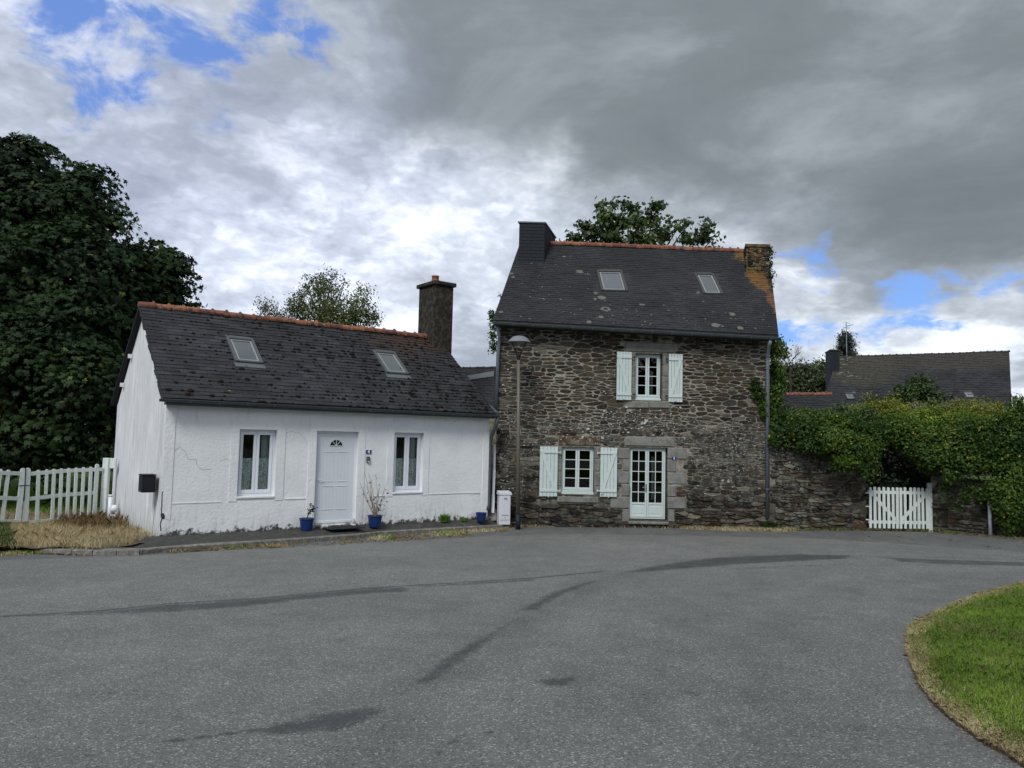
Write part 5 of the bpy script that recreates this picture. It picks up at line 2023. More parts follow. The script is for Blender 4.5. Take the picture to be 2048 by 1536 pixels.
for x, y, r in ((1203, 597, .13), (1211, 620, .14), (1191, 588, .08), (1160, 545, .13), (1177, 550, .07), (1202, 636, .08), (1178, 646, .08), (1190, 600, .06),
                (1477, 572, .10), (1506, 582, .08), (1488, 598, .12), (1463, 630, .11), (1430, 652, .12), (1480, 658, .09), (1353, 595, .11), (1284, 611, .09),
                (1421, 546, .09), (1394, 586, .13), (1441, 541, .08), (1406, 605, .06), (1334, 539, .08), (1365, 591, .05), (1391, 573, .06), (1022, 549, .07), (1026, 556, .06),
                (1297, 515, .07), (1128, 515, .06), (1002, 626, .06), (1276, 565, .07)):
    roundel(x, y, r, 0.2 if r > 0.1 and random.random() < .4 else 0.6)
for _ in range(170):
    px, py = random.uniform(1040, 1545), random.uniform(512, 662)
    u, w = uvroof(onroof(px, py))
    if 0.02 < u < 0.98 and 0.02 < w < 0.97 and not any(a - .01 < u < b + .01 and c - .02 < w < d + .02 for a, b, c, d in skip): roundel(px, py, random.uniform(0.012, 0.035), 0.6)
mb.build('lichen', LICH, sroof, kind='stuff')


# slate-hung chimney on the left
def skewbox(mb, a, ux, uy, W, D_, z0, z1, tint=.5):
    p = [a, a + ux * W, a + ux * W + uy * D_, a + uy * D_]
    lo = [Vector((q.x, q.y, z0)) for q in p]
    hi = [Vector((q.x, q.y, z1)) for q in p]
    mb.add(lo + hi, [(0, 1, 5, 4), (1, 2, 6, 5), (2, 3, 7, 6), (3, 0, 4, 7), (4, 5, 6, 7), (3, 2, 1, 0)], tint)


cyY = 22.95
cA, cB = L_(1037.5, 500, cyY), L_(1088.5, 500, cyY)
ux = Vector((1, 0.0, 0)).normalized()
uy = Vector((math.sin(math.radians(14)), math.cos(math.radians(14)), 0))
Wc = (cB - cA).length
zt = L_(1060, 446.5, cyY).z
mb = MB()
skewbox(mb, cA, ux, uy, Wc, 1.75, zt - 1.6, zt)
chl = mb.build('chimney', SLATE_N, sroof)
mb = MB()
skewbox(mb, cA - ux * 0.04 - uy * 0.04, ux, uy, Wc + 0.08, 1.83, zt + 0.002, zt + 0.045)
mb.build('chimney_cap', FLASH, chl)
slate_u = MB()
slate_u.box(0, 1, 0, 1, 0, 1)
for face in (0, 1):
    org = cA if face == 0 else cA + ux * Wc
    du = ux if face == 0 else uy
    nn_ = -uy if face == 0 else ux
    Wd = Wc if face == 0 else 1.75
    ncol = 3 if face == 0 else 6
    for r in range(13):
        zb_ = zt - 0.02 - (r + 1) * 0.105
        sh = 0.5 if r % 2 else 0
        for c in range(-1, ncol):
            a, b = max(0, (c + sh + (1 if sh == 0 else 0.5) * 0) / ncol), min(1, (c + sh + 1) / ncol)
            if b - a < 0.1 / ncol or a >= 1: continue
            mb = MB()
            p = org + du * (a * Wd + 0.003)
            q = org + du * (b * Wd - 0.003)
            t1, t2 = nn_ * 0.016, nn_ * 0.005
            z1 = zb_ + 0.112
            vs = [Vector((p.x, p.y, zb_)), Vector((q.x, q.y, zb_)), Vector((q.x, q.y, z1)), Vector((p.x, p.y, z1))]
            fr = [vs[0] + t1, vs[1] + t1, vs[2] + t2, vs[3] + t2]
            mb.add(vs + fr, [(4, 5, 6, 7), (0, 1, 5, 4), (1, 2, 6, 5), (3, 0, 4, 7)], random.random() * 0.5)
            mb.build('slate', SLATE_N, chl)
# rubble chimney on the right
cyR = 22.9
rA, rB = L_(1493.5, 520, cyR), L_(1538.5, 520, cyR)
Wr = (rB - rA).length
ztr = L_(1515, 494, cyR).z
mb = MB()
skewbox(mb, rA, ux, uy, Wr, 1.5, ztr - 1.3, ztr)
chr_ = mb.build('chimney', MORT, sroof)
mb = MB()
skewbox(mb, rA - ux * 0.05 - uy * 0.05, ux, uy, Wr + 0.08, 1.6, ztr + 0.002, ztr + 0.085)
cp_ = mb.build('chimney_cap', STONE_O, chr_)
cl_ = rubble_cells(0.0, Wr, ztr - 0.95, ztr - 0.01, (0.07, 0.13), (0.12, 0.3), 21)
rb_ = random.Random(5)
mb = MB()
for A, poly in cl_:
    g = stone_geom(poly, 0.008, 0.035 * rb_.uniform(0.5, 1.4), 0.0, rb_)
    if g: mb.add([(rA.x + x, rA.y + y, z) for x, y, z in g[0]], g[1], rb_.uniform(0.5, 1))
cl_ = rubble_cells(0.0, 1.5, ztr - 0.95, ztr - 0.01, (0.07, 0.13), (0.12, 0.3), 22)
for A, poly in cl_:
    g = stone_geom(poly, 0.008, 0.03 * rb_.uniform(0.5, 1.4), 0.0, rb_)
    if g: mb.add([tuple(Vector((rA.x, rA.y, 0)) + uy * (1.5 - x) + ux * y + Vector((0, 0, z))) for x, y, z in g[0]], g[1], rb_.uniform(0.4, 1))
mb.build('rubble', STONE_O, chr_, kind='stuff')
# zinc downpipes
x1_, z1_ = sp(1533, 1036)
mb = MB()
top = L_(1541, 681, 20.36)
mb.tube([(top.x, top.y, top.z), (top.x - 0.02, top.y + 0.05, top.z - 0.12), (x1_ + 0.0, -0.08, top.z - 0.38), (x1_, -0.08, top.z - 0.5), (x1_ - 0.01, -0.08, z1_)], 0.047, 14)
dpr = mb.build('downpipe', ZINC, hou, smooth=True)
for z in (zrS - 0.78, zrS - 3.0, 1.1):
    mb = MB()
    mb.tube([(x1_, -0.08, z - 0.014), (x1_, -0.08, z + 0.014)], 0.056, 14)
    mb.box(x1_ - 0.075, x1_ + 0.075, -0.082, 0.0, z - 0.008, z + 0.008)
    mb.build('pipe_clip', ZINC, dpr)
mb = MB()
tl_ = L_(991, 652, 20.4)
mb.tube([(tl_.x + 0.04, tl_.y + 0.02, tl_.z), (0.03, -0.09, tl_.z - 0.25), (0.0, -0.09, tl_.z - 0.6), (-0.02, -0.09, 3.02)], 0.05, 14)
mb.build('downpipe', ZINC, hou, smooth=True)
# cable sagging across the wall
mb = MB()
pts = [sp(985, 886), sp(1010, 889), sp(1040, 892), (sp(1083, 893))]
mb.tube([(x, -0.05, z) for x, z in pts], 0.008, 6)
mb.build('cable', IRON, hou)
pts = [sp(1344, 851), sp(1374, 853), sp(1377, 862)]
mb = MB()
mb.tube([(x, -0.05, z) for x, z in pts], 0.010, 6)
mb.build('wall_hook', IRON, hou)
# pale lichen blotches on the masonry
mb = MB()
rl = random.Random(12)
spots = []
for cx, cy, sx, sy, n in ((1275, 832, 45, 14, 60), (1215, 850, 60, 22, 60), (1120, 840, 70, 40, 46), (1005, 740, 12, 45, 40), (1005, 900, 14, 50, 26), (1340, 850, 40, 22, 40), (1440, 850, 60, 40, 26), (1140, 760, 60, 50, 22), (1013, 955, 5, 22, 20), (1450, 960, 60, 50, 20), (1290, 880, 50, 8, 16)):
    for _ in range(n): spots.append((rl.gauss(cx, sx), rl.gauss(cy, sy)))
for px, py in spots:
    x, z = sp(px, py)
    if not (0.05 < x < HL - 0.05 and 0.3 < z < zrS - 0.25) or any(h[0] - .03 < x < h[1] + .03 and h[2] - .03 < z < h[3] + .03 for h in holes): continue
    if any(h[0] < x < h[1] and h[2] < z < h[3] for h in allh) and rl.random() < 0.6: continue
    if rl.random() < 0.3: continue
    r = rl.uniform(0.006, 0.026) * (2.3 if rl.random() < 0.14 else 1)
    n = 7
    yb = -0.034 if z > 2.6 else -0.040
    pts = [(x + math.cos(2 * pi * k / n) * r * rl.uniform(.6, 1.3), yb, z + math.sin(2 * pi * k / n) * r * rl.uniform(.4, .9)) for k in range(n)]
    bs = [(a, 0.01, c) for a, _, c in pts]
    mb.add(pts + bs, [tuple(range(n))] + [(k, k + n, (k + 1) % n + n, (k + 1) % n) for k in range(n)], rl.random())
mb.build('lichen', WLICH, hou, kind='stuff')
# ================================================================== GARDEN WALLS
gwA, gwB = onG(1540, 1058), onG(1733, 1057)


def garden_wall(name, a, b, h0, h1, label, seed, nind, thick=0.5, quo=(), tophi=None):
    a, b = Vector(a), Vector(b)
    L = (Vector((b.x, b.y, 0)) - Vector((a.x, a.y, 0))).length
    rz = math.atan2(b.y - a.y, b.x - a.x)
    o = thing(name, a, rz, label, 'wall')
    mb = MB()
    mb.box(0, L, 0.004, thick, -0.5, 0.01)
    mb.add([(0, 0, -0.4), (L, 0, -0.4), (L, 0, h1), (0, 0, h0), (0, thick, -0.4), (L, thick, -0.4), (L, thick, h1), (0, thick, h0)],
           [(0, 1, 2, 3), (5, 4, 7, 6), (3, 2, 6, 7), (1, 5, 6, 2), (4, 0, 3, 7)])
    mb.build('core', MORT, o)
    sl = (h1 - h0) / L
    hs = []
    for q in quo:
        granite(o, *q, 0.0, 0.03, 'quoin', 0.03, 0.02, GSTONE)
        hs.append(q)
    cells = rubble_cells(0, L, -0.25, max(h0, h1), (0.045, 0.115), (0.12, 0.48), seed, hs, [(-sl, 1.0, h0)], K=3.2)
    rubble(o, cells, 0.0, nind, lambda x, z: 0.006, lambda x, z: 0.045, seed, GSTONE)
    return o


Lw = (gwB - gwA).length
garden_wall('garden_wall', gwA, gwB, 2.35, 1.9, 'rubble garden wall under ivy between the stone house and the garden gate', 31, 260,
            quo=[(Lw - 0.42, Lw, 1.02, 1.30), (Lw - 0.20, Lw, 0.78, 1.01), (Lw - 0.44, Lw, 0.42, 0.77), (Lw - 0.42, Lw, -0.1, 0.24)])
g2A = onG(1863, 1060)
g2B = Vector((14.6, 19.6, gz(14.6, 19.6)))
garden_wall('garden_wall', g2A, g2B, 1.52, 1.42, 'low rubble garden wall overgrown with ivy to the right of the garden gate', 37, 260,
            quo=[(0.0, 0.22, 0.78, 1.05), (0.0, 0.42, 0.10, 0.62), (1.55, 1.80, -0.05, 0.15), (1.32, 1.62, 1.12, 1.42)])


# ================================================================== PICKET GATES
def picket(mb_m, parent, x, w, z0, z1, y0, y1, lean=0.0, round_=True, tint=None):
    mb = MB()
    r = w / 2
    pts = [(-r, z0), (r, z0), (r, z1 - r * 0.7)]
    if round_:
        for i in range(1, 6):
            t = pi * i / 6
            pts.append((r * math.cos(t), z1 - r * 0.7 + r * 0.7 * math.sin(t)))
    pts.append((-r, z1 - r * 0.7))
    mb.prism([(x + px + lean * (pz_ - z0), pz_) for px, pz_ in pts], y0, y1, random.random() if tint is None else tint)
    return mb.build('picket', mb_m, parent)


def leaf_gate(name, a, b, xs, ztop, zbot, label, group, braces, w=0.075, extra=None):
    """gate between ground points a and b; xs = picket positions 0..1"""
    a, b = Vector(a), Vector(b)
    L = math.hypot(b.x - a.x, b.y - a.y)
    rz = math.atan2(b.y - a.y, b.x - a.x)
    o = thing(name, a, rz, label, 'gate', group)
    dz = b.z - a.z
    for s in xs:
        picket(GATEP, o, s * L, w * random.uniform(0.93, 1.07), zbot + dz * s, ztop + dz * s + random.uniform(-.012, .012), -0.042, -0.02, random.gauss(0, 0.006))
    for z in (zbot + 0.13, ztop - 0.19):
        mb = MB()
        mb.add([(0, -0.018, z), (L, -0.018, z + dz), (L, -0.018, z + dz + 0.085), (0, -0.018, z + 0.085), (0, 0.02, z), (L, 0.02, z + dz), (L, 0.02, z + dz + 0.085), (0, 0.02, z + 0.085)],
               [(0, 1, 2, 3), (5, 4, 7, 6), (3, 2, 6, 7), (0, 4, 5, 1), (1, 5, 6, 2), (4, 0, 3, 7)])
        mb.build('rail', GATEP, o)
    for (u0, z0, u1, z1) in braces:
        mb = MB()
        mb.obox((u0 * L, 0.0, z0), (u1 * L, 0.0, z1), 0.03, 0.085, (0, 0, 1))
        mb.build('brace', GATEP, o)
    return o


YG = 21.0
q0, q1 = onG(1737, 1058), onG(1862, 1060)
mid = q0.lerp(q1, 0.5)
zb, zt_ = 0.03, 1.19
# photo x of pickets
xa = [1740.6, 1749.8, 1758.9, 1768.3, 1777.7, 1786.8, 1795]
xb = [1800.8, 1809.8, 1819.6, 1828.1, 1836.8, 1845, 1853.8]
g_a, g_b = q0.lerp(q1, 0.0), q0.lerp(q1, 0.475)
rel = lambda px, p0, p1: (px - p0) / (p1 - p0)
g1 = leaf_gate('garden_gate', g_a, g_b, [rel(x, 1737.5, 1798) for x in xa], zt_, zb, 'left leaf of the mint picket gate in the garden wall, brace falling to the right', 'leaves of the garden gate', [(0.12, 1.0, 0.98, 0.22)])
mb = MB()
for z in (0.25, 0.62, 1.0): mb.box(-0.09, 0.04, -0.03, -0.018, z, z + 0.03)
mb.build('hinge', GATEP, g1)
g2 = leaf_gate('garden_gate', q0.lerp(q1, 0.49), q0.lerp(q1, 0.955), [rel(x, 1798.5, 1856.5) for x in xb], zt_, zb, 'right leaf of the mint picket gate in the garden wall, brace rising to the right', 'leaves of the garden gate', [(0.02, 0.22, 0.92, 0.98)])
po = q0.lerp(q1, 0.985)
mb = MB()
mb.box(-0.055, 0.055, -0.05, 0.05, -0.1, 1.33, ch=0.008)
tag(mb.build('gate_post', GATEP, loc=tuple(po)), 'square mint gate post against the low ivy wall', 'post')
# white pipe post at the right
pp = onG(1981, 1071)
mb = MB()
mb.tube([(0, 0, -0.05), (-0.01, 0, 0.9), (-0.02, 0, 1.35)], 0.045, 12)
wp_ = tag(mb.build('marker_post', CABIN, loc=tuple(pp), smooth=True), 'pale round plastic post half hidden in ivy at the wall foot', 'post')

# leaning double gate beside the cottage
pP = onG(213, 1036)
pPz = -0.72


def atz(px, py, Y):
    p = at(px, py, Y)
    return p


Yr, Yl = 18.9, 17.3


def gpt(px, py, Y0=Yr, Y1=Yl, x0=205, x1=57):
    Y = Y0 + (Y1 - Y0) * (px - x0) / (x1 - x0)
    return at(px, py, Y)


gr = thing('picket_gate', gpt(57, 1041), 0, 'weathered mint picket gate leaf with a short broken picket beside the cottage', 'gate', 'leaves of the leaning picket gate')
oz = gpt(57, 1041)
Z = lambda x, y: 0  # noqa


def zoom(x, y): return (x / 4.8, 800 + y / 4.8)


def gbar(parent, name, a, b, w, t=0.03, dy=0.0, rounded=False):
    """flat bar whose face looks at the road, w wide, set out from photo points a (bottom) and b (top)"""
    A, B = gpt(*zoom(*a)), gpt(*zoom(*b))
    A = A + Vector((0, dy, 0)) - oz
    B = B + Vector((0, dy, 0)) - oz
    d = (B - A).normalized()
    f = Vector((-0.72, -0.69, 0)) if False else Vector((math.sin(GA), -math.cos(GA), 0))
    s = d.cross(f).normalized()
    n_ = s.cross(d)
    mb = MB()
    r = w / 2
    L = (B - A).length
    prof = [(-r, 0), (r, 0), (r, L - (r if rounded else 0))]
    if rounded:
        prof += [(r * math.cos(pi * i / 6), L - r + r * math.sin(pi * i / 6)) for i in range(1, 6)]
    prof += [(-r, L - (r if rounded else 0))]
    n = len(prof)
    vs = [A + s * x + d * z + n_ * t / 2 for x, z in prof] + [A + s * x + d * z - n_ * t / 2 for x, z in prof]
    mb.add(vs, [tuple(range(n)), tuple(range(2 * n - 1, n - 1, -1))] + [(i, i + n, (i + 1) % n + n, (i + 1) % n) for i in range(n)], random.random())
    return mb.build(name, GATEP, parent)


_a, _b = gpt(57, 1041), gpt(205, 1037)
GA = math.atan2(_b.y - _a.y, _b.x - _a.x)
mb = 0.034
for (t, b, w) in (((378, 670), (362, 1150), .078), ((458, 665), (447, 905), .07), ((527, 660), (508, 1150), .078), ((598, 655), (578, 1150), .078), ((670, 652), (650, 1130), .078),
                  ((740, 648), (720, 1120), .078), ((810, 643), (790, 1112), .078), ((880, 640), (860, 1100), .078), ((940, 612), (912, 1105), .10), ((278, 650), (250, 1165), .115)):
    gbar(gr, 'picket', b, t, w, 0.024, -0.03, True)
for a, b, w in (((300, 708), (600, 682), .085), ((600, 682), (985, 664), .085), ((288, 948), (600, 912), .085), ((600, 912), (905, 890), .085), ((280, 1172), (560, 1140), .05), ((560, 1140), (905, 1100), .05)):
    gbar(gr, 'rail', a, b, w, 0.04, 0.012)
gl = thing('picket_gate', oz, 0, 'mint picket gate leaf leaning to the left at the photo edge', 'gate', 'leaves of the leaning picket gate')
for (t, b, w) in (((232, 652), (180, 1165), .115), ((92, 668), (30, 1155), .078), ((15, 660), (-45, 1150), .078), ((-60, 655), (-118, 1150), .078), ((-135, 650), (-195, 1150), .078), ((-210, 645), (-270, 1150), .078)):
    gbar(gl, 'picket', b, t, w, 0.024, -0.03, True)
for a, b, w in (((-300, 690), (215, 706), .085), ((-300, 930), (190, 946), .085), ((-300, 1150), (180, 1160), .05)):
    gbar(gl, 'rail', a, b, w, 0.04, 0.012)
m2 = MB()
A = [gpt(*zoom(*q)) - oz + Vector((0, -0.06, 0)) for q in ((262, 655), (255, 800), (245, 965))]
m2.tube(A, 0.014, 8)
A = [gpt(*zoom(*q)) - oz + Vector((0, -0.07, 0)) for q in ((200, 822), (300, 818))]
m2.tube(A, 0.010, 8)
ch_ = m2.build('chain', BLACKM, None, tuple(oz))
tag(ch_, 'black chain and rod tying the two leaning gate leaves together', 'chain')
# gate post fixed by the cottage corner
pb = gpt(206, 1040)
mb = MB()
mb.box(-0.075, 0.075, -0.06, 0.06, -0.3, 1.52, ch=0.008)
mb.box(0.08, 0.24, -0.03, 0.03, 1.26, 1.52, ch=0.006)
tag(mb.build('gate_post', GATEP, loc=tuple(at(206.5, 1037, 19.0))), 'pale mint gate post with a stub rail touching the cottage gable', 'post')
# white pipe stub by the gable
pb = at(219, 1033, 18.6)
mb = MB()
mb.tube([(0, 0, -0.25), (0, 0, 0.50)], 0.052, 14)
mb.tube([(0, 0, 0.50), (0, 0, 0.535)], 0.062, 14)
mb.lathe([(0.0, 0.10), (0.07, 0.13), (0.085, 0.20), (0.05, 0.28), (0.0, 0.29)], (0.11, 0, 0), 12)
mb.lathe([(0.0, -0.12), (0.07, -0.08), (0.085, -0.02), (0.05, 0.05), (0.0, 0.06)], (0.10, -0.02, 0), 12)
tag(mb.build('drain_pipe_stub', WHITE, loc=tuple(pb), smooth=True), 'short white drain pipe with a bulging elbow standing by the gable foot', 'pipe')
# stones at gable foot
for i, (px, py, s) in enumerate(((232, 1052, .16), (246, 1062, .13), (262, 1068, .11))):
    p = at(px, py, 17.6 - i * 0.7)
    m3 = MB()
    g = [(math.cos(t) * s * random.uniform(.8, 1.2), math.sin(t) * s * .7 * random.uniform(.8, 1.2)) for t in np.linspace(0, 2 * pi, 9)[:-1]]
    vs = [(x, y, -0.1) for x, y in g] + [(x * .95, y * .95, s * .4) for x, y in g] + [(x * .6, y * .6, s * .62) for x, y in g]
    n = 8
    m3.add(vs, [(k, (k + 1) % n, n + (k + 1) % n, n + k) for k in range(n)] + [(n + k, n + (k + 1) % n, 2 * n + (k + 1) % n, 2 * n + k) for k in range(n)] + [tuple(range(2 * n, 3 * n))], random.random())
    tag(m3.build('fieldstone', STONE, loc=tuple(p)), ['biggest and farthest of the loose stones at the gable foot', 'middle one of the loose stones at the gable foot', 'smallest loose stone at the gable foot nearest the corner'][i], 'stone', 'loose stones at the gable foot')

# ================================================================== SMALL THINGS
# mailbox on the cottage corner
p = WM @ Vector((-0.17, 0.35, 0.86))
mb = MB()
mb.box(-0.16, 0.10, -0.13, 0.22, 0.0, 0.34, ch=0.01)
mbx = thing('mailbox', p, HA, 'black metal mailbox fixed at the corner of the white cottage gable', 'mailbox')
mb.build('body', BLACKM, mbx)
mb = MB()
mb.box(-0.17, 0.11, -0.14, 0.23, 0.345, 0.365, ch=0.006)
mb.build('lid', BLACKM, mbx)
mb = MB()
mb.box(-0.13, 0.07, -0.137, -0.131, 0.03, 0.31, ch=0.002)
mb.tube([(-0.11, -0.137, 0.07), (-0.11, -0.143, 0.07)], 0.012, 8)
mb.build('door', BLACKM, mbx)


def sign(name, M4, w, h, text, label):
    o = bpy.data.objects.new(name, None)
    COL.objects.link(o)
    o.matrix_world = M4
    tag(o, label, 'sign')
    mb = MB()
    mb.box(-w / 2, w / 2, -0.010, 0.0, -h / 2, h / 2, ch=0.003)
    mb.build('rim', SIGNW if text == '4' else SIGNB, o)
    mb = MB()
    k = 0.010 if text == '4' else 0.004
    mb.box(-w / 2 + k, w / 2 - k, -0.014, -0.009, -h / 2 + k, h / 2 - k, ch=0.002)
    mb.build('plate', SIGNB, o)
    cu = bpy.data.curves.new('numeral', 'FONT')
    cu.body = text
    cu.size = h * 0.98
    cu.align_x = 'CENTER'
    cu.align_y = 'CENTER'
    cu.extrude = 0.002
    cu.offset = 0.004
    tmp = bpy.data.objects.new('numeral_src', cu)
    COL.objects.link(tmp)
    dg = bpy.context.evaluated_depsgraph_get()
    me = bpy.data.meshes.new_from_object(tmp.evaluated_get(dg))
    bpy.data.objects.remove(tmp)
    me.materials.clear()
    me.materials.append(SIGNW)
    t = bpy.data.objects.new('numeral', me)
    COL.objects.link(t)
    t.parent = o
    t.location = (0, -0.017, 0)
    t.rotation_euler = (pi / 2, 0, 0)
    return o


sign('house_number', WM @ Matrix.Translation((4.585, -0.002, 1.73)), 0.17, 0.115, '4', 'blue enamel house number plate reading 4 beside the white door')
x, z = sp(1347.7, 916.7)
sign('house_number', Matrix.Translation(S0 + Vector((x, -0.03, z))), 0.115, 0.08, '2', 'small blue house number plate reading 2 beside the french door')
# key box
kb = bpy.data.objects.new('intercom', None)
COL.objects.link(kb)
kb.matrix_world = WM @ Matrix.Translation((4.575, 0, 1.545))
tag(kb, 'small dark intercom box under the number 4 plate', 'intercom')
mb = MB()
mb.box(-0.045, 0.045, -0.045, 0.0, -0.075, 0.075, ch=0.012)
mb.build('housing', GREYM, kb)
mb = MB()
mb.box(-0.02, 0.025, -0.049, -0.045, -0.062, -0.038)
mb.build('button', WHITE, kb)
# doormat
dm = MB()
dm.box(-0.42, 0.42, -0.24, 0.24, 0, 0.018, ch=0.005)
dmo = dm.build('doormat', MATR)
dmo.matrix_world = WM @ Matrix.Translation((3.82, -0.42, -0.008)) @ Matrix.Rotation(math.radians(-1.2), 4, 'X') @ Matrix.Rotation(0.02, 4, 'Z')
tag(dmo, 'black rubber doormat lying before the white front door', 'doormat')


# pots
def pot(loc, r, h, label, soil=True):
    o = thing('flower_pot', loc, 0, label, 'flower pot', 'blue pots along the white cottage')
    mb = MB()
    mb.lathe([(0.0, 0.0), (r * 0.72, 0.0), (r * 0.76, 0.02), (r * 0.96, h * 0.93), (r * 1.04, h * 0.94), (r * 1.04, h), (r * 0.95, h), (r * 0.90, h * 0.86), (0.0, h * 0.86)], seg=28)
    mb.build('bowl', BLUE, o, smooth=False)
    if soil:
        mb = MB()
        mb.lathe([(r * 0.91, h * 0.9), (r * 0.5, h * 0.95), (0, h * 0.96)], seg=16)
        mb.build('earth', SOIL, o, smooth=True)
    return o


def leafset(C, Nn, size, tmpl, jitter=0.5, tip=None):
    """leaf templates placed at C, facing Nn. tmpl (k,3): x=length, y=width, z=normal"""
    n = len(C)
    Nn = Nn + RNG.normal(0, jitter, (n, 3))
    Nn /= np.linalg.norm(Nn, axis=1)[:, None] + 1e-9
    T = RNG.normal(0, 1, (n, 3)) if tip is None else tip + RNG.normal(0, 0.5, (n, 3))
    T -= Nn * (T * Nn).sum(1)[:, None]
    T /= np.linalg.norm(T, axis=1)[:, None] + 1e-9
    B = np.cross(Nn, T)
    s = size * RNG.uniform(0.6, 1.25, n)
    t = np.asarray(tmpl)
    V = C[:, None, :] + s[:, None, None] * (t[None, :, 0:1] * T[:, None, :] + t[None, :, 1:2] * B[:, None, :] + t[None, :, 2:3] * Nn[:, None, :])
    return V.reshape(-1, 3)


def leaflet(L, w, ang=0.0, z=0.0, x0=0.0):
    """one blade as 4 corners, folded up a little"""
    pts = [(x0, 0, 0), (x0 + L * 0.55, w, z), (x0 + L, 0, z * 2.0), (x0 + L * 0.55, -w, z)]
    c, s = math.cos(ang), math.sin(ang)
    return [(x * c - y * s, x * s + y * c, zz) for x, y, zz in pts]


T_SIMPLE = leaflet(1.0, 0.30, 0, 0.06)
T_OAK = leaflet(1.0, 0.26, 0.6, 0.05) + leaflet(1.0, 0.26, -0.6, -0.05) + leaflet(1.05, 0.26, 0, 0.03)
T_PALM = []
for a_, l_ in ((0, 1.0), (0.75, 0.9), (-0.75, 0.9), (1.5, 0.68), (-1.5, 0.68)):
    T_PALM += leaflet(l_, 0.20, a_, -0.10)
T_IVY = [(0, 0.30, 0), (0.5, 0.42, 0.04), (1.0, 0, 0), (0.5, -0.42, 0.04)]
T_NEEDLE = leaflet(1.0, 0.12, 0.3, 0) + leaflet(1.0, 0.12, -0.4, 0)


def plant(pot_o, stems, leafpts, lsize, mat, name='plant', label='', base=None, sm=None):
    o = thing(name, base, 0, label, 'plant')
    for pts, r in stems:
        mb = MB()
        mb.tube(pts, [r * (1 - 0.7 * i / (len(pts) - 1)) for i in range(len(pts))], 6)
        mb.build('stem', sm or BARK, o)
    C = np.array(leafpts)
    np_mesh('foliage', leafset(C, RNG.normal(0, 1, C.shape), lsize, T_SIMPLE, 0.3), 4, mat, RNG.uniform(0, 1, len(C)), o)
    return o


LEAF_POT = leafmat('pot_leaf', (0.012, 0.022, 0.018), (0.022, 0.040, 0.030), (0.04, 0.065, 0.05))
pl1 = wl(3.00, -0.26, 0.0)
pl1.z = -0.598
pl2_ = wl(4.66, -0.32, 0.0)
pl2_.z = -0.60
pl3 = wl(7.82, -0.20, 0.0)
pl3.z = -0.63
pot(pl1, 0.165, 0.27, 'blue pot with a small drooping plant, left of the white door')
pot(pl2_, 0.175, 0.27, 'blue pot with tall dry twigs, right of the white door')
pot(pl3, 0.15, 0.22, 'empty dark blue pot by the downpipe end of the cottage', False)
st_, lf_ = [], []
for i in range(6):
    a = random.uniform(-0.5, 2.0)
    L = random.uniform(0.2, 0.38)
    d = Vector((math.cos(a * 0.5) * 0.6, -0.2 * math.sin(a), 0))
    pts = [(0, 0, 0.24), tuple(Vector((0, 0, 0.24)) + d * L * 0.4 + Vector((0, 0, L * 0.7))), tuple(Vector((0, 0, 0.24)) + d * L * 1.0 + Vector((0, 0, L * 0.85)))]
    st_.append((pts, 0.007))
    for k in range(7):
        t = random.uniform(0.3, 1.1)
        p = Vector(pts[1]).lerp(Vector(pts[2]), t)
        lf_.append(tuple(p + Vector((random.gauss(0, .03), random.gauss(0, .03), random.gauss(0, .03)))))
plant(None, st_, lf_, 0.075, LEAF_POT, 'potted_shrub', 'small green shrub with dark leaves in the left blue pot', pl1)
st_, lf_ = [], []
for i in range(15):
    a = random.uniform(-0.55, 0.55)
    H = random.uniform(0.5, 1.05)
    pts = [(0.02 * i / 15, 0, 0.22)]
    for k in range(1, 6):
        pts.append((pts[-1][0] + math.sin(a) * H / 5 + random.gauss(0, 0.014), random.gauss(0, 0.03), 0.22 + H * k / 5))
    st_.append((pts, 0.010 if i < 5 else 0.006))
    if i < 5:
        for k in range(5): lf_.append(tuple(Vector(pts[2]) + Vector((random.gauss(0.03, .08), random.gauss(0, .04), random.gauss(0, .07)))))
    else:
        for k in range(2): lf_.append((pts[-1][0] + random.gauss(0, .02), pts[-1][1], pts[-1][2] - random.uniform(0, .2)))
for k in range(14): lf_.append((0.13 + random.gauss(0, .04), random.gauss(0, .04), 0.42 + random.gauss(0, .09)))
dry_ = plant(None, st_, lf_, 0.06, LEAF_POT, 'potted_shrub', 'tall half-dead twiggy shrub in the right blue pot', pl2_, TWIG)
# grass tufts at the wall foot
for u, n, h, lab in ((6.75, 260, .22, 'bright green grass tuft at the foot of the white wall'), (7.35, 90, .10, 'low weed at the wall foot between grass tuft and empty pot')):
    pts = np.array([tuple(wl(u + random.gauss(0, .05), -0.05 - abs(random.gauss(0, .04)), -0.04)) for _ in range(n)])
    blades('grass_tuft', pts, h, 0.012, GRASS, 0.7, RNG.uniform(0.2, 0.9, n), kind=None)
    tag(COL.objects['grass_tuft'] if u < 7 else COL.objects['grass_tuft.001'], lab, 'grass tuft')
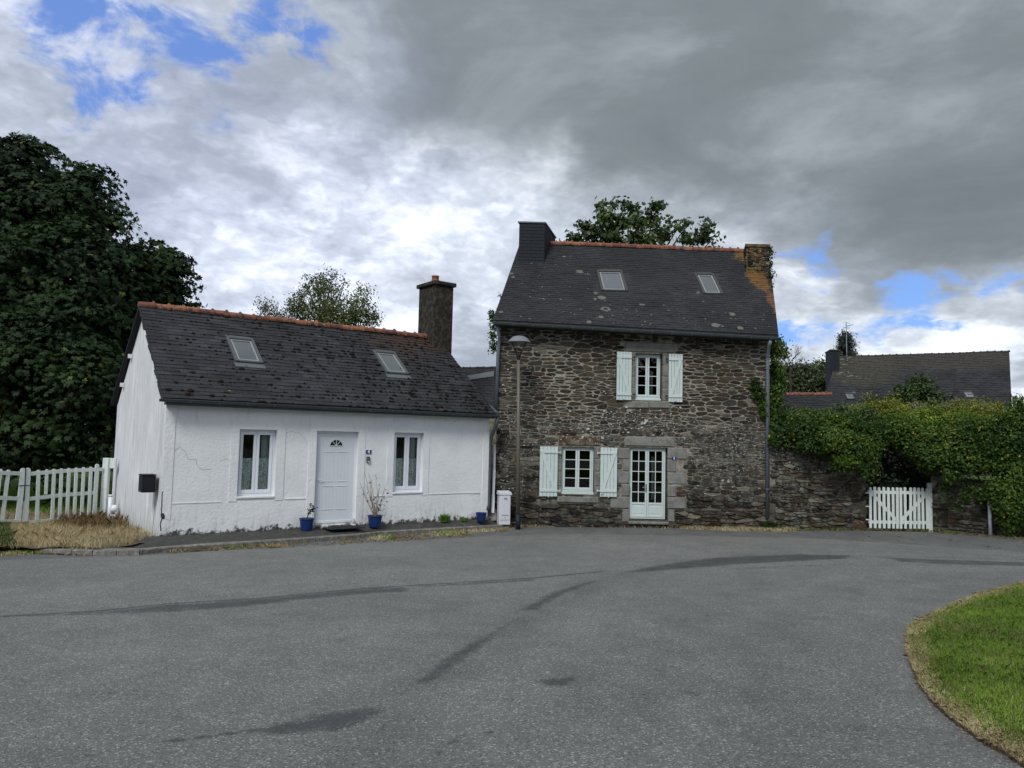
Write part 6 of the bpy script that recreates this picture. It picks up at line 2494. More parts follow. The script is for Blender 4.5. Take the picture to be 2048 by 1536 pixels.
# leaning slab, white conduit, cabinet
p = at(977, 1037, 20.35)
mb = MB()
mb.add([(-0.12, 0, -0.05), (0.22, 0, -0.05), (0.20, 0.22, 0.22), (0.02, 0.34, 0.44), (-0.10, 0.30, 0.36), (-0.12, 0.05, -0.05), (0.22, 0.05, -0.05), (0.20, 0.27, 0.22), (0.02, 0.39, 0.44), (-0.10, 0.35, 0.36)],
       [(0, 1, 2, 3, 4), (9, 8, 7, 6, 5), (0, 5, 6, 1), (1, 6, 7, 2), (2, 7, 8, 3), (3, 8, 9, 4), (4, 9, 5, 0)])
tag(mb.build('stone_slab', KERB, loc=tuple(p)), 'broken grey slab leaning in the corner between the two houses', 'slab')
a, b, c, d = at(989.5, 890, 20.55), at(988.5, 940, 20.55), at(986.5, 990, 20.5), at(985.5, 1026, 20.45)
mb = MB()
mb.obox(tuple(b - c), tuple(a - c), 0.055, 0.05, (0, -1, 0))
mb.obox((0, 0, 0), tuple(b - c), 0.07, 0.06, (0, -1, 0))
mb.obox(tuple(d - c), (0, 0, 0), 0.08, 0.07, (0, -1, 0))
tag(mb.build('cable_duct', WHITE, loc=tuple(c)), 'pale plastic cable duct rising beside the white meter cabinet', 'cable duct')
cb = at(1007, 1045, 20.3)
cab = thing('meter_cabinet', cb, math.radians(16), 'white plastic meter cabinet standing at the corner of the stone house', 'cabinet')
mb = MB()
mb.box(-0.15, 0.16, -0.10, 0.14, -0.05, 0.745, ch=0.008)
mb.build('body', CABIN, cab)
mb = MB()
mb.add([(-0.17, -0.125, 0.748), (0.18, -0.125, 0.748), (0.18, 0.16, 0.748), (-0.17, 0.16, 0.748), (-0.17, -0.125, 0.80), (0.18, -0.125, 0.80), (0.17, 0.16, 0.845), (-0.16, 0.16, 0.845)],
       [(0, 1, 5, 4), (1, 2, 6, 5), (2, 3, 7, 6), (3, 0, 4, 7), (4, 5, 6, 7), (3, 2, 1, 0)])
mb.build('lid', CABIN, cab)
mb = MB()
mb.box(-0.13, 0.14, -0.112, -0.102, 0.08, 0.73, ch=0.004)
mb.build('door', CABIN, cab)
mb = MB()
mb.box(-0.03, 0.05, -0.122, -0.112, 0.63, 0.67, ch=0.003)
mb.box(-0.09, 0.10, -0.118, -0.112, 0.20, 0.22)
mb.tube([(0.01, -0.112, 0.14), (0.01, -0.12, 0.14)], 0.012, 8)
mb.build('latch', PALEF, cab)

# ================================================================== LAMP POST
lb = onG(1036, 1054)
lb = at(1036, 1054, 19.9)
lamp = thing('street_lamp', lb, 0, 'tall brown street lamp with a shallow grey dome in front of the stone house', 'street lamp')
sc_ = 19.9 / FPX
H1 = (1054 - 716) * sc_
lean = -0.020
mb = MB()
mb.tube([(0, 0, -0.15), (lean * 0.32, 0, 0.33)], 0.066, 18)
mb.build('base_sleeve', BLACKM, lamp, smooth=True)
mb = MB()
mb.tube([(lean * .33, 0, 0.332), (lean * 2.2, 0, 2.2), (lean * H1, 0, H1)], [0.054, 0.048, 0.040], 18)
mb.build('pole', POLE, lamp, smooth=True)
mb = MB()
mb.box(0.03 + lean * 3.85, 0.17 + lean * 3.85, -0.02, 0.02, 3.83, 3.875, ch=0.004)
mb.box(0.165 + lean * 3.85, 0.20 + lean * 3.85, -0.03, 0.03, 3.82, 3.885, ch=0.004)
mb.build('bracket', POLE, lamp)
x = lean * H1
mb = MB()
mb.lathe([(0.045, -0.08), (0.05, 0.0), (0.062, 0.02), (0.062, 0.09), (0.0, 0.09)], (x, 0, H1), 16)
mb.build('collar', BLACKM, lamp)
for s, yy in ((-1, 0.0), (1, 0.0)):
    mb = MB()
    mb.tube([(x + s * 0.05, yy, H1 + 0.07), (x + s * 0.13, yy, H1 + 0.25), (x + s * 0.20, yy, H1 + 0.42)], [0.017, 0.014, 0.012], 8)
    mb.build('arm', BLACKM, lamp, smooth=True)
mb = MB()
D0 = H1 + 0.40
mb.lathe([(0.0, 0.175), (0.06, 0.172), (0.14, 0.155), (0.21, 0.12), (0.26, 0.065), (0.285, 0.03), (0.32, 0.0), (0.325, -0.008), (0.30, -0.004), (0.25, 0.02), (0.0, 0.03)], (x + 0.01, 0, D0), 32)
mb.build('dome', LAMPG, lamp, smooth=True)
mb = MB()
mb.lathe([(0.0, -0.03), (0.09, -0.025), (0.12, 0.01), (0.12, 0.03)], (x + 0.01, 0, D0), 16)
mb.build('lens', PALEF, lamp, smooth=True)

# weeds and soil at the foot of the stone walls
def footpts(px0, px1, dy0, dy1, n, clump):
    out = []
    while len(out) < n:
        x = random.uniform(px0, px1)
        if clump(x) < random.random(): continue
        y = np.interp(x, [1020, 1100, 1250, 1340, 1535, 1735, 1862, 2048], [1049, 1047, 1049, 1051, 1057, 1057, 1060, 1076])
        p = onG(x, y + random.uniform(dy0, dy1))
        out.append((p.x, p.y, gz(p.x, p.y)))
    return np.array(out)


cl = lambda x: 0.25 + 0.75 * (math.sin(x * 0.021 + 1) * math.sin(x * 0.05) > 0) if not (1250 < x < 1345 or 1160 < x < 1240) else 0.12
q_ = footpts(1022, 1600, -1, 7, 9000, lambda x: (1.0 if (1030 < x < 1105 or 1360 < x < 1590) else 0.1))
blades('wall_foot_straw', q_, 0.08, 0.010, STRAW, 1.2)
tag(COL.objects['wall_foot_straw'], 'low dry straw growing along the foot of the stone house')
q_ = footpts(1100, 2060, -2, 3, 1700, lambda x: 0.15 + 0.85 * (math.sin(x * 0.11) > 0.3) * (math.sin(x * .03 + 2) > 0))
blades('wall_foot_weeds', q_, 0.06, 0.012, GRASS, 1.0, RNG.uniform(0, 0.8, len(q_)))
tag(COL.objects['wall_foot_weeds'], 'small green weeds along the foot of the rubble walls')
leafbits('fallen_leaves', footpts(1640, 2060, 0, 26, 130, lambda x: 1) + np.array([0, 0, 0.012]), 0.038, LITTER, 'yellow fallen leaves scattered on the tarmac by the garden gate', 0.25)
leafbits('foot_litter', footpts(1022, 2060, -2, 5, 6000, lambda x: 0.8) + np.array([0, 0, 0.01]), 0.022, SOIL, 'brown crumbs of earth along the foot of the stone walls', 0.7)
for p_, lab in ((at(1541, 1052, 20.55), 'dark green fern clump at the foot of the right downpipe'),):
    n = 150
    pts = np.array([tuple(p_ + Vector((random.gauss(0, .12), random.uniform(-.1, .05), -0.02))) for _ in range(n)])
    o_ = blades('fern_clump', pts, 0.16, 0.02, LEAF_IVY, 0.9, RNG.uniform(0, 0.6, n), kind=None)
    tag(o_, lab, 'fern')
# ================================================================== TREES AND SHRUBS
def limbs(o, base, tips, r0, mat=None, name='branch', trunk_top=None):
    mb = MB()
    tt = trunk_top or (base + Vector((0, 0, 2.5)))
    mb.tube([base, base.lerp(tt, 0.5) + Vector((random.uniform(-.1, .1), 0, 0)), tt], [r0, r0 * 0.8, r0 * 0.65], 10)
    mb.build('trunk', BARK, o)
    mb = MB()
    for t in tips:
        t = Vector(t)
        m_ = tt.lerp(t, 0.5) + Vector((random.uniform(-.3, .3), random.uniform(-.3, .3), (t - tt).length * 0.10))
        r = r0 * random.uniform(0.22, 0.4)
        mb.tube([tt - Vector((0, 0, 0.2)), tt.lerp(m_, 0.5), m_, m_.lerp(t, .6), t], [r * 1.3, r, r * 0.7, r * 0.4, r * 0.15], 6)
    mb.build('branches', BARK, o, kind='stuff')


def crown_clusters(blobs, K, shell=0.72):
    """cluster centres near the surface of ellipsoids; returns centres and outward normals"""
    C, Nn = [], []
    vols = np.array([b[3] * b[4] * b[5] for b in blobs]) ** 0.75
    pr = vols / vols.sum()
    ids = RNG.choice(len(blobs), K, p=pr)
    d = RNG.normal(0, 1, (K, 3))
    d /= np.linalg.norm(d, axis=1)[:, None]
    rr = 1 - (1 - shell) * RNG.uniform(0, 1, K) ** 1.3 * 1.0
    B = np.array(blobs)[ids]
    P = B[:, :3] + d * B[:, 3:6] * rr[:, None]
    return P, d


def foliage(name, parent, blobs, K, per, rc, size, tmpl, m, nv=4, upw=0.6, shell=0.6, flat=0.6, jitter=0.45, keep=None, tintshift=None, droop=None, kind=None, umb=0.0):
    P, d = crown_clusters(blobs, K, shell)
    if keep is not None:
        k = keep(P)
        P, d = P[k], d[k]
    K = len(P)
    C = np.repeat(P, per, 0)
    off = RNG.normal(0, 1, C.shape)
    off *= rc * RNG.uniform(0.4, 1.25, len(P)).repeat(per)[:, None]
    off[:, 2] *= flat
    if umb:
        off[:, 2] = np.abs(off[:, 2]) * 0.5 - umb * (off[:, 0] ** 2 + off[:, 1] ** 2) / rc
    C = C + off
    N_ = np.repeat(d, per, 0) * (1 - upw) + np.array([0, 0, upw]) + off / (rc + 1e-6) * 0.25
    tip = None
    if droop is not None:
        tip = off / (rc + 1e-6) + np.repeat(d, per, 0) * 0.5 + np.array([0, 0, -droop])
    if keep is not None:
        k = keep(C)
        C, N_ = C[k], N_[k]
        if tip is not None: tip = tip[k]
    V = leafset(C, N_, size, tmpl, jitter, tip)
    nl = len(tmpl) // nv
    base = np.repeat(RNG.uniform(-0.28, 0.28, K), per)
    if keep is not None: base = base[k]
    tn = np.clip(RNG.uniform(0.15, 0.85, len(C)) + base, 0, 0.93)
    tn = np.where(RNG.uniform(0, 1, len(C)) < 0.022, 1.0, tn)
    return np_mesh(name, V, nv, m, np.repeat(tn, nl), parent, kind=kind)


def pb_(px, py, Y, rx, rz, ry=None):
    """ellipsoid set out from the photo: centre pixel, distance, radii in pixels"""
    p = at(px, py, Y)
    s = Y / FPX
    return (p.x, p.y, p.z, rx * s, (ry or (rx + rz) / 2) * s, rz * s)


# --- the big chestnut on the left
Yc = 29.0
big = [pb_(-60, 440, Yc, 200, 165), pb_(90, 430, Yc - 1, 150, 110), pb_(140, 560, Yc - 2, 135, 120), pb_(-40, 640, Yc - 3, 220, 150), pb_(60, 322, Yc, 90, 62), pb_(-20, 318, Yc, 90, 64), pb_(170, 400, Yc, 70, 72),
       pb_(205, 500, Yc - 1, 62, 85), pb_(100, 740, Yc - 4, 150, 120), pb_(-60, 800, Yc - 4, 170, 130), pb_(170, 830, Yc - 3, 100, 85), pb_(60, 860, Yc - 4, 130, 62), pb_(210, 660, Yc - 1, 85, 110), pb_(-200, 600, Yc, 200, 240), pb_(240, 790, Yc, 70, 110),
       pb_(175, 345, Yc, 30, 32), pb_(150, 620, Yc - 3.5, 90, 40), pb_(20, 520, Yc - 4, 110, 45), pb_(120, 470, Yc - 3, 80, 34), pb_(30, 700, Yc - 5, 80, 36), pb_(160, 745, Yc - 5, 75, 34)]
tr_o = at(-40, 905, Yc)
ch1 = thing('chestnut_tree', tr_o, 0, 'huge dark green chestnut tree filling the left edge behind the picket gates', 'tree')
loc = lambda bl: [(b[0] - tr_o.x, b[1] - tr_o.y, b[2] - tr_o.z, *b[3:]) for b in bl]
limbs(ch1, Vector((0, 0, -0.6)), [Vector(b[:3]) * 0.9 for b in loc(big)], 0.55, trunk_top=Vector((0.2, 0, 2.6)))
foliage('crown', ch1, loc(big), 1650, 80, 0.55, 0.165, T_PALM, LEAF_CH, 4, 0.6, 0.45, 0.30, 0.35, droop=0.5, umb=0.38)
tr_o = at(330, 900, 31)
sec = [pb_(300, 600, 31, 78, 115), pb_(325, 520, 31, 42, 50), pb_(345, 580, 31, 30, 50), pb_(280, 520, 31, 45, 55), pb_(340, 650, 31, 40, 60), pb_(280, 760, 31, 110, 110)]
ch2 = thing('chestnut_tree', tr_o, 0, 'smaller chestnut tree rising just behind the cottage gable, right of the huge one', 'tree')
limbs(ch2, Vector((0, 0, -0.9)), [Vector(b[:3]) * 0.9 for b in loc(sec)], 0.3)
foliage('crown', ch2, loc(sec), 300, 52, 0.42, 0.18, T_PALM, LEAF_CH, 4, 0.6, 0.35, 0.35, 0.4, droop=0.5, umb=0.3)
# dark hedge under the chestnuts closing the far lawn
tr_o = at(60, 930, 48)
hd_ = [pb_(x, 905, 48, 70, 30) for x in range(-160, 330, 60)]
ho = thing('hedge', tr_o, 0, 'dark clipped hedge at the far end of the lawn under the chestnut', 'hedge')
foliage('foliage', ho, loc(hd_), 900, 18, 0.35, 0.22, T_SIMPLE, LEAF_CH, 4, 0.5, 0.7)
# --- tree behind the cottage
Yt = 30.0
tr_o = at(650, 880, Yt)
t2 = [pb_(650, 620, Yt, 62, 55), pb_(600, 620, Yt, 35, 38), pb_(720, 620, Yt, 36, 38), pb_(650, 575, Yt, 36, 25), pb_(690, 640, Yt, 70, 38), pb_(745, 635, Yt, 20, 14), pb_(740, 580, Yt, 12, 12), pb_(720, 590, Yt, 18, 24),
      pb_(612, 570, Yt, 10, 24), pb_(645, 552, Yt, 8, 16), pb_(665, 548, Yt, 6, 12), pb_(600, 590, Yt, 14, 20), pb_(585, 615, Yt, 12, 24), pb_(690, 560, Yt, 8, 14), pb_(630, 560, Yt, 8, 16)]
ot = thing('fruit_tree', tr_o, 0, 'airy rounded tree showing over the middle of the cottage ridge', 'tree')
limbs(ot, Vector((0, 0, -1.2)), [Vector(b[:3]) for b in loc(t2)] * 2, 0.16, trunk_top=Vector((0, 0, 2.4)))
foliage('crown', ot, loc(t2), 900, 14, 0.13, 0.095, T_SIMPLE, LEAF_TR, 4, 0.3, 0.25, 0.9, 0.8)
tr_o = at(540, 880, Yt)
t3 = [pb_(527, 614, Yt, 10, 22), pb_(520, 604, Yt, 6, 10), pb_(540, 622, Yt, 14, 20), pb_(535, 605, Yt, 5, 9), pb_(556, 632, Yt, 14, 8), pb_(570, 632, Yt, 8, 8)]
ot = thing('fruit_tree', tr_o, 0, 'small sprig-topped tree peeping over the left part of the cottage ridge', 'tree')
limbs(ot, Vector((0, 0, -1.2)), [Vector(b[:3]) for b in loc(t3)], 0.08, trunk_top=Vector((0, 0, 2.6)))
foliage('crown', ot, loc(t3), 70, 13, 0.12, 0.09, T_SIMPLE, LEAF_TR, 4, 0.3, 0.25, 0.9, 0.8)
# --- oak behind the stone house
Yo = 31.0
tr_o = at(1270, 870, Yo)
t4 = [pb_(1215, 440, Yo, 26, 30), pb_(1205, 410, Yo, 12, 14), pb_(1262, 445, Yo, 36, 26), pb_(1180, 465, Yo, 30, 20), pb_(1150, 480, Yo, 24, 10), pb_(1230, 480, Yo, 60, 18), pb_(1305, 440, Yo, 24, 24), pb_(1312, 412, Yo, 14, 9),
      pb_(1300, 480, Yo, 45, 20), pb_(1357, 455, Yo, 12, 10), pb_(1338, 442, Yo, 8, 6), pb_(1378, 445, Yo, 8, 10), pb_(1375, 480, Yo, 18, 16), pb_(1408, 470, Yo, 20, 18), pb_(1415, 450, Yo, 14, 7), pb_(1425, 480, Yo, 8, 14),
      pb_(1228, 408, Yo, 10, 7), pb_(1255, 412, Yo, 8, 12), pb_(1335, 465, Yo, 14, 12), pb_(1270, 420, Yo, 14, 8), pb_(1165, 450, Yo, 12, 8)]
ot = thing('oak_tree', tr_o, 0, 'dark oak crown spreading above the ridge of the stone house', 'tree')
limbs(ot, Vector((0, 0, -1)), [Vector(b[:3]) for b in loc(t4)], 0.22, trunk_top=Vector((0, 0, 4.0)))
foliage('crown', ot, loc(t4), 300, 13, 0.15, 0.155, T_OAK, LEAF_OAK, 4, 0.3, 0.2, 0.8, 0.7)
# --- climber behind the left corner of the stone house
tr_o = at(990, 720, 22.6)
t5 = [pb_(985, 630, 22.6, 5, 12), pb_(987, 650, 22.6, 5, 10), pb_(986, 675, 22.6, 6, 16), pb_(988, 695, 22.6, 6, 14), pb_(1000, 590, 23.0, 2, 4)]
ot = thing('climbing_plant', tr_o, 0, 'thin leafy climber peeping past the left gable of the stone house', 'climber')
foliage('foliage', ot, loc(t5), 60, 10, 0.06, 0.075, T_IVY, LEAF_IVY, 4, 0.2, 0.3, 1, 0.8)
# --- ivy up the right gable of the stone house and round the chimney
tr_o = at(1545, 900, 21.2)
t6 = [pb_(1548, 700, 21.6, 10, 26), pb_(1550, 740, 21.5, 11, 30), pb_(1550, 790, 21.3, 12, 34), pb_(1552, 840, 21.1, 16, 34), pb_(1565, 705, 21.8, 10, 14), pb_(1560, 760, 21.8, 8, 20), pb_(1555, 690, 22, 14, 10)]
ot = thing('ivy', tr_o, 0, 'tall ivy climbing the right gable of the stone house behind the downpipe', 'ivy')
foliage('foliage', ot, loc(t6), 330, 13, 0.09, 0.075, T_IVY, LEAF_IVY, 4, 0.2, 0.3, 1, 0.7)
tr_o = at(1525, 830, 20.72)
t7 = [pb_(1508, 764, 20.72, 4, 5, 2), pb_(1513, 774, 20.72, 8, 8, 2), pb_(1520, 790, 20.72, 11, 14, 2), pb_(1523, 808, 20.72, 9, 14, 2), pb_(1526, 822, 20.72, 6, 14, 2), pb_(1503, 776, 20.72, 5, 3, 2), pb_(1510, 790, 20.72, 3, 8, 2), pb_(1529, 832, 20.72, 3, 6, 2)]
ot = thing('ivy', tr_o, 0, 'small light green tongue of ivy on the facade left of the right downpipe', 'ivy')
foliage('foliage', ot, loc(t7), 110, 9, 0.045, 0.07, T_IVY, LEAF_IVY, 4, 0.0, 0.1, 1, 0.4)
o_ = ot
tr_o = at(1540, 520, 23.0)
t8 = [pb_(1540, 505, 23.0, 3, 14), pb_(1539, 530, 23.0, 4, 14), pb_(1541, 555, 22.6, 3, 14), pb_(1531, 520, 22.85, 4, 4), pb_(1536, 500, 23, 4, 4), pb_(1543, 575, 22.3, 3, 6)]
ot = thing('ivy', tr_o, 0, 'wisps of ivy clinging to the right side of the rubble chimney', 'ivy')
foliage('foliage', ot, loc(t8), 70, 8, 0.05, 0.065, T_IVY, LEAF_IVY, 4, 0.1, 0.2, 1, 0.6)


# --- shrubs and ivy behind and over the garden walls
def shrub(name, label, cat, blobs, K, per, rc, size, m, tmpl=T_SIMPLE, base=None, trunk=True, group=None, bumps=3, shoots=0, **kw):
    o0 = at(*base)
    o = thing(name, o0, 0, label, cat, group)
    L = [(b[0] - o0.x, b[1] - o0.y, b[2] - o0.z, *b[3:]) for b in blobs]
    if trunk:
        limbs(o, Vector((0, 0, -0.3)), [Vector(b[:3]) for b in L], 0.07, trunk_top=Vector((0, 0, 0.5)))
    extra = []
    for b in L:
        for _ in range(bumps):
            th, ph = random.uniform(0, 2 * pi), random.uniform(-0.1, 1.2)
            k = random.uniform(0.22, 0.42)
            extra.append((b[0] + b[3] * math.cos(th) * math.cos(ph), b[1] - abs(b[4] * math.sin(th) * math.cos(ph)), b[2] + b[5] * math.sin(ph), b[3] * k, b[4] * k, b[5] * k * 1.2))
        for _ in range(shoots):
            x = random.uniform(-0.8, 0.8)
            h = random.uniform(0.05, 0.16)
            extra.append((b[0] + b[3] * x, b[1], b[2] + b[5] * math.sqrt(1 - x * x) + h * 0.5, 0.035, 0.035, h))
    L = L + extra
    K = int(K * (1 + 0.25 * (bumps > 0) + 0.3 * (shoots > 0)))
    foliage('foliage', o, L, K, per, rc, size, tmpl, m, 4, **kw)
    return o


IV = dict(upw=0.25, shell=0.75, flat=1, jitter=0.5)
shrub('ivy', 'thick ivy with yellowing leaves spilling over the wall left of the garden gate', 'ivy',
      [pb_(1565, 868, 20.9, 30, 22, 30), pb_(1600, 865, 20.85, 40, 26, 34), pb_(1650, 880, 20.8, 45, 30, 34), pb_(1700, 900, 20.75, 36, 30, 30), pb_(1550, 880, 20.6, 12, 8, 12), pb_(1620, 890, 20.5, 30, 12, 16), pb_(1690, 925, 20.5, 26, 14, 14), pb_(1738, 905, 20.8, 18, 46, 16),
       pb_(1728, 940, 20.6, 8, 20, 8), pb_(1590, 850, 21.2, 50, 22, 30), pb_(1680, 860, 21.2, 60, 28, 30)], 1900, 14, 0.085, 0.072, LEAF_IVY, T_IVY, (1650, 1050, 21.0), False, **IV)
shrub('ivy', 'dense ivy arching over the garden gate and down the right wall', 'ivy',
      [pb_(1800, 866, 21.3, 60, 26, 26), pb_(1858, 888, 21.0, 66, 38, 30), pb_(1930, 890, 20.7, 70, 50, 30), pb_(2010, 895, 20.3, 60, 60, 30), pb_(1880, 915, 20.7, 50, 24, 18), pb_(1950, 922, 20.4, 50, 26, 18), pb_(2030, 960, 20.0, 36, 60, 20),
       pb_(2020, 1020, 19.9, 26, 44, 12), pb_(1990, 985, 20.1, 20, 26, 12), pb_(1960, 990, 20.15, 14, 10, 6), pb_(2060, 900, 20.0, 60, 90, 30), pb_(2060, 1010, 19.8, 36, 50, 16), pb_(1862, 930, 21.0, 26, 14, 14), pb_(1905, 952, 20.35, 14, 12, 5), pb_(1925, 985, 20.35, 5, 18, 3),
       pb_(1752, 885, 21.3, 20, 26, 18)],
      3900, 14, 0.085, 0.072, LEAF_IVY, T_IVY, (1960, 1060, 20.6), False, **IV)
shrub('garden_shrub', 'dark green shrub mass behind the wall next to the stone house', 'shrub',
      [pb_(1570, 850, 22.2, 30, 34), pb_(1600, 845, 22.4, 36, 26), pb_(1645, 850, 22.4, 40, 34), pb_(1690, 855, 22.4, 40, 38), pb_(1735, 870, 22.3, 34, 50)], 900, 14, 0.11, 0.085, LEAF_OAK, T_SIMPLE, (1650, 1040, 22.6), upw=0.45, shell=0.7)
shrub('garden_shrub', 'yellow-green shrub rising above the dark ones left of the gate', 'shrub',
      [pb_(1720, 825, 23.4, 24, 14), pb_(1755, 822, 23.6, 28, 22), pb_(1785, 815, 23.8, 20, 22), pb_(1800, 850, 23.3, 50, 30), pb_(1575, 822, 24, 14, 6), pb_(1600, 826, 24, 12, 6)], 420, 14, 0.11, 0.075, LEAF_YEL, T_SIMPLE, (1760, 1040, 23.8), shoots=3, upw=0.4, shell=0.6)
shrub('garden_shrub', 'grey-olive shrub with upright shoots in front of the far slate roof', 'shrub',
      [pb_(1725, 816, 25, 14, 8), pb_(1850, 826, 24.6, 40, 20), pb_(1900, 824, 24.6, 36, 22), pb_(1940, 828, 24.4, 30, 22), pb_(1830, 850, 23.9, 60, 24), pb_(1710, 835, 24.4, 40, 16), pb_(1966, 812, 24.8, 14, 8), pb_(1975, 830, 24.2, 30, 18), pb_(1736, 800, 25, 5, 7)],
      640, 15, 0.11, 0.085, LEAF_OLV, T_SIMPLE, (1860, 1040, 24.6), shoots=3, upw=0.4, shell=0.55)
shrub('garden_shrub', 'light yellow-green shrub filling the right edge behind the ivy', 'shrub',
      [pb_(1930, 835, 23.0, 30, 30), pb_(2000, 850, 22.6, 40, 24), pb_(1985, 825, 23.2, 18, 20), pb_(2045, 860, 22.2, 40, 36), pb_(1880, 860, 22.8, 60, 26), pb_(2035, 838, 22.8, 14, 14), pb_(2090, 870, 22, 50, 50)], 620, 14, 0.11, 0.08, LEAF_YEL, T_SIMPLE, (1990, 1040, 23.0), shoots=3, upw=0.4, shell=0.6)
shrub('garden_shrub', 'fresh green bushy shrub lit on top just above the ivy over the gate', 'shrub',
      [pb_(1800, 846, 22.0, 44, 22), pb_(1860, 846, 21.8, 50, 24), pb_(1920, 848, 21.6, 44, 24), pb_(1890, 866, 21.3, 60, 20), pb_(1760, 856, 22.0, 30, 18), pb_(1970, 862, 21.4, 30, 22)], 900, 14, 0.10, 0.08, LEAF_BRT, T_SIMPLE, (1860, 1040, 22.4), shoots=1, upw=0.5, shell=0.7)
shrub('small_tree', 'young bright green tree standing before the far house dormer', 'tree',
      [pb_(1832, 790, 27, 34, 24), pb_(1815, 800, 27, 24, 18), pb_(1838, 768, 27, 22, 14), pb_(1850, 800, 27, 28, 20), pb_(1805, 785, 27, 12, 8)], 300, 14, 0.15, 0.12, LEAF_OAK, T_SIMPLE, (1832, 1030, 27.0), upw=0.5, shell=0.45)
shrub('conifer_shrub', 'black-green conifer branches filling the shade above the garden gate', 'shrub',
      [pb_(1770, 940, 22.4, 36, 60), pb_(1820, 950, 22.6, 50, 70), pb_(1880, 940, 22.8, 50, 60), pb_(1760, 1010, 22.6, 40, 40), pb_(1840, 1010, 22.8, 60, 40)], 700, 16, 0.14, 0.14, LEAF_CON, T_NEEDLE, (1810, 1050, 22.8), bumps=0, upw=0.6, shell=0.5, droop=0.3)
IVH = dict(upw=0.15, shell=0.6, flat=1.4, jitter=0.6)
shrub('ivy', 'thin trailing ivy shoots hanging down the low wall right of the gate', 'ivy',
      [pb_(random.uniform(1872, 1985), random.uniform(958, 1010), 20.55 - 0.0035 * k, 3, random.uniform(9, 22), 2) for k in range(13)], 110, 9, 0.04, 0.06, LEAF_IVY, T_IVY, (1925, 1060, 20.5), False, bumps=0, **IVH)
# --- far trees
shrub('far_tree', 'rounded tree mass beyond the lean-to roof, left part', 'tree', [pb_(1575, 765, 58, 40, 34), pb_(1555, 770, 58, 30, 40), pb_(1590, 745, 58, 20, 14)], 420, 14, 0.35, 0.26, LEAF_FAR, T_SIMPLE, (1575, 860, 58), upw=0.5, shell=0.5)
shrub('far_tree', 'feathery tree mass beyond the lean-to roof, next to the far chimney', 'tree', [pb_(1625, 768, 60, 40, 30), pb_(1612, 742, 60, 16, 14), pb_(1640, 745, 60, 16, 16), pb_(1655, 760, 60, 20, 34)], 420, 14, 0.35, 0.24, LEAF_FAR, T_SIMPLE, (1625, 860, 60), upw=0.5, shell=0.5)
shrub('conifer', 'small dark conifer tip behind the aerial on the far chimney', 'tree', [pb_(1692, 692, 62, 15, 16), pb_(1690, 678, 62, 10, 14), pb_(1691, 668, 62, 5, 8), pb_(1694, 720, 62, 20, 30)], 330, 14, 0.22, 0.24, LEAF_CON, T_NEEDLE, (1692, 850, 62), bumps=0, upw=0.2, shell=0.3)
shrub('conifer', 'dark conifer at the extreme right edge beyond the shrubs', 'tree', [pb_(2034, 835, 60, 16, 20), pb_(2033, 815, 60, 9, 14), pb_(2033, 800, 60, 4, 8), pb_(2046, 830, 60, 12, 10), pb_(2040, 860, 60, 30, 30)], 260, 14, 0.22, 0.24, LEAF_CON, T_NEEDLE, (2034, 880, 60), bumps=0, upw=0.2, shell=0.3)
# bare twiggy tree
b0 = at(1580, 780, 50)
o = thing('bare_tree', b0, 0, 'thin leafless tree against the white cloud right of the stone house', 'tree')
rt = random.Random(4)
mb = MB()
mb.tube([(0, 0, -1.5), (0.05, 0, 0.8), (-0.05, 0, 1.9)], [0.09, 0.06, 0.035], 6)
mb.build('trunk', BARK, o)
mb = MB()


def twig(p, d, L, r, k):
    q = p + d * L
    mb.tube([p, p.lerp(q, .5) + Vector((rt.gauss(0, .03), 0, rt.gauss(0, .03))), q], [r, r * .8, r * .55], 4)
    if k:
        for _ in range(3):
            twig(p.lerp(q, rt.uniform(.4, 1)), (d + Vector((rt.uniform(-.9, .9), rt.uniform(-.5, .5), rt.uniform(-.1, .4)))).normalized(), L * .65, r * .6, k - 1)


for i in range(8):
    twig(Vector((0, 0, 0.6 + i * 0.18)), Vector((rt.uniform(-1, 1), rt.uniform(-.5, .5), 0.7)).normalized(), 0.9, 0.024, 3)
mb.build('branches', BARK, o, kind='stuff')

# ================================================================== FAR HOUSE
Yh = 42.0
H0 = at(1640, 870, Yh)
fh = thing('far_house', H0, 0, 'far house with a long mottled slate roof, dormer and slate-hung chimney', 'house')
Lh = lambda px, py, Y=Yh: at(px, py, Y) - H0
bl, br, tr_, tl_ = Lh(1636, 835, 40), Lh(2024, 832, 40), Lh(2018, 702, 43.6), Lh(1675, 713, 43.6)
mb = MB()
v = [bl, br, tr_, tl_]
dn = Vector((0, 0, .12))
mb.add([*v, *[q - dn for q in v]], [(0, 1, 2, 3), (7, 6, 5, 4), (0, 4, 5, 1), (1, 5, 6, 2), (3, 7, 4, 0)])
b3, b4 = 2 * tr_ - br, 2 * tl_ - bl
b3.z, b4.z = br.z, bl.z
mb.add([tl_, tr_, b3, b4], [(0, 1, 2, 3)])
fr_ = mb.build('roof', SLATE_B, fh)
mb = MB()
zf = -2.0
mb.add([bl, br, b3, b4, Vector((bl.x, bl.y, zf)), Vector((br.x, br.y, zf)), Vector((b3.x, b3.y, zf)), Vector((b4.x, b4.y, zf))], [(0, 4, 5, 1), (1, 5, 6, 2), (2, 6, 7, 3), (3, 7, 4, 0)])
mb.add([bl, b4, tl_], [(0, 1, 2)])
mb.add([br, b3, tr_], [(0, 1, 2)])
mb.build('wall', RND, fh)
nF = (br - bl).cross(tl_ - bl).normalized()


def onfar(px, py, lift=0.0):
    v_ = F_ + R_ * ((px - 1024) / FPX) + U_ * ((768 - py) / FPX)
    o_ = EYE - H0
    return o_ + v_ * (nF.dot(bl - o_) / nF.dot(v_)) + nF * lift


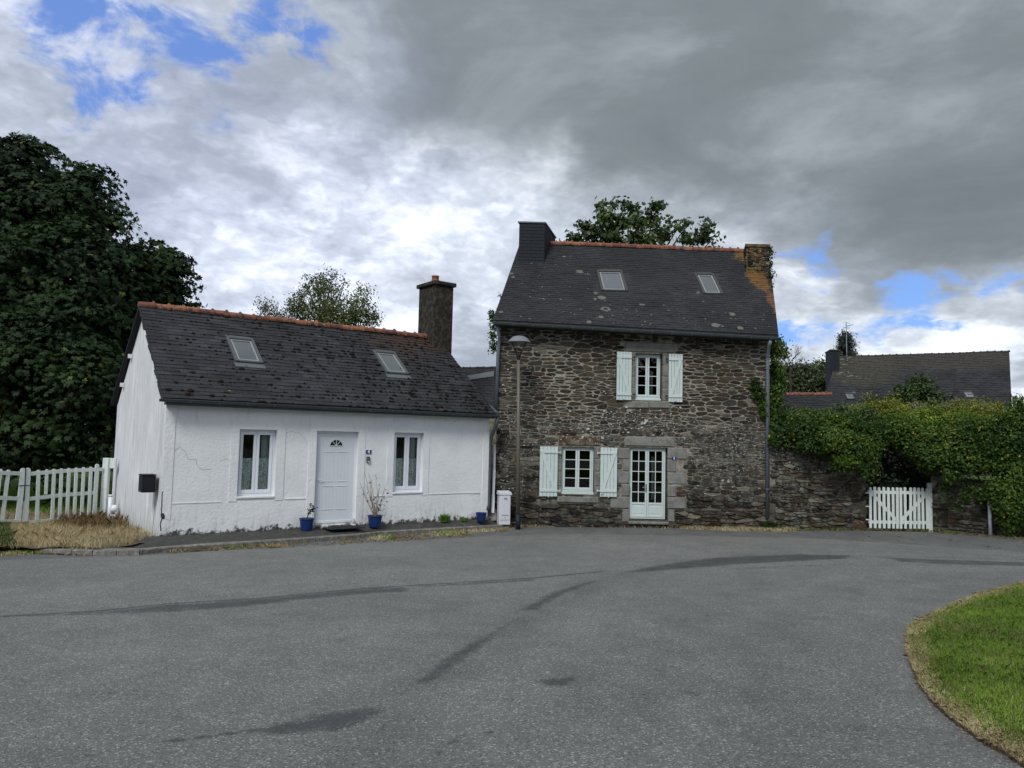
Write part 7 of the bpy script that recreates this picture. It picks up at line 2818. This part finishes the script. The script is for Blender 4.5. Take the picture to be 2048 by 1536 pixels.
slates(fr_, bl + nF * .01, br + nF * .01, tr_ + nF * .01, tl_ + nF * .01, 36, 40, SLATE_B, 'slate', 0, (), lift=0.02, jit=0.01)
ridge_tiles(fr_, tl_ + (tr_ - tl_) * 0.02 - Vector((0, 0, .05)), tr_ - Vector((0, 0, .05)), 24, 0.08, m=CHIM)
# lichen flecks
mb = MB()
for _ in range(150):
    px = random.gauss(1740, 70)
    py = random.uniform(716, 760) if random.random() < .8 else random.uniform(720, 800)
    if not 1675 < px < 2005: continue
    p = onfar(px, py, 0.05)
    w, h = random.uniform(.04, .16), random.uniform(.03, .07)
    ax = (br - bl).normalized()
    ay = nF.cross(ax)
    mb.add([p - ax * w - ay * h * .3, p + ay * -h, p + ax * w - ay * h * .2, p + ax * w * .7 + ay * h, p - ax * w * .6 + ay * h], [(0, 1, 2, 3, 4)], random.random())
mb.build('lichen', LICH, fr_, kind='stuff')
for c in (((1694, 788), (1711, 788), (1709.5, 800.5), (1693, 800.5)), ((1933, 784.5), (1951, 784.5), (1950, 797.5), (1931.5, 797.5))):
    P4 = [onfar(*q, lift=0.03) for q in c]
    ax = (P4[2] - P4[3]).normalized()
    ay = nF.cross(ax).normalized()
    H = (P4[0] - P4[3]).dot(ay)
    skylight(fr_, (P4[3] + ay * H, P4[2] + ay * H, P4[2], P4[3]), BROWNM, 0.06, False)
# shed dormer
da, db = onfar(1757, 742), onfar(1912, 735)
fz = onfar(1740, 797)
yd = da.y - 2.6
p1, p2 = Lh(1740, 797, H0.y + yd), Lh(1904, 794, H0.y + yd)
mb = MB()
mb.add([p1, p2, db + nF * .02, da + nF * .02, p1 - dn * .8, p2 - dn * .8, db - dn, da - dn], [(0, 1, 2, 3), (0, 4, 5, 1), (1, 5, 6, 2), (3, 7, 4, 0)])
dor = mb.build('dormer', SLATE_B, fr_)
slates(dor, p1 + nF * .02, p2 + nF * .02, db + nF * .04, da + nF * .04, 18, 18, SLATE_B, 'slate', 0, (), lift=0.02, jit=0.01)
mb = MB()
q1, q2 = Lh(1741, 798, H0.y + yd + .1), Lh(1903, 796, H0.y + yd + .1)
lo = -1.0
mb.add([q1, q2, q2 + Vector((0, 0, lo)), q1 + Vector((0, 0, lo)), q1 + Vector((0, 2.0, 0.3)), q2 + Vector((0, 2.0, 0.3)), q2 + Vector((0, 2.0, lo)), q1 + Vector((0, 2.0, lo))], [(0, 3, 2, 1), (1, 2, 6, 5), (0, 4, 7, 3)])
r1, r2 = onfar(1740, 797), onfar(1905, 794)
mb.add([p2, db, r2], [(0, 1, 2)])
mb.add([p1, r1, da], [(0, 1, 2)])
mb.build('dormer_front', SLATE_N, fr_)
mb = MB()
q1, q2 = Lh(1757, 797.5, H0.y + yd + .08), Lh(1797, 797.5, H0.y + yd + .08)
mb.box(q1.x, q2.x, q1.y - .06, q1.y + .02, q1.z - 0.75, q1.z - 0.02, ch=0.01)
wdo = mb.build('window', WHITE, fr_)
mb = MB()
for a, b in ((0.06, 0.46), (0.54, 0.94)):
    W_ = q2.x - q1.x
    mb.quad((q1.x + W_ * a, q1.y - .065, q1.z - .68), (q1.x + W_ * b, q1.y - .065, q1.z - .68), (q1.x + W_ * b, q1.y - .065, q1.z - .12), (q1.x + W_ * a, q1.y - .065, q1.z - .12))
mb.build('pane', GLASSR, fr_)
# chimney and aerial
ca, cb_ = Lh(1661, 730, 42.6), Lh(1678.5, 730, 42.6)
ctop = Lh(1670, 701, 42.6).z
mb = MB()
skewbox(mb, ca, Vector((1, 0, 0)), Vector((0.22, 0.97, 0)).normalized(), (cb_ - ca).length, 1.5, ctop - 2.2, ctop)
fch = mb.build('chimney', SLATE_N, fr_)
mb = MB()
skewbox(mb, ca + Vector((-.05, -.05, 0)), Vector((1, 0, 0)), Vector((0.22, 0.97, 0)).normalized(), (cb_ - ca).length + .1, 1.6, ctop + .002, ctop + .06)
mb.build('chimney_cap', BROWNM, fch)
an = thing('tv_aerial', at(1693.5, 712, 43), 0, 'thin television aerial on a mast above the far chimney', 'aerial')
s_ = 43 / FPX
mb = MB()
mb.tube([(0, 0, -0.3), (-0.01, 0, 70 * s_)], 0.022, 6)
mb.build('mast', STEEL, an)
mb = MB()
mb.tube([(-0.02, 0, 60 * s_), (0.38, 0, 64 * s_)], 0.02, 5)
for k in range(3): mb.tube([(0.05 + .14 * k, -.15, (61 + 1.2 * k) * s_), (0.05 + .14 * k, .15, (61 + 1.2 * k) * s_)], 0.012, 4)
for z in (55, 58, 67): mb.tube([(-0.22, 0, z * s_), (0.22, 0, z * s_)], 0.010, 4)
mb.build('antenna', STEEL, an)
# low outbuilding between
O0 = at(1600, 870, 33)
ob = thing('outbuilding', O0, 0, 'low slate-roofed outbuilding with an orange ridge between stone house and far house', 'building')
Lo = lambda px, py, Y: at(px, py, Y) - O0
bl2, br2, tr2, tl2 = Lo(1535, 850, 31.5), Lo(1665, 850, 31.5), Lo(1662, 789, 33.5), Lo(1535, 789, 33.5)
mb = MB()
mb.add([bl2, br2, tr2, tl2], [(0, 1, 2, 3)])
b3, b4 = 2 * tr2 - br2, 2 * tl2 - bl2
b3.z, b4.z = br2.z, bl2.z
mb.add([tl2, tr2, b3, b4], [(0, 1, 2, 3)])
r2 = mb.build('roof', SLATE_B, ob)
mb = MB()
for a, b in ((bl2, br2), (br2, b3), (b3, b4), (b4, bl2)):
    mb.quad(a, b, Vector((b.x, b.y, -2)), Vector((a.x, a.y, -2)))
mb.build('wall', STONE, ob)
slates(r2, bl2, br2, tr2, tl2, 18, 16, SLATE_B, 'slate', 0, (), lift=0.02, jit=0.01)
ridge_tiles(r2, tl2, tr2, 14, 0.10)
# slate roof seen in the gap between cottage and stone house
Y1 = 25.0
L0 = at(955, 870, Y1)
lt = thing('rear_wing', L0, 0, 'rear slate-roofed wing glimpsed between the cottage and the stone house', 'building')
Ll = lambda px, py, Y: at(px, py, Y) - L0
a1, a2, a3, a4 = Ll(900, 835, 23.0), Ll(1010, 835, 23.0), Ll(1010, 736, 25.5), Ll(900, 738, 25.5)
mb = MB()
mb.add([a1, a2, a3, a4], [(0, 1, 2, 3)])
r3 = mb.build('roof', SLATE_B, lt)
mb = MB()
mb.quad(a1, a2, a2 + Vector((0, 0, -4)), a1 + Vector((0, 0, -4)))
mb.quad(a2, a3, a3 + Vector((0, 0, -6)), a2 + Vector((0, 0, -6)))
mb.quad(a1, a4, a4 + Vector((0, 0, -6)), a1 + Vector((0, 0, -6)))
mb.build('wall', MORT, lt)
slates(r3, a1, a2, a3, a4, 18, 8, SLATE_B, 'slate', 200, (), lift=0.012, jit=0.008, cam_local=Vector(Ll(965, 760, 24)))
ridge_tiles(r3, a4, a3, 8, 0.06, m=CHIM)
mb = MB()
A_, B_ = Ll(928, 752, 25.0), Ll(988, 742, 25.2)
mb.add([A_, B_, B_ + Vector((0, -.25, -.20)), A_ + Vector((0.1, -.25, -.16))], [(0, 1, 2, 3)])
mb.build('flashing', FLASH, r3)

# ================================================================== BEHIND THE VIEWER (seen only as reflections in the panes)
for i, (x, y, r, h) in enumerate(((-26, -30, 8, 11), (-11, -34, 8, 12), (5, -36, 9, 13), (21, -33, 8, 11), (36, -28, 8, 12))):
    o0 = Vector((x, y, gz(x, y)))
    o = thing('roadside_tree', o0, 0, 'broad green tree across the road behind the viewer, %s of its row' % ('westernmost', 'second from the west', 'tallest, at the middle', 'second from the east', 'easternmost')[i], 'tree', 'trees across the road')
    L = [(0, 0, h * .55, r, r, h * .5), (r * .3, 1, h * .35, r, r, h * .35), (-r * .3, 1, h * .35, r, r, h * .35)]
    limbs(o, Vector((0, 0, -.3)), [Vector(b[:3]) for b in L], 0.4)
    foliage('crown', o, L, 520, 14, 1.1, 1.0, T_SIMPLE, LEAF_CH, 4, 0.4, 0.6)
